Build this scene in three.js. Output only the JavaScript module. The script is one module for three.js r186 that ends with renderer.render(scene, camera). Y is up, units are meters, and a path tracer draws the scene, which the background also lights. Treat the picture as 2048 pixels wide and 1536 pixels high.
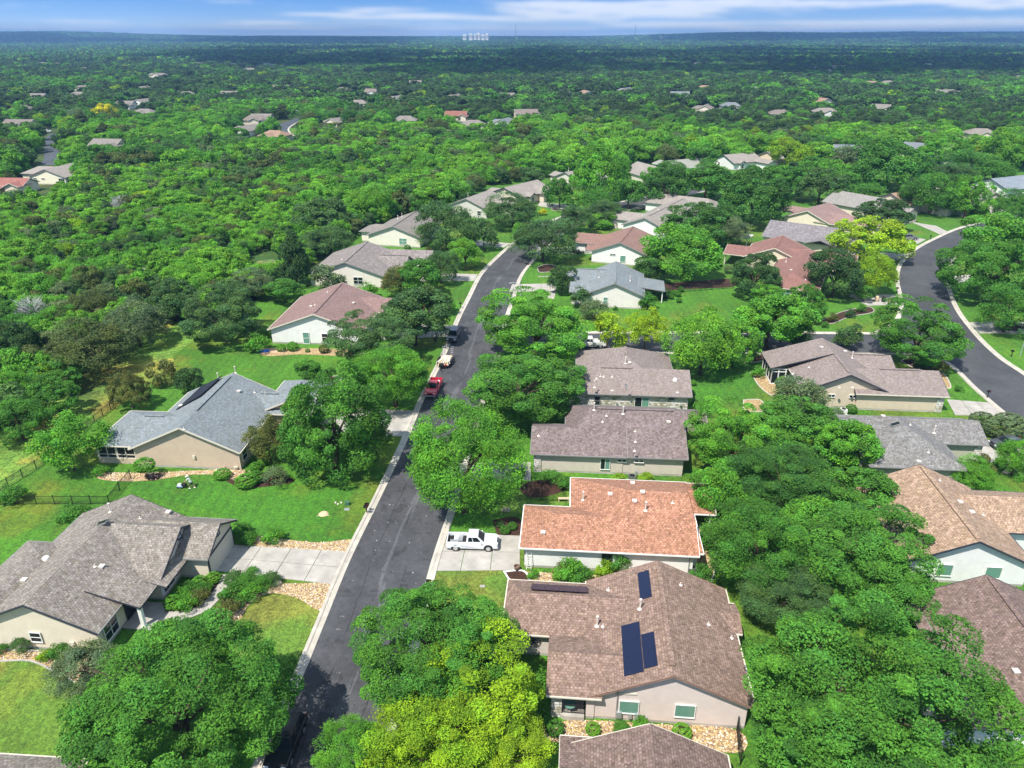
import * as THREE from 'three';
import { mergeGeometries } from 'three/addons/utils/BufferGeometryUtils.js';
import { MarchingCubes } from 'three/addons/objects/MarchingCubes.js';

// ---------- camera, sky, sun, exposure ----------
const CAM_H = 50, FOCAL = 1490, PITCH = Math.atan((768 - 72) / FOCAL);
const scene = new THREE.Scene();
const camera = new THREE.PerspectiveCamera(2 * Math.atan(768 / FOCAL) * 180 / Math.PI, 4 / 3, 1, 60000);
camera.position.set(0, CAM_H, 0);
camera.rotation.x = -PITCH;
scene.add(camera);
const renderer = new THREE.WebGLRenderer({ antialias: true });
renderer.toneMapping = THREE.LinearToneMapping;
renderer.toneMappingExposure = 1.6;
renderer.shadowMap.enabled = true;
const SUN = new THREE.Vector3(-0.37, 1, 0.50).normalize();
const sun = new THREE.DirectionalLight(new THREE.Color().setRGB(1, 0.955, 0.865), 4.3);
sun.position.copy(SUN).multiplyScalar(400);
sun.castShadow = true;
Object.assign(sun.shadow.camera, { left: -300, right: 300, top: 300, bottom: -300, near: 1, far: 1200 });
sun.shadow.radius = 1;
scene.add(sun);
scene.fog = new THREE.FogExp2(new THREE.Color().setRGB(0.26, 0.50, 0.92), 0.00013);

// ---------- random numbers and noise ----------
function rng(seed) {
  let s = seed >>> 0;
  return () => { s = (s + 0x6D2B79F5) | 0; let t = Math.imul(s ^ (s >>> 15), 1 | s); t = (t + Math.imul(t ^ (t >>> 7), 61 | t)) ^ t; return ((t ^ (t >>> 14)) >>> 0) / 4294967296; };
}
const hash2 = (x, y, s) => { let h = Math.imul(x, 374761393) ^ Math.imul(y, 668265263) ^ Math.imul(s, 1274126177); h = Math.imul(h ^ (h >>> 13), 1274126177); return ((h ^ (h >>> 16)) >>> 0) / 4294967296; };
const sm = (t) => t * t * (3 - 2 * t);
function vnoise(x, y, s, per = 0) {
  const xi = Math.floor(x), yi = Math.floor(y), fx = sm(x - xi), fy = sm(y - yi);
  const w = (k) => per ? ((k % per) + per) % per : k;
  const a = hash2(w(xi), w(yi), s), b = hash2(w(xi + 1), w(yi), s), c = hash2(w(xi), w(yi + 1), s), d = hash2(w(xi + 1), w(yi + 1), s);
  return a + (b - a) * fx + (c - a) * fy + (a - b - c + d) * fx * fy;
}
function fbm(x, y, s, oct = 4, per = 0) {
  let v = 0, a = 0.5, t = 0;
  for (let o = 0; o < oct; o++) { v += a * vnoise(x, y, s + o * 17, per); t += a; a *= 0.5; x *= 2; y *= 2; per *= 2; }
  return v / t;
}
const clamp = (x, a = 0, b = 1) => Math.min(b, Math.max(a, x));
const lerp = (a, b, t) => a + (b - a) * t;

// ---------- sky: gradient and thin high clouds, nothing else ----------
{
  const W = 2048, Hh = 1024, data = new Float32Array(W * Hh * 4);
  const stops = [[-90, 0.30, 0.36, 0.38], [-1.5, 0.42, 0.50, 0.60], [0, 0.47, 0.55, 0.63], [0.6, 0.36, 0.50, 0.66], [1.3, 0.21, 0.38, 0.64], [2.3, 0.11, 0.27, 0.58], [6, 0.16, 0.31, 0.60], [25, 0.27, 0.40, 0.62], [90, 0.30, 0.41, 0.58]];
  for (let j = 0; j < Hh; j++) {
    const el = ((j + 0.5) / Hh - 0.5) * 180;
    let k = 0; while (k < stops.length - 2 && el > stops[k + 1][0]) k++;
    const t = clamp((el - stops[k][0]) / (stops[k + 1][0] - stops[k][0]));
    const base = [1, 2, 3].map((c) => lerp(stops[k][c], stops[k + 1][c], t));
    for (let i = 0; i < W; i++) {
      const az = (i + 0.5) / W * 360;
      let c = 0;
      if (el > 0) {
        const v = Math.log(el + 0.55) * 3.0;
        const warp = (fbm(az * 0.05, v * 0.6, 5, 3) - 0.5) * 2.2;
        const n = fbm(az * 0.15 + 3, v * 2.1 + warp + az * 0.02, 11, 5, 0);
        const big = fbm(az * 0.028 + 9.3, v * 0.5, 21, 3);
        c = sm(clamp((n * 0.75 + big * 0.45 - 0.57) / 0.22)) * 0.72 * (el > 12 ? Math.max(0.5, 1 - (el - 12) / 80) : 1);
      }
      const o = (j * W + i) * 4;
      data[o] = lerp(base[0], 0.72, c); data[o + 1] = lerp(base[1], 0.735, c); data[o + 2] = lerp(base[2], 0.76, c); data[o + 3] = 1;
    }
  }
  const sky = new THREE.DataTexture(data, W, Hh, THREE.RGBAFormat, THREE.FloatType);
  sky.mapping = THREE.EquirectangularReflectionMapping;
  sky.magFilter = sky.minFilter = THREE.LinearFilter;
  sky.wrapS = THREE.RepeatWrapping;
  sky.needsUpdate = true;
  scene.background = sky;
  scene.environment = sky;
}

// ---------- helpers ----------
const used = {};
function numbered(name) { const n = used[name] = (used[name] ?? -1) + 1; return n ? `${name}_${String(n).padStart(3, '0')}` : name; }
function tag(o, label, category, group, kind) {
  if (label) o.userData.label = label;
  if (category) o.userData.category = category;
  if (group) o.userData.group = group;
  if (kind) o.userData.kind = kind;
  return o;
}
function base(name, x, y, z, turn = 0) { const g = new THREE.Group(); g.name = numbered(name); g.position.set(x, y, z); g.rotation.y = turn; scene.add(g); return g; }
function mesh(name, geo, mat, parent) {
  const g = Array.isArray(geo) ? (geo.length > 1 ? mergeGeometries(geo.map(plain), false) : geo[0]) : geo;
  const m = new THREE.Mesh(g, mat); m.name = parent ? name : numbered(name); (parent || scene).add(m); return m;
}
function plain(g) { const q = g.index ? g.toNonIndexed() : g; for (const k of Object.keys(q.attributes)) if (!['position', 'normal', 'uv'].includes(k)) q.deleteAttribute(k); if (!q.attributes.normal) q.computeVertexNormals(); if (!q.attributes.uv) q.setAttribute('uv', new THREE.Float32BufferAttribute(new Float32Array(q.attributes.position.count * 2), 2)); return q; }
// the point of the plane y = h that stands at a place of the photograph (2048 x 1536)
const SP = Math.sin(PITCH), CP = Math.cos(PITCH);
function G(u, v, h = 0) { const dn = (v - 768) * CP + FOCAL * SP, t = (CAM_H - h) / dn; return [(u - 1024) * t, -(FOCAL * CP - (v - 768) * SP) * t]; }
const depthOf = (x, y, z) => -z * CP - (y - CAM_H) * SP;

function box(w, h, d, x = 0, y = 0, z = 0, ry = 0, rx = 0, rz = 0) {
  const g = new THREE.BoxGeometry(w, h, d); worldUV(g);
  if (rx) g.rotateX(rx); if (rz) g.rotateZ(rz); if (ry) g.rotateY(ry);
  return g.translate(x, y, z);
}
function worldUV(g) { // uv in metres from the dominant axis
  const q = g.attributes.position, n = g.attributes.normal, uv = new Float32Array(q.count * 2);
  for (let i = 0; i < q.count; i++) {
    const ax = Math.abs(n.getX(i)), ay = Math.abs(n.getY(i)), az = Math.abs(n.getZ(i));
    uv[2 * i] = ax > ay && ax > az ? q.getZ(i) : q.getX(i); uv[2 * i + 1] = ay >= ax && ay >= az ? q.getZ(i) : q.getY(i);
  }
  g.setAttribute('uv', new THREE.BufferAttribute(uv, 2)); return g;
}
const UPV = new THREE.Vector3(0, 1, 0);
function bar(p, q, w, h) { // a box from p to q
  const a = new THREE.Vector3(...p), b = new THREE.Vector3(...q), d = b.clone().sub(a), L = d.length();
  const g = new THREE.BoxGeometry(w, h, L); worldUV(g);
  const m = new THREE.Matrix4().lookAt(b, a, Math.abs(d.y) > 0.98 * L ? new THREE.Vector3(0, 0, 1) : UPV);
  g.applyMatrix4(m); const c = a.add(b).multiplyScalar(0.5); return g.translate(c.x, c.y, c.z);
}
function rod(p, q, r0, r1 = r0, seg = 8) {
  const a = new THREE.Vector3(...p), b = new THREE.Vector3(...q), d = b.clone().sub(a), L = d.length();
  const g = new THREE.CylinderGeometry(r1, r0, L, seg);
  g.applyQuaternion(new THREE.Quaternion().setFromUnitVectors(UPV, d.clone().normalize()));
  const c = a.add(b).multiplyScalar(0.5); return g.translate(c.x, c.y, c.z);
}
// flat polygon of points [x, z] at height y with uv in metres
function flat(pts, y) {
  const s = new THREE.Shape(pts.map(([x, z]) => new THREE.Vector2(x, -z)));
  const g = new THREE.ShapeGeometry(s); g.rotateX(-Math.PI / 2); g.translate(0, y, 0);
  const q = g.attributes.position, uv = g.attributes.uv;
  for (let i = 0; i < q.count; i++) uv.setXY(i, q.getX(i), q.getZ(i));
  return g;
}
function slab(pts, y0, y1, bevel = 0) { // thick flat polygon
  const s = new THREE.Shape(pts.map(([x, z]) => new THREE.Vector2(x, -z)));
  const g = new THREE.ExtrudeGeometry(s, { depth: y1 - y0, bevelEnabled: bevel > 0, bevelSize: bevel, bevelThickness: bevel, bevelOffset: -bevel, bevelSegments: 1 });
  g.rotateX(-Math.PI / 2); g.translate(0, y0, 0); g.computeVertexNormals(); return worldUV(plain(g));
}
function curve(pts, n) { const c = new THREE.CatmullRomCurve3(pts.map(([x, z]) => new THREE.Vector3(x, 0, z)), false, 'centripetal'); return c.getSpacedPoints(n).map((p) => [p.x, p.z]); }
function offsetLine(pts, d) { // shifts a polyline sideways, d > 0 to the right of its direction
  return pts.map((p, i) => { const a = pts[Math.max(0, i - 1)], b = pts[Math.min(pts.length - 1, i + 1)], dx = b[0] - a[0], dz = b[1] - a[1], L = Math.hypot(dx, dz) || 1; return [p[0] - dz / L * d, p[1] + dx / L * d]; });
}
function inside(x, z, poly) { let c = false; for (let i = 0, j = poly.length - 1; i < poly.length; j = i++) { const [xi, zi] = poly[i], [xj, zj] = poly[j]; if ((zi > z) !== (zj > z) && x < (xj - xi) * (z - zi) / (zj - zi) + xi) c = !c; } return c; }

// ---------- textures ----------
function tex(size, metres, fn, srgb = true) {
  const d = new Uint8Array(size * size * 4);
  for (let j = 0; j < size; j++) for (let i = 0; i < size; i++) { const c = fn(i / size, j / size, i, j), o = (j * size + i) * 4; for (let k = 0; k < 3; k++) d[o + k] = clamp(Math.round((Array.isArray(c) ? c[k] : c) * 255), 0, 255); d[o + 3] = 255; }
  const t = new THREE.DataTexture(d, size, size); t.wrapS = t.wrapT = THREE.RepeatWrapping; t.magFilter = THREE.LinearFilter; t.minFilter = THREE.LinearMipmapLinearFilter;
  if (srgb) t.colorSpace = THREE.SRGBColorSpace; t.repeat.set(1 / metres, 1 / metres); t.needsUpdate = true; return t;
}
const T = {};
{
  const r = rng(3);
  T.lawn = tex(1024, 40, (u, v) => {
    const a = fbm(u * 8, v * 8, 1, 5, 8), f = fbm(u * 160, v * 160, 2, 3, 160), g = vnoise(u * 512, v * 512, 9, 512), dry = sm(clamp((fbm(u * 5, v * 5, 33, 4, 5) - 0.52) * 5));
    const mow = 0.022 * Math.sin(u * 6.2832 * 30 + 1.5 * fbm(u * 4, v * 4, 44, 2, 4)), worn = sm(clamp((fbm(u * 11, v * 11, 37, 4, 11) - 0.62) * 7));
    const k = 0.62 + 0.26 * a + 0.30 * (f - 0.5) + 0.34 * (g - 0.5) + mow;
    return [k * lerp(0.82, 1.04, dry) * (1 + 0.12 * worn), k * lerp(1.0, 0.99, dry), k * lerp(0.80, 0.9, dry)];
  });
  T.wild = tex(1024, 60, (u, v) => {
    const a = fbm(u * 12, v * 12, 4, 5, 12), f = fbm(u * 130, v * 130, 5, 3, 130), g = vnoise(u * 512, v * 512, 19, 512), dry = sm(clamp((fbm(u * 9, v * 9, 53, 4, 9) - 0.42) * 4));
    const k = 0.45 + 0.5 * a + 0.4 * (f - 0.5) + 0.4 * (g - 0.5);
    return [k * lerp(0.68, 1.05, dry), k * lerp(0.92, 0.98, dry), k * lerp(0.6, 0.72, dry)];
  });
  T.asphalt = tex(1024, 16, (u, v) => {
    const a = fbm(u * 4, v * 4, 6, 4, 4), b = fbm(u * 40, v * 40, 7, 3, 40), g = vnoise(u * 512, v * 512, 8, 512), p = vnoise(u * 60, v * 22, 31, 0) > 0.955 ? 0.10 : 0;
    return 0.66 + 0.22 * (a - 0.5) + 0.14 * (b - 0.5) + 0.22 * (g - 0.5) + p * (g > 0.3 ? 1 : 0);
  });
  T.street = tex(1024, 1, (u, v) => { // u across the street, v along 30 m of it: wheel-worn bands, a paving seam, sealed cracks, patches
    const a = fbm(u * 4, v * 12, 6, 4, 0), b = fbm(u * 24, v * 80, 7, 3, 0), g = vnoise(u * 512, v * 512, 8, 512), scuff = fbm(u * 26, v * 7, 35, 4, 0);
    let k = 0.66 + 0.20 * (a - 0.5) + 0.14 * (b - 0.5) + 0.2 * (g - 0.5);
    const mid = 0.5 + 0.012 * (fbm(3, v * 20, 41, 3, 0) - 0.5) * 4; if (Math.abs(u - mid) < 0.035 + 0.05 * (scuff - 0.4) && scuff > 0.42) k += 0.16 * clamp((scuff - 0.42) * 6) * (0.6 + 0.8 * g);
    for (const [c, s] of [[0.27, 51], [0.73, 52], [0.5, 53]]) { const x = c + 0.10 * (fbm(v * 3 + s, s, s, 4, 0) - 0.5); if (Math.abs(u - x) < 0.004 && vnoise(v * 9, s, s, 0) > 0.45) k *= 0.62; }
    const sp = vnoise(u * 70, v * 240, 31, 0); if (sp > 0.93) k += 0.10 * g; const oil = fbm(u * 9, v * 30, 90, 3, 0); if (oil > 0.72) k *= 0.85;
    return [k, k, k * 1.01]; });
  T.concrete = tex(512, 6, (u, v) => { const a = fbm(u * 6, v * 6, 12, 5, 6), g = vnoise(u * 256, v * 256, 13, 256); const k = 0.80 + 0.22 * (a - 0.5) + 0.10 * (g - 0.5); return [k, k * 0.985, k * 0.965]; });
  const stones = (size, cells, seed) => { // cellular pattern: id and edge
    return (u, v) => { let d1 = 9, d2 = 9, id = 0; const x = u * cells, y = v * cells, xi = Math.floor(x), yi = Math.floor(y);
      for (let dy = -1; dy <= 1; dy++) for (let dx = -1; dx <= 1; dx++) { const cx = ((xi + dx) % cells + cells) % cells, cy = ((yi + dy) % cells + cells) % cells, px = xi + dx + hash2(cx, cy, seed), py = yi + dy + hash2(cx, cy, seed + 1), d = Math.hypot(x - px, y - py); if (d < d1) { d2 = d1; d1 = d; id = hash2(cx, cy, seed + 2); } else if (d < d2) d2 = d; }
      return [id, d2 - d1]; };
  };
  const gr = stones(512, 46, 70);
  T.gravel = tex(512, 5, (u, v) => { const [id, e] = gr(u, v), k = (0.62 + 0.42 * id) * (e < 0.1 ? 0.72 : 1); return [k, k * lerp(0.84, 0.93, id), k * lerp(0.62, 0.83, hash2(id * 9999 | 0, 3, 1))]; });
  T.gravelBump = tex(512, 5, (u, v) => { const [, e] = gr(u, v); return clamp(e * 1.6); }, false);
  T.mulch = tex(256, 3, (u, v) => { const k = 0.5 + 0.7 * (fbm(u * 40, v * 40, 88, 3, 40) - 0.4) + 0.3 * (vnoise(u * 128, v * 128, 80, 128) - 0.5); return [k, k * 0.78, k * 0.66]; });
  const shingle = (contrast, seed) => tex(1024, 9, (u, v) => {
    const row = Math.floor(v * 40), rf = v * 40 - row, xx = u * 28 + (row % 2) * 0.5 + hash2(row, 7, seed) * 0.4;
    const tab = Math.floor(xx), w = hash2(((tab % 28) + 28) % 28, row, seed), two = hash2(((Math.floor(xx * 2) % 56) + 56) % 56, row, seed + 3);
    const big = fbm(u * 7, v * 7, seed + 9, 4, 7), g = vnoise(u * 512, v * 512, seed + 4, 512);
    let k = 0.80 + contrast * ((w - 0.5) * 0.7 + (two > 0.80 ? 0.38 : two < 0.14 ? -0.32 : 0)) + 0.07 * (big - 0.5) + 0.10 * (g - 0.5);
    if (rf < 0.20) k *= 0.80; if (xx - tab < 0.45 && rf > 0.35 && contrast > 0.15) k *= 1 - contrast * 0.45;
    return [k, k * (0.985 + 0.03 * (two - 0.5)), k * (0.97 + 0.05 * (w - 0.5))];
  });
  T.shingleA = shingle(0.14, 40); T.shingleB = shingle(0.24, 60);
  T.shingleBump = tex(512, 9, (u, v) => { const row = Math.floor(v * 40), rf = v * 40 - row; return 0.3 + 0.5 * (1 - rf); }, false);
  T.stucco = tex(512, 5, (u, v) => { const k = 0.93 + 0.06 * (fbm(u * 9, v * 9, 14, 4, 9) - 0.5) + 0.07 * (vnoise(u * 256, v * 256, 15, 256) - 0.5); return [k, k * 0.995, k * 0.985]; });
  T.stuccoBump = tex(256, 2, (u, v) => fbm(u * 60, v * 60, 16, 3, 60), false);
  const blocks = (u, v) => { const row = Math.floor(v * 14), xx = u * 9 + hash2(row, 2, 91) * 3, tab = Math.floor(xx), fx = xx - tab, fy = v * 14 - row; return [hash2(((tab % 9) + 9) % 9, row, 92), Math.min(fx * 2, (1 - fx) * 2, fy, 1 - fy)]; };
  T.stone = tex(512, 4, (u, v) => { const [id, e] = blocks(u, v), k = (0.70 + 0.34 * id) * (e < 0.07 ? 0.8 : 1) + 0.12 * (fbm(u * 50, v * 50, 93, 3, 50) - 0.5); return [k, k * 0.98, k * lerp(0.86, 1.0, id)]; });
  T.stoneBump = tex(512, 4, (u, v) => { const [id, e] = blocks(u, v); return clamp(e * 6) * (0.5 + 0.5 * id) + 0.2 * fbm(u * 50, v * 50, 93, 3, 50); }, false);
  T.bark = tex(128, 1, (u, v) => { const k = 0.6 + 0.7 * (fbm(u * 16, v * 5, 18, 4, 0) - 0.5); return [k, k * 0.92, k * 0.84]; });
}
const lin = (r, g, b) => new THREE.Color().setRGB(r, g, b);
function std(color, o = {}) { const m = new THREE.MeshStandardMaterial({ roughness: 0.85, ...o }); m.color.copy(color); m.side = THREE.DoubleSide; return m; }
const M = {
  lawn: std(lin(0.155, 0.300, 0.026), { map: T.lawn, roughness: 1 }), lawnDry: std(lin(0.27, 0.33, 0.06), { map: T.lawn, roughness: 1 }), lawnDeep: std(lin(0.125, 0.280, 0.026), { map: T.lawn, roughness: 1 }),
  meadow: std(lin(0.47, 0.47, 0.15), { map: T.wild, roughness: 1 }), wild: std(lin(0.12, 0.16, 0.05), { map: T.wild, roughness: 1 }),
  dirt: std(lin(0.46, 0.37, 0.26), { map: T.wild, roughness: 1 }),
  street: std(lin(0.150, 0.150, 0.160), { map: T.street, roughness: 0.85 }), asphalt: std(lin(0.148, 0.149, 0.164), { map: T.asphalt, roughness: 0.8 }), seam: std(lin(0.16, 0.16, 0.18), { map: T.asphalt, roughness: 0.85 }),
  kerb: std(lin(0.76, 0.715, 0.64), { map: T.concrete, roughness: 0.9 }), concrete: std(lin(0.62, 0.595, 0.56), { map: T.concrete, roughness: 0.9 }),
  gravel: std(lin(0.74, 0.655, 0.53), { map: T.gravel, bumpMap: T.gravelBump, bumpScale: 0.04, roughness: 1 }), mulch: std(lin(0.16, 0.115, 0.09), { map: T.mulch, roughness: 1 }),
  white: std(lin(0.78, 0.77, 0.74), { roughness: 0.55 }), cream: std(lin(0.62, 0.56, 0.46), { roughness: 0.6 }), darkTrim: std(lin(0.035, 0.04, 0.055), { roughness: 0.6 }), greyTrim: std(lin(0.22, 0.22, 0.21), { roughness: 0.6 }),
  glass: std(lin(0.012, 0.018, 0.022), { roughness: 0.06 }), glassTeal: std(lin(0.13, 0.27, 0.21), { roughness: 0.14 }), screen: std(lin(0.018, 0.015, 0.02), { roughness: 0.45 }),
  iron: std(lin(0.012, 0.013, 0.015), { roughness: 0.5 }), solar: std(lin(0.010, 0.015, 0.045), { roughness: 0.22 }), solarMat: std(lin(0.010, 0.012, 0.02), { roughness: 0.6 }), alu: std(lin(0.65, 0.66, 0.68), { roughness: 0.35, metalness: 0.8 }),
  pipe: std(lin(0.66, 0.58, 0.52), { roughness: 0.7 }), galv: std(lin(0.55, 0.57, 0.6), { roughness: 0.4, metalness: 0.6 }), rubber: std(lin(0.014, 0.014, 0.015), { roughness: 0.9 }),
  stone: std(lin(0.72, 0.70, 0.67), { map: T.stone, bumpMap: T.stoneBump, bumpScale: 0.05 }), bark: std(lin(0.20, 0.16, 0.125), { map: T.bark, roughness: 1 }), deadwood: std(lin(0.62, 0.585, 0.58), { roughness: 1 }), barkGrey: std(lin(0.42, 0.39, 0.35), { map: T.bark, roughness: 1 }),
  rock: std(lin(0.55, 0.48, 0.38), { map: T.concrete, roughness: 1 }), wood: std(lin(0.55, 0.42, 0.27), { roughness: 0.85 }), greenBox: std(lin(0.05, 0.14, 0.08), { roughness: 0.6 }), steel: std(lin(0.3, 0.31, 0.33), { roughness: 0.4, metalness: 0.7 }),
};
const wallM = {}, roofM = {};
function wallMat(r, g, b) { const k = [r, g, b].join(); return wallM[k] ??= std(lin(r, g, b), { map: T.stucco, bumpMap: T.stuccoBump, bumpScale: 0.006, roughness: 0.95 }); }
function roofMat(r, g, b, v = 'A') { const k = [r, g, b, v].join(); return roofM[k] ??= std(lin(r, g, b), { map: T['shingle' + v], bumpMap: T.shingleBump, bumpScale: 0.015, roughness: 0.95 }); }
// ---------- house builder ----------
function addPoly(out, pts, t, sides) { // a sloping slab: top polygon, the same polygon t lower, and its side faces
  const v = pts.map((p) => new THREE.Vector3(...p));
  const n = v[1].clone().sub(v[0]).cross(v[2].clone().sub(v[0])).normalize(); if (n.y < 0) { v.reverse(); n.negate(); }
  const flatDir = new THREE.Vector3(n.z, 0, -n.x); if (flatDir.lengthSq() < 1e-6) flatDir.set(1, 0, 0); flatDir.normalize();
  const up = n.clone().cross(flatDir);
  const pos = [], nor = [], uv = [];
  const put = (p, m) => { pos.push(p.x, p.y, p.z); nor.push(m.x, m.y, m.z); uv.push(p.dot(flatDir), p.dot(up)); };
  const down = n.clone().negate(), lower = v.map((p) => p.clone().setY(p.y - t));
  for (let i = 1; i < v.length - 1; i++) { put(v[0], n); put(v[i], n); put(v[i + 1], n); put(lower[0], down); put(lower[i + 1], down); put(lower[i], down); }
  for (let i = 0; i < v.length; i++) { const j = (i + 1) % v.length, m = v[j].clone().sub(v[i]).cross(UPV).normalize(); for (const p of [v[i], lower[i], lower[j], v[i], lower[j], v[j]]) put(p, m); }
  const g = new THREE.BufferGeometry(); g.setAttribute('position', new THREE.Float32BufferAttribute(pos, 3)); g.setAttribute('normal', new THREE.Float32BufferAttribute(nor, 3)); g.setAttribute('uv', new THREE.Float32BufferAttribute(uv, 2)); out.push(g);
}
const RT = 0.16;
const houses = [];
function house(o) {
  const g = base(o.name || 'house', o.O[0], 0, o.O[1], -(o.a || 0) * Math.PI / 180);
  tag(g, o.label, 'house', o.group);
  const roofs = [], walls = [], plinth = [], trims = [], vents = [], gutters = [];
  const tops = [];
  o.wings.forEach((w, i) => {
    const dy = i * 0.011, ov = (w.ov ?? 0.46) + i * 0.012, e = (w.e ?? 2.8) + dy;
    const ax = w.ax || 'x';
    let { x0, x1, z0, z1 } = w;
    x0 -= i * 0.004; x1 += i * 0.004; z0 -= i * 0.004; z1 += i * 0.004;
    if (w.shed) { // one sloping sheet, low on the side named
      const low = e, hi = w.hi, P = { e: [[x0, hi, z0], [x0, hi, z1], [x1, low, z1], [x1, low, z0]], w: [[x0, low, z0], [x0, low, z1], [x1, hi, z1], [x1, hi, z0]], s: [[x0, hi, z0], [x1, hi, z0], [x1, low, z1], [x0, low, z1]], n: [[x0, low, z0], [x1, low, z0], [x1, hi, z1], [x0, hi, z1]] }[w.shed];
      addPoly(roofs, P, RT);
      for (let k = 0; k < 4; k++) { const a = P[k], b = P[(k + 1) % 4]; trims.push(bar([a[0], a[1] - 0.09, a[2]], [b[0], b[1] - 0.09, b[2]], 0.05, 0.17)); }
      tops.push((x, z) => { if (x < x0 || x > x1 || z < z0 || z > z1) return 0; const t = { e: (x - x0) / (x1 - x0), w: (x1 - x) / (x1 - x0), s: (z - z0) / (z1 - z0), n: (z1 - z) / (z1 - z0) }[w.shed]; return lerp(hi, low, t); });
      if (!w.open) walls.push(box(x1 - x0 - 2 * ov, e - RT, z1 - z0 - 2 * ov, (x0 + x1) / 2, (e - RT) / 2, (z0 + z1) / 2));
      return;
    }
    const s = w.s ?? 0.45, X = ax === 'x';
    const a0 = X ? x0 : z0, a1 = X ? x1 : z1, c0 = X ? z0 : x0, c1 = X ? z1 : x1, cm = (c0 + c1) / 2, half = (c1 - c0) / 2, r = e + s * half;
    const h0 = w.h0 || 0, h1 = w.h1 || 0;
    const P = (a, c, y) => X ? [a, y, c] : [c, y, a];
    addPoly(roofs, [P(a0, c0, e), P(a1, c0, e), P(a1 - h1, cm, r), P(a0 + h0, cm, r)], RT);
    addPoly(roofs, [P(a0, c1, e), P(a1, c1, e), P(a1 - h1, cm, r), P(a0 + h0, cm, r)], RT);
    if (h0) addPoly(roofs, [P(a0, c0, e), P(a0, c1, e), P(a0 + h0, cm, r)], RT);
    if (h1) addPoly(roofs, [P(a1, c0, e), P(a1, c1, e), P(a1 - h1, cm, r)], RT);
    // fascia and rake boards, gutters along the eaves
    const ty = e - 0.09;
    for (const [c, sg] of [[c0, -1], [c1, 1]]) { gutters.push(bar(P(a0 - 0.02, c + sg * 0.05, ty + 0.015), P(a1 + 0.02, c + sg * 0.05, ty + 0.015), 0.11, 0.13)); }
    for (const [a, h, sg] of [[a0, h0, -1], [a1, h1, 1]]) {
      if (h) gutters.push(bar(P(a + sg * 0.05, c0 - 0.02, ty + 0.015), P(a + sg * 0.05, c1 + 0.02, ty + 0.015), 0.11, 0.13));
      else for (const c of [c0, c1]) trims.push(bar(P(a + sg * 0.025, c, ty), P(a + sg * 0.025, cm, r - 0.09), 0.055, 0.2));
    }
    if (w.rv) for (const [f0, f1] of [w.rv]) { const q0 = lerp(a0 + h0, a1 - h1, f0), q1 = lerp(a0 + h0, a1 - h1, f1); vents.push(bar(P(q0, cm, r + 0.035), P(q1, cm, r + 0.035), 0.42, 0.09)); }
    tops.push((x, z) => { const a = X ? x : z, c = X ? z : x; if (a < a0 || a > a1 || c < c0 || c > c1) return 0; let y = r - s * Math.abs(c - cm); if (h0) y = Math.min(y, e + (a - a0) * (r - e) / h0); if (h1) y = Math.min(y, e + (a1 - a) * (r - e) / h1); return y; });
    if (w.open) return;
    const wt = e - RT + s * ov + 0.02;
    const [A0, A1, C0, C1] = [a0 + ov + (w.i0 || 0), a1 - ov - (w.i1 || 0), c0 + ov, c1 - ov];
    const hb = Math.min(h0 || h1 ? e - RT + 0.05 : wt, wt);
    const b = (p, h, y, out) => out.push(X ? box(A1 - A0 + 2 * p, h, C1 - C0 + 2 * p, (A0 + A1) / 2, y + h / 2, cm) : box(C1 - C0 + 2 * p, h, A1 - A0 + 2 * p, cm, y + h / 2, (A0 + A1) / 2));
    b(0, hb - 0.28, 0.28, walls); b(-0.012 - i * 0.003, 0.285, 0, plinth);
    for (const [a, h, sg] of [[A0, h0, 1], [A1, h1, -1]]) if (!h) {
      const sh = new THREE.Shape([new THREE.Vector2(C0, hb), new THREE.Vector2(C1, hb), new THREE.Vector2(cm, r - RT + 0.03)]);
      const ge = new THREE.ExtrudeGeometry(sh, { depth: 0.2, bevelEnabled: false });
      if (X) { ge.rotateY(-Math.PI / 2); ge.translate(sg > 0 ? a + 0.2 : a, 0, 0); } else ge.translate(0, 0, sg > 0 ? a : a - 0.2);
      walls.push(worldUV(plain(ge)));
    }
  });
  if (walls.length) mesh('wall', walls, o.wall, g);
  if (plinth.length) mesh('foundation', plinth, o.plinth || M.concrete, g);
  const roof = mesh('roof', roofs, o.roof, g);
  if (o.far) { mesh('fascia', trims, o.trim || M.white, g); mesh('gutter', gutters, o.gutter || o.trim || M.white, g); }
  else { trims.forEach((t) => mesh('fascia', t, o.trim || M.white, g)); gutters.forEach((t) => mesh('gutter', t, o.gutter || o.trim || M.white, g)); }
  vents.forEach((v) => mesh('ridge_vent', v, o.roof, roof));
  const H = { g, roof, o, y: (x, z) => Math.max(...tops.map((f) => f(x, z))),
    local: (u, v, h) => { const [x, z] = G(u, v, h), a = (o.a || 0) * Math.PI / 180, dx = x - o.O[0], dz = z - o.O[1]; return [dx * Math.cos(a) + dz * Math.sin(a), -dx * Math.sin(a) + dz * Math.cos(a)]; },
    on: (u, v) => { let y = 4; for (let k = 0; k < 12; k++) { const [x, z] = H.local(u, v, y); y = lerp(y, H.y(x, z) || y, 0.6); } const [x, z] = H.local(u, v, y); return [x, y, z]; } };
  (o.wins || []).forEach((w) => windowPart(g, o, w));
  (o.vents || []).forEach(([u, v, kind = 'stub']) => roofVent(H, u, v, kind));
  houses.push(H);
  return H;
}
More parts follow.
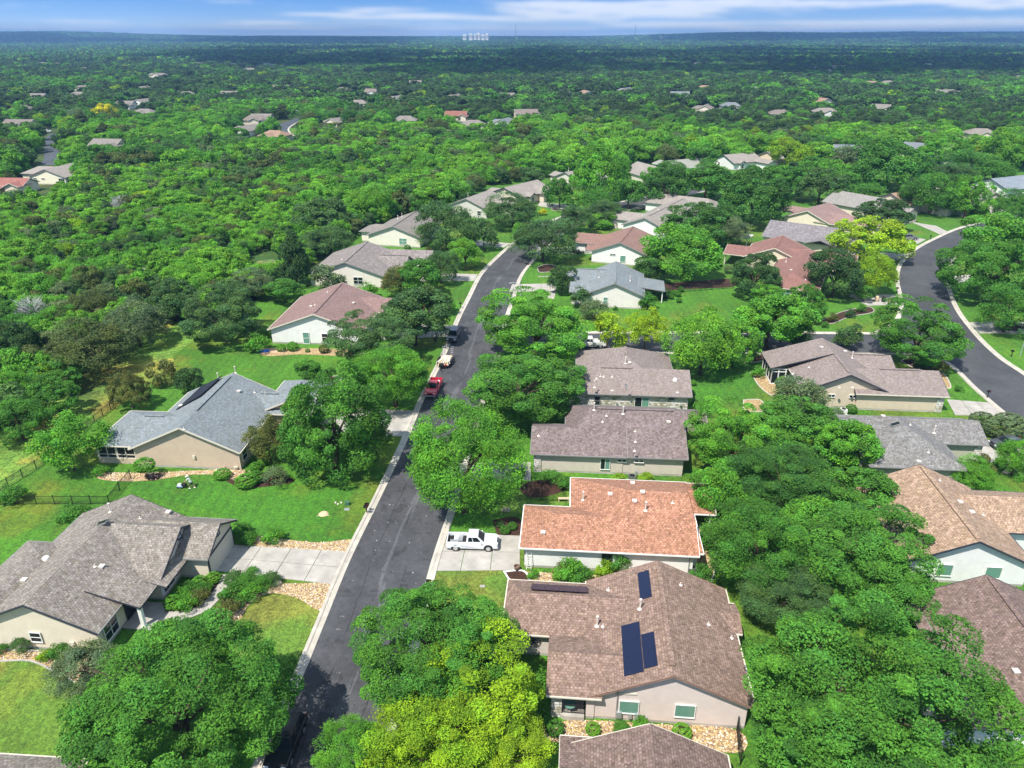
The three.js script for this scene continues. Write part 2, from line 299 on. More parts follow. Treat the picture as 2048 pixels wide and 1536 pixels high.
function roofVent(H, u, v, kind) {
  const [x, y, z] = H.on(u, v);
  const put = (name, geos, m) => { const q = mesh(name, geos, m, H.roof); q.position.set(x, y, z); return q; };
  if (kind === 'pipe') put('vent_pipe', [rod([0, -0.15, 0], [0, 0.95, 0], 0.07), new THREE.CylinderGeometry(0.13, 0.11, 0.16, 10).translate(0, 1.0, 0), new THREE.CylinderGeometry(0.09, 0.24, 0.14, 10).translate(0, 0.06, 0)], M.pipe);
  else if (kind === 'stub') put('vent_stub', [rod([0, -0.1, 0], [0, 0.28, 0], 0.055), new THREE.CylinderGeometry(0.07, 0.2, 0.1, 10).translate(0, 0.05, 0)], M.pipe);
  else if (kind === 'box') put('roof_vent', [box(0.42, 0.16, 0.42, 0, 0.12, 0), box(0.5, 0.04, 0.5, 0, 0.22, 0)], M.pipe);
  else if (kind === 'dome') put('skylight_dome', [new THREE.SphereGeometry(0.3, 14, 8, 0, 6.3, 0, 1.57).scale(1, 0.55, 1).translate(0, 0.16, 0), new THREE.CylinderGeometry(0.32, 0.36, 0.3, 16).translate(0, 0.04, 0)], M.white);
  else if (kind === 'skylight') { const q = put('skylight', [box(1.15, 0.16, 0.7, 0, 0.1, 0)], M.greyTrim); mesh('pane', box(1.0, 0.04, 0.55, 0, 0.2, 0), M.glass, q); q.rotation.z = 0.42; }
  else if (kind === 'dish') put('satellite_dish', [new THREE.SphereGeometry(0.55, 16, 6, 0, 6.3, 0, 0.55).scale(1, 0.6, 1).translate(0, -0.33, 0).rotateX(-2.1).rotateY(0.6).translate(0, 0.75, 0), rod([0, -0.1, 0.1], [0, 0.7, 0], 0.035), rod([0, 0.5, 0.02], [0.22, 0.7, 0.45], 0.02)], M.greyTrim);
}
function windowPart(g, o, w) {
  const fm = w.fm || o.trim0 || M.white, pm = w.pm || M.glass, t = 0.07, fr = [], W = w.w, Hh = w.h;
  fr.push(box(W + 2 * t, t, 0.1, 0, Hh / 2 + t / 2, 0), box(W + 2 * t, t, 0.13, 0, -Hh / 2 - t / 2, 0.015), box(t, Hh, 0.1, -W / 2 - t / 2, 0, 0), box(t, Hh, 0.1, W / 2 + t / 2, 0, 0));
  const cols = w.k === 's' ? 2 : w.k === 'dd' ? 2 : w.k === '3' ? 3 : 1, rows = w.k === 'd' || w.k === 'dd' ? 2 : 1;
  for (let c = 1; c < cols; c++) fr.push(box(0.06, Hh, 0.08, -W / 2 + W * c / cols, 0, 0.004));
  for (let r = 1; r < rows; r++) fr.push(box(W, 0.055, 0.085, 0, -Hh / 2 + Hh * r / rows, 0.004));
  if (w.shut) for (const s of [-1, 1]) fr.push(box(0.32, Hh + 0.1, 0.05, s * (W / 2 + t + 0.18), 0, 0));
  const m = mesh('window', fr, fm, g);
  for (let c = 0; c < cols; c++) for (let r = 0; r < rows; r++) mesh('pane', box(W / cols - 0.05, Hh / rows - 0.05, 0.03, -W / 2 + W * (c + 0.5) / cols, -Hh / 2 + Hh * (r + 0.5) / rows, -0.002), c && w.pm2 ? w.pm2 : pm, m);
  const y = w.y + Hh / 2;
  if (w.s === 's') m.position.set(w.c, y, w.p + 0.04); else if (w.s === 'n') { m.position.set(w.c, y, w.p - 0.04); m.rotation.y = Math.PI; }
  else if (w.s === 'e') { m.position.set(w.p + 0.04, y, w.c); m.rotation.y = Math.PI / 2; } else { m.position.set(w.p - 0.04, y, w.c); m.rotation.y = -Math.PI / 2; }
  return m;
}
function garageDoor(H, s, c, p, w = 4.8, h = 2.2, m = M.cream) { // four panel rows
  const d = mesh('garage_door', [box(w + 0.3, 0.14, 0.09, 0, h + 0.07, 0), box(0.14, h, 0.09, -w / 2 - 0.08, h / 2, 0), box(0.14, h, 0.09, w / 2 + 0.08, h / 2, 0)], M.darkTrim, H.g);
  for (let k = 0; k < 4; k++) mesh('panel', box(w, h / 4 - 0.02, 0.05, 0, h * (k + 0.5) / 4, 0), m, d);
  if (s === 'e') { d.position.set(p + 0.03, 0.02, c); d.rotation.y = Math.PI / 2; } else if (s === 'w') { d.position.set(p - 0.03, 0.02, c); d.rotation.y = -Math.PI / 2; } else d.position.set(c, 0.02, p + 0.03);
}
function solarPanel(H, x0, x1, z0, z1, lift, m = M.solar, parent = H.roof) { // one panel lying on the roof plane
  const P = (x, z) => [x, H.y(x, z) + lift, z], out = [];
  addPoly(out, [P(x0, z0), P(x1, z0), P(x1, z1), P(x0, z1)], 0.05);
  return mesh('solar_panel', out, m, parent);
}
function part(H, name, geos, m, each) { return each ? geos.map((q) => mesh(name, q, m, H.g)) : mesh(name, geos, m, H.g); }
// ---------- the houses ----------
const W_CREAM = wallMat(0.779, 0.696, 0.566), W_WHITE = wallMat(0.870, 0.870, 0.870), W_PINK = wallMat(0.74, 0.640, 0.605), W_TAN = wallMat(0.614, 0.490, 0.372), W_BEIGE = wallMat(0.684, 0.578, 0.454), W_GREY = wallMat(0.826, 0.838, 0.850), W_BRIGHT = wallMat(0.870, 0.870, 0.870), W_OLIVE = wallMat(0.496, 0.484, 0.389);
const R_GREYBROWN = roofMat(0.385, 0.345, 0.305, 'B'), R_BLUE = roofMat(0.315, 0.365, 0.395), R_BROWN = roofMat(0.40, 0.275, 0.220, 'B'), R_ORANGE = roofMat(0.62, 0.315, 0.205, 'B'), R_PURPLE = roofMat(0.315, 0.250, 0.245, 'B'), R_TAUPE = roofMat(0.390, 0.325, 0.305), R_GREY = roofMat(0.332, 0.325, 0.319, 'B'), R_TAN = roofMat(0.58, 0.405, 0.285, 'B'), R_DARKBROWN = roofMat(0.320, 0.225, 0.195, 'B'), R_RED = roofMat(0.390, 0.202, 0.176), R_LIGHT = roofMat(0.468, 0.423, 0.390), R_REDRED = roofMat(0.494, 0.202, 0.169);

// left side of the street, nearest first
const L1 = house({ label: 'cream house with grey-brown hipped roof and two street-facing gables at lower left', O: [-42.1, -50.4], a: 5, wall: W_CREAM, roof: R_GREYBROWN, trim: M.darkTrim, gutter: M.greyTrim, wings: [
  { x0: -6.2, x1: 6.0, z0: -16.9, z1: 0.25, ax: 'z', s: 0.45 },
  { x0: -1, x1: 7.9, z0: -16.9, z1: -6.9, ax: 'x', s: 0.52 },
  { x0: 1, x1: 11.0, z0: -17.1, z1: -10.35, ax: 'x', s: 0.56 },
  { x0: -8.8, x1: -1.4, z0: -11.6, z1: -0.6, ax: 'z', s: 0.42, h0: 3.4 },
  { shed: 'e', x0: 3.0, x1: 7.9, z0: -6.6, z1: -3.25, e: 2.7, hi: 4.35, open: true },
  { shed: 'e', x0: 7.4, x1: 8.75, z0: -10.4, z1: -6.3, e: 2.55, hi: 3.0, open: true }],
  wins: [{ s: 's', c: -0.3, p: -0.16, y: 1.0, w: 0.95, h: 1.0, k: 'd' }, { s: 'e', c: -1.9, p: 5.6, y: 0.6, w: 1.9, h: 1.65, k: 'dd' }, { s: 'e', c: -8.6, p: 7.49, y: 0.65, w: 1.9, h: 1.6, k: 'dd', shut: 1 }, { s: 'e', c: -4.9, p: 5.6, y: 0.3, w: 1.3, h: 2.0, k: 's', fm: M.darkTrim },
    { s: 'e', c: -11.9, p: 7.49, y: 4.05, w: 0.5, h: 0.7, k: 'dd', fm: M.darkTrim, pm: M.white }, { s: 'e', c: -13.7, p: 10.57, y: 3.35, w: 0.5, h: 0.7, k: 'dd', fm: M.darkTrim, pm: M.white }],
  vents: [[221, 1024, 'pipe'], [207, 1047, 'skylight'], [204, 1135, 'box'], [92, 1118, 'dome'], [49, 1162, 'box'], [337, 1026, 'box'], [280, 1037], [190, 1133]] });
garageDoor(L1, 'e', -13.7, 10.57, 5.2, 2.25, M.cream);
part(L1, 'porch_column', [box(0.34, 2.5, 0.34, 7.5, 1.25, -3.7), box(0.44, 0.2, 0.44, 7.5, 0.1, -3.7)], M.white);
part(L1, 'meter_box', [box(0.42, 0.3, 0.16, 3.0, 1.1, -0.1), rod([2.6, 0, -0.06], [2.6, 0.7, -0.06], 0.03), rod([4.1, 0.5, -0.02], [4.1, 1.0, -0.02], 0.09)], M.cream, true);
part(L1, 'porch_floor', slab([[5.6, -6.9], [8.4, -6.9], [8.4, -3.3], [5.6, -3.3]], 0, 0.12), M.concrete);

const L2 = house({ label: 'tan house with blue-grey roof, black rooftop pool heater and screened porch', O: [-41.3, -81.2], a: 4, wall: W_TAN, roof: R_BLUE, trim: M.cream, wings: [
  { x0: -7.15, x1: 7.3, z0: -16.6, z1: 0.0, ax: 'z', s: 0.46, rv: [0.08, 0.72] },
  { x0: -12.45, x1: -2.0, z0: -10.2, z1: -0.6, ax: 'x', s: 0.40, h0: 4.8, rv: [0.05, 0.5], open: true },
  { x0: 1.5, x1: 13.0, z0: -17.2, z1: -10.6, ax: 'x', s: 0.46, rv: [0.3, 0.52] },
  { x0: 5.5, x1: 13.4, z0: -21.4, z1: -11.0, ax: 'z', s: 0.44, h0: 3.2, rv: [0.1, 0.6] }],
  wins: [{ s: 'e', c: -2.0, p: 6.87, y: 0.8, w: 1.3, h: 1.4, k: 'd' }],
  vents: [[471, 746, 'pipe'], [478, 784, 'box'], [509, 785], [525, 786], [530, 787], [368, 859], [437, 759, 'pipe'], [362, 813, 'box']] });
{ // black unglazed pool heating mat, rows of thin tubes on a roof slope
  const P = (x, z) => [x, L2.y(x, z) + 0.07, z], out = [];
  const P2 = (x, z) => [x, L2.y(x, z) + 0.13 + 0.06 * (x + 5.2), z]; addPoly(out, [P2(-5.2, -9.0), P2(-2.1, -10.4), P2(-1.5, -16.3), P2(-5.0, -16.3)], 0.08); mesh('solar_mat', out, M.solarMat, L2.roof);
  // screened porch: stub wall, posts, rails and dark screens
  const fr = [], sc = [], z = -1.05, xs = [-12.0, -10.75, -9.5, -8.3, -7.1];
  part(L2, 'porch_wall', [box(5.0, 0.75, 0.2, -9.55, 0.375, z), box(0.2, 0.75, 8.6, -11.95, 0.375, -5.4), box(5.0, 0.75, 0.2, -9.55, 0.375, -9.7)], W_TAN, true);
  xs.forEach((x) => fr.push(box(x === -9.5 || x === -12 ? 0.28 : 0.1, 2.0, 0.14, x, 1.7, z)));
  fr.push(box(5.0, 0.12, 0.16, -9.55, 0.8, z), box(5.0, 0.09, 0.12, -9.55, 1.32, z), box(5.0, 0.12, 0.14, -9.55, 2.66, z));
  for (let k = 0; k < 6; k++) fr.push(box(0.12, 2.0, 0.1, -11.95, 1.7, -1.1 - k * 1.7));
  fr.push(box(0.14, 0.1, 8.6, -11.95, 0.8, -5.4), box(0.12, 0.08, 8.6, -11.95, 1.32, -5.4));
  part(L2, 'porch_frame', fr, M.cream);
  for (let k = 0; k < 4; k++) for (const [y, h] of [[1.05, 0.42], [1.98, 1.26]]) part(L2, 'screen_panel', box(1.15, h, 0.02, (xs[k] + xs[k + 1]) / 2, y, z), M.screen);
  for (let k = 0; k < 5; k++) part(L2, 'screen_panel', box(0.02, 1.8, 1.55, -11.95, 1.75, -1.95 - k * 1.7), M.screen);
  part(L2, 'porch_floor', slab([[-11.9, -9.6], [-7, -9.6], [-7, -1.1], [-11.9, -1.1]], 0, 0.1), M.concrete);
  part(L2, 'downspout', [rod([6.95, 0, -0.35], [6.95, 2.5, -0.35], 0.05)], M.cream, true);
  part(L2, 'wall_box', [box(0.3, 0.42, 0.14, 1.05, 1.75, -0.32), box(0.5, 0.2, 0.2, 6.3, 0.5, -0.3), rod([4.8, 0.1, -0.3], [4.8, 0.6, -0.3], 0.07)], M.cream, true);
  garageDoor(L2, 'e', -15.8, 12.97);
}
const L3 = house({ label: 'white house with plain reddish-brown gable roof beside the mown lawn', O: [-34.7, -124.2], a: 4, wall: W_WHITE, roof: roofMat(0.390, 0.254, 0.234), trim: M.cream, wings: [
  { x0: -8.7, x1: 8.6, z0: -17.6, z1: 0.9, ax: 'z', s: 0.36, rv: [0.03, 0.97] },
  { x0: 3, x1: 13.5, z0: -17.5, z1: -9.5, ax: 'x', s: 0.38, h1: 3 }],
  wins: [{ s: 's', c: -1.95, p: 0.48, y: 0.15, w: 1.05, h: 2.1, k: 'd', pm: M.glassTeal }, { s: 's', c: 1.45, p: 0.48, y: 0.75, w: 1.0, h: 1.35, k: 'd' }],
  vents: [[622, 614, 'box'], [630, 610], [707, 607, 'box'], [655, 584]] });
const L4 = house({ label: 'pale stucco house with grey-brown gable roof and olive tree at its wall', O: [-36.2, -157.6], a: 6, wall: wallMat(0.826, 0.767, 0.696), roof: roofMat(0.390, 0.345, 0.332, 'B'), trim: M.greyTrim, wings: [
  { x0: -8.6, x1: 8.6, z0: -17.5, z1: 0.6, ax: 'z', s: 0.34, rv: [0.03, 0.97] },
  { x0: 2, x1: 11.6, z0: -14, z1: -6.2, ax: 'x', s: 0.46, rv: [0.3, 0.95] },
  { x0: 4, x1: 16, z0: -20, z1: -13.2, ax: 'x', s: 0.42 }],
  wins: [{ s: 's', c: 2.6, p: 0.18, y: 0.8, w: 2.0, h: 1.5, k: 'dd' }, { s: 's', c: -2.0, p: 0.18, y: 1.9, w: 1.4, h: 0.35, k: 's' }],
  vents: [[684, 519]] });
const L5 = house({ label: 'cream house with grey gable roof half hidden by a live oak', O: [-30.6, -192.4], a: 12, wall: wallMat(0.870, 0.826, 0.720), roof: roofMat(0.364, 0.332, 0.305), trim: M.greyTrim, wings: [
  { x0: -7.6, x1: 7.4, z0: -18, z1: 0.8, ax: 'z', s: 0.36, rv: [0.03, 0.97] },
  { x0: -11, x1: -1, z0: -10, z1: -2.6, ax: 'x', s: 0.36, h0: 3.4 }],
  wins: [{ s: 's', c: 2.3, p: 0.38, y: 0.8, w: 1.9, h: 1.5, k: 'dd', pm: M.glassTeal }], vents: [[796, 438, 'pipe'], [804, 434, 'pipe']] });
house({ label: 'grey stucco gable house behind the spreading oak, third from woodland corner', O: [-14.0, -228.0], a: 26, wall: wallMat(0.661, 0.625, 0.590), roof: R_LIGHT, trim: M.greyTrim, wings: [{ x0: -7, x1: 7.6, z0: -15, z1: 0.6, ax: 'z', s: 0.38 }, { x0: 2, x1: 12, z0: -14, z1: -7, ax: 'x', s: 0.4 }], wins: [{ s: 's', c: 4.6, p: 0.18, y: 0.9, w: 1.2, h: 1.2, k: 'd' }], vents: [[936, 392, 'pipe']] });
house({ label: 'pale house with small and large front gables at the curve of the street', O: [-2.5, -246.6], a: 38, wall: W_CREAM, roof: R_LIGHT, trim: M.darkTrim, wings: [{ x0: -6.5, x1: 7.0, z0: -18, z1: 0.6, ax: 'z', s: 0.4 }, { x0: 1, x1: 9.2, z0: -16.4, z1: -9.4, ax: 'x', s: 0.55 }, { x0: 1, x1: 8.2, z0: -7.0, z1: -3.4, ax: 'x', s: 0.55 }, { x0: -10, x1: -5, z0: -9, z1: -3, ax: 'x', s: 0.2 }], wins: [{ s: 'e', c: -12.9, p: 8.8, y: 0.7, w: 1.6, h: 1.6, k: 'dd' }, { s: 'e', c: -5.2, p: 7.8, y: 0.7, w: 1.2, h: 1.6, k: 'd' }] });
house({ label: 'beige gable house with a low side roof left of the tall bright tree', O: [19.7, -276.5], a: 50, wall: wallMat(0.708, 0.661, 0.590), roof: R_LIGHT, trim: M.greyTrim, wings: [{ x0: -7, x1: 6.6, z0: -15, z1: 0.6, ax: 'z', s: 0.4 }, { x0: -11.5, x1: -3, z0: -8, z1: -2, ax: 'x', s: 0.35 }], vents: [[1137, 341, 'pipe']] });
house({ label: 'grey-roofed house with street gable right of the tall bright tree', O: [49.0, -300], a: -22, wall: wallMat(0.732, 0.661, 0.555), roof: R_LIGHT, trim: M.greyTrim, wings: [{ x0: -7, x1: 7, z0: 0, z1: 17, ax: 'z', s: 0.42 }, { x0: -3, x1: 9.5, z0: 8, z1: 17.5, ax: 'x', s: 0.4 }] });
house({ label: 'white two-window house showing between round trees below the woodland', O: [62.5, -306], a: 62, wall: W_BRIGHT, roof: roofMat(0.468, 0.481, 0.429), trim: M.white, wings: [{ x0: -6, x1: 6, z0: -18, z1: 0.5, ax: 'z', s: 0.4 }, { x0: -10.5, x1: -4, z0: -8, z1: 0.2, ax: 'x', s: 0.25 }], wins: [{ s: 's', c: -7.6, p: -0.2, y: 0.8, w: 1.6, h: 1.5, k: 'dd' }] });
house({ label: 'white house with small dormer and separate garage gable at woodland edge', O: [88.0, -319.5], a: 62, wall: W_BRIGHT, roof: R_LIGHT, trim: M.darkTrim, wings: [{ x0: -6.4, x1: 6.6, z0: -16, z1: 0.6, ax: 'z', s: 0.42 }, { x0: 1, x1: 7.6, z0: -5.4, z1: -2, ax: 'x', s: 0.55 }, { x0: -2, x1: 14, z0: -16.5, z1: -11, ax: 'x', s: 0.42 }], wins: [{ s: 'e', c: -3.7, p: 7.2, y: 0.7, w: 1.2, h: 1.6, k: 'd' }, { s: 's', c: -2.5, p: 0.18, y: 1, w: 1, h: 1.2, k: 'd' }] });
house({ label: 'peach gable house behind the pale bright-green tree', O: [109, -329.5], a: 62, wall: wallMat(0.826, 0.661, 0.496), roof: R_LIGHT, trim: M.greyTrim, wings: [{ x0: -6.5, x1: 6.5, z0: -15, z1: 0.5, ax: 'z', s: 0.42 }, { x0: -2, x1: 12, z0: -15, z1: -9, ax: 'x', s: 0.42 }] });

house({ label: 'grey roof corner cut off at the bottom left edge', O: G(176, 1519, 2.8), a: 4, wall: W_CREAM, roof: R_GREYBROWN, trim: M.cream, wings: [{ x0: -20, x1: 0, z0: 0, z1: 12, ax: 'x', s: 0.45, h1: 5 }] });

// between the two streets, nearest first
house({ label: 'brown shingle gable roof cut off by the bottom edge', O: [10.0, -37.8], a: 5, wall: W_PINK, roof: R_DARKBROWN, trim: M.cream, wings: [{ x0: -5.8, x1: 5.6, z0: -0.2, z1: 16, ax: 'z', s: 0.46 }, { x0: -6.5, x1: 0, z0: -0.9, z1: 6, ax: 'x', s: 0.25, e: 2.7 }] });
const R2 = house({ label: 'pinkish house with brown roof and dark blue solar panels', O: [12.4, -42.7], a: 5, wall: W_PINK, roof: R_BROWN, trim: roofMat(0.442, 0.286, 0.221), gutter: M.cream, wings: [
  { x0: -6.5, x1: 6.55, z0: -13.3, z1: 0.5, ax: 'z', s: 0.44, rv: [0.07, 0.93] },
  { x0: -13.9, x1: -0.5, z0: -12.9, z1: -5.85, ax: 'x', s: 0.43, h0: 1.7 },
  { x0: -9.65, x1: -5.35, z0: -5.9, z1: 0.62, ax: 'x', s: 0.42, i0: 2.7 },
  { x0: -5.6, x1: -2.6, z0: -5.3, z1: 0.0, ax: 'x', s: 0.42, e: 3.03, ov: 0.2 },
  { x0: 4, x1: 7.0, z0: -11.3, z1: -7.5, ax: 'x', s: 0.3 }],
  wins: [{ s: 's', c: -3.1, p: 0.085, y: 0.95, w: 1.45, h: 1.25, k: 'p', pm: M.glassTeal }, { s: 's', c: 1.3, p: 0.085, y: 0.95, w: 1.5, h: 1.25, k: 'p', pm: M.glassTeal }],
  vents: [[1280, 1218, 'pipe'], [1194, 1252, 'pipe'], [1206, 1253], [1361, 1170], [1417, 1249], [1463, 1276], [1217, 1180]] });
{
  for (let k = 0; k < 3; k++) solarPanel(R2, -3.6, -2.12, -6.1 + k * 1.85, -4.27 + k * 1.85, 0.1);
  for (let k = 0; k < 2; k++) solarPanel(R2, -2.06, -1.05, -4.5 + k * 1.85, -2.67 + k * 1.85, 0.1);
  for (let k = 0; k < 2; k++) solarPanel(R2, -1.85, -0.87, -12.3 + k * 1.8, -10.52 + k * 1.8, 0.1);
  for (let k = 0; k < 4; k++) solarPanel(R2, -11.6 + k * 1.3, -10.32 + k * 1.3, -11.6, -10.0, 0.22, M.solar);
  // corner porch: floor, stone column, railing, table and chairs
  part(R2, 'porch_floor', slab([[-9.2, -4.6], [-6.6, -4.6], [-6.6, 0.42], [-8.2, 0.42], [-9.2, -0.2]], 0, 0.42, 0), M.concrete);
  part(R2, 'porch_column', [box(0.85, 2.75, 0.7, -8.85, 1.37, -0.15)], M.stone);
  const rl = [box(1.75, 0.06, 0.05, -7.5, 1.42, 0.1), box(1.75, 0.05, 0.04, -7.5, 0.55, 0.1)]; for (let k = 0; k < 15; k++) rl.push(box(0.03, 0.9, 0.03, -8.3 + k * 0.115, 0.97, 0.1)); part(R2, 'railing', rl, M.iron);
  const st = [new THREE.TorusGeometry(0.32, 0.035, 6, 24), new THREE.TorusGeometry(0.6, 0.03, 6, 28)]; for (let k = 0; k < 8; k++) { const a = k * Math.PI / 4; st.push(rod([0, 0, 0], [Math.cos(a) * 0.72, Math.sin(a) * 0.72, 0], 0.05, 0.015, 5)); } st.forEach((q) => q.translate(-11.1, 1.7, -6.2)); part(R2, 'wall_star', st, M.iron);
  part(R2, 'downspout', rod([-4.05, 0, 0.12], [-4.05, 3.3, 0.12], 0.05), M.greyTrim);
  part(R2, 'meter_box', [box(0.45, 0.62, 0.2, -3.85, 0.75, 0.18), box(0.26, 0.5, 0.18, -2.95, 0.7, 0.18), box(0.3, 0.55, 0.18, -2.45, 0.72, 0.18), rod([-1.7, 0.1, 0.2], [-1.7, 0.7, 0.2], 0.09)], M.galv, true);
}
const R3 = house({ label: 'white house with orange mottled shingle hip roof', O: [0.8, -61.9], a: 4.5, wall: wallMat(0.870, 0.870, 0.870), roof: R_ORANGE, trim: M.white, wings: [
  { x0: 0, x1: 18.05, z0: -7.45, z1: 0.2, ax: 'x', s: 0.43, h0: 3.7 },
  { x0: 5.1, x1: 18.5, z0: -13.5, z1: -0.25, ax: 'x', s: 0.43, h0: 6.4, h1: 0.9 },
  { x0: 14, x1: 20.9, z0: -13.3, z1: -7.2, ax: 'x', s: 0.34, open: true }],
  wins: [{ s: 's', c: 8.9, p: -0.21, y: 1.0, w: 0.95, h: 1.5, k: 's', fm: M.darkTrim }],
  vents: [[1086, 1067, 'box'], [1166, 1000, 'pipe'], [1285, 986, 'box'], [1269, 1004, 'box'], [1291, 1021, 'pipe'], [1220, 990, 'box'], [1345, 1006], [1265, 968, 'box']] });
part(R3, 'downspout', [rod([9.95, 0, -0.14], [9.95, 2.6, -0.14], 0.05), rod([17.2, 0, -0.2], [17.2, 2.6, -0.2], 0.05)], M.greyTrim, true);
part(R3, 'patio_post', [rod([20.4, 0, -7.6], [20.4, 2.7, -7.6], 0.09)], M.white, true);
{ const ld = []; for (const s of [-0.24, 0.24]) ld.push(rod([0.95 + s, 0, 0.2], [0.95 + s, 2.1, -0.12], 0.035)); for (let k = 0; k < 7; k++) ld.push(rod([0.71, 0.25 + k * 0.28, 0.16 - k * 0.043], [1.19, 0.25 + k * 0.28, 0.16 - k * 0.043], 0.022)); const q = base('ladder', R3.o.O[0], 0, R3.o.O[1], R3.g.rotation.y); tag(q, 'white ladder leaning on wall corner of orange-roofed house', 'ladder'); mesh('rails', ld.slice(0, 2), M.white, q); ld.slice(2).forEach((r) => mesh('rung', r, M.white, q)); }
garageDoor(R3, 'w', -3.7, 0.42, 4.9, 2.25, M.white);
const R4 = house({ label: 'long taupe house with purplish-brown shingle roof', O: [2.3, -80.6], a: 4.3, wall: wallMat(0.649, 0.578, 0.501), roof: R_PURPLE, trim: M.greyTrim, wings: [
  { x0: 0, x1: 12, z0: -8.0, z1: 0.1, ax: 'x', s: 0.43 },
  { x0: 4.3, x1: 19.45, z0: -14, z1: 0, ax: 'x', s: 0.44, h0: 3.0, rv: [0.03, 0.9] },
  { x0: 17, x1: 23.1, z0: -13.6, z1: -7.4, ax: 'x', s: 0.4, open: true }],
  wins: [{ s: 's', c: 9.35, p: -0.31, y: 0.75, w: 1.1, h: 1.5, k: 's', pm: M.glass, pm2: M.glassTeal }, { s: 's', c: 11.4, p: -0.31, y: 1.95, w: 1.1, h: 0.3, k: 's' }, { s: 's', c: 13.5, p: -0.31, y: 1.95, w: 1.1, h: 0.3, k: 's' }],
  vents: [[1077, 872], [1205, 844], [1188, 820, 'pipe'], [1246, 828, 'pipe'], [1270, 863], [1271, 884], [1269, 902], [1337, 846, 'box'], [1367, 848], [1213, 832]] });
part(R4, 'corner_stone', [box(0.9, 2.5, 0.12, 0.88, 1.25, -0.28)], M.stone);
garageDoor(R4, 'w', -3.9, 0.42);
const R5 = house({ label: 'white limestone house with taupe shingle roof facing the cross street', O: [10, -98.2], a: 4.3, wall: M.stone, roof: R_TAUPE, trim: M.greyTrim, wings: [
  { x0: -2.6, x1: 16.1, z0: -9.2, z1: 0.35, ax: 'x', s: 0.45, rv: [0.3, 0.55] },
  { x0: -0.6, x1: 14.4, z0: -15.6, z1: 0.33, ax: 'z', s: 0.42, h0: 5.2, h1: 7.0, rv: [0.0, 0.8] }],
  wins: [{ s: 's', c: 2.5, p: -0.05, y: 0.85, w: 0.75, h: 1.3, k: 'd', fm: M.greyTrim }, { s: 's', c: 9.0, p: -0.05, y: 0.7, w: 2.0, h: 1.55, k: 's', pm: M.glass, pm2: M.glassTeal }, { s: 's', c: 13.2, p: -0.05, y: 2.1, w: 0.7, h: 0.22, k: 'p', fm: M.greyTrim }],
  vents: [[1189, 775, 'pipe'], [1193, 758], [1201, 753], [1207, 754], [1224, 754], [1252, 781, 'dish'], [1224, 781], [1350, 760, 'dome'], [1355, 785], [1251, 727, 'pipe'], [1259, 727, 'box']] });
const R6 = house({ label: 'white house with pale blue-grey roof beside the mailbox lawn', O: [20.5, -143.6], a: 8, wall: wallMat(0.850, 0.802, 0.767), roof: R_BLUE, trim: M.greyTrim, wings: [
  { x0: -6.0, x1: 6.2, z0: -15.5, z1: 0.6, ax: 'z', s: 0.42, rv: [0.35, 0.98] },
  { x0: -8.6, x1: 2, z0: -17.2, z1: -5.4, ax: 'x', s: 0.3, rv: [0.1, 0.8] },
  { x0: -10.8, x1: -3, z0: -17, z1: -11, ax: 'x', s: 0.3 },
  { x0: -9, x1: -3.5, z0: -6.5, z1: -0.6, ax: 'x', s: 0.42 },
  { shed: 'e', x0: 5, x1: 10.4, z0: -11.4, z1: -4.2, e: 2.6, hi: 3.35, open: true }],
  wins: [{ s: 's', c: -1.6, p: 0.18, y: 0.85, w: 0.8, h: 1.35, k: 'd', pm: M.glassTeal }], vents: [[1260, 562, 'pipe'], [1239, 533, 'pipe'], [1198, 555]] });
part(R6, 'patio_post', [rod([9.9, 0, -4.7], [9.9, 2.5, -4.7], 0.12)], M.white, true);
const R7 = house({ label: 'bright white house with reddish-brown roof and four clipped balls in front', O: [25.8, -175.2], a: 18.5, wall: W_BRIGHT, roof: roofMat(0.403, 0.240, 0.202), trim: M.greyTrim, wings: [
  { x0: -7.2, x1: 7.3, z0: -17.0, z1: 0.6, ax: 'z', s: 0.38, rv: [0.03, 0.97] },
  { x0: -14.2, x1: 0, z0: -15.2, z1: -6.6, ax: 'x', s: 0.36, h0: 1 },
  { x0: -8.5, x1: -2, z0: -5.4, z1: -0.2, ax: 'x', s: 0.3, open: true }],
  wins: [{ s: 's', c: -9.6, p: -7.03, y: 0.7, w: 0.95, h: 1.5, k: 'd' }, { s: 's', c: 0.9, p: 0.18, y: 0.8, w: 1.2, h: 1.5, k: 'p', pm: M.glassTeal }, { s: 's', c: -1.6, p: 0.18, y: 2.3, w: 1.2, h: 0.3, k: 's' }] });
const R8 = house({ label: 'white gable house with long grey-brown roof and stone garage wing', O: [36.3, -202], a: 31, wall: wallMat(0.870, 0.870, 0.870), roof: R_LIGHT, trim: M.greyTrim, wings: [
  { x0: -6.8, x1: 6.4, z0: -31, z1: 0.6, ax: 'z', s: 0.4, rv: [0.03, 0.9] },
  { x0: -14, x1: -2, z0: -13.5, z1: -5, ax: 'x', s: 0.36, h0: 3.2 },
  { x0: -13, x1: 9, z0: -42, z1: -31.5, ax: 'x', s: 0.4, h0: 4, h1: 3.4 }], vents: [[1317, 421, 'box'], [1321, 441, 'box'], [1335, 415]] });
part(R8, 'garage_stone', [box(0.14, 2.2, 7.2, -13.66, 1.2, -9.25), box(3.2, 2.2, 0.14, -11.9, 1.2, -5.33)], M.stone, true);

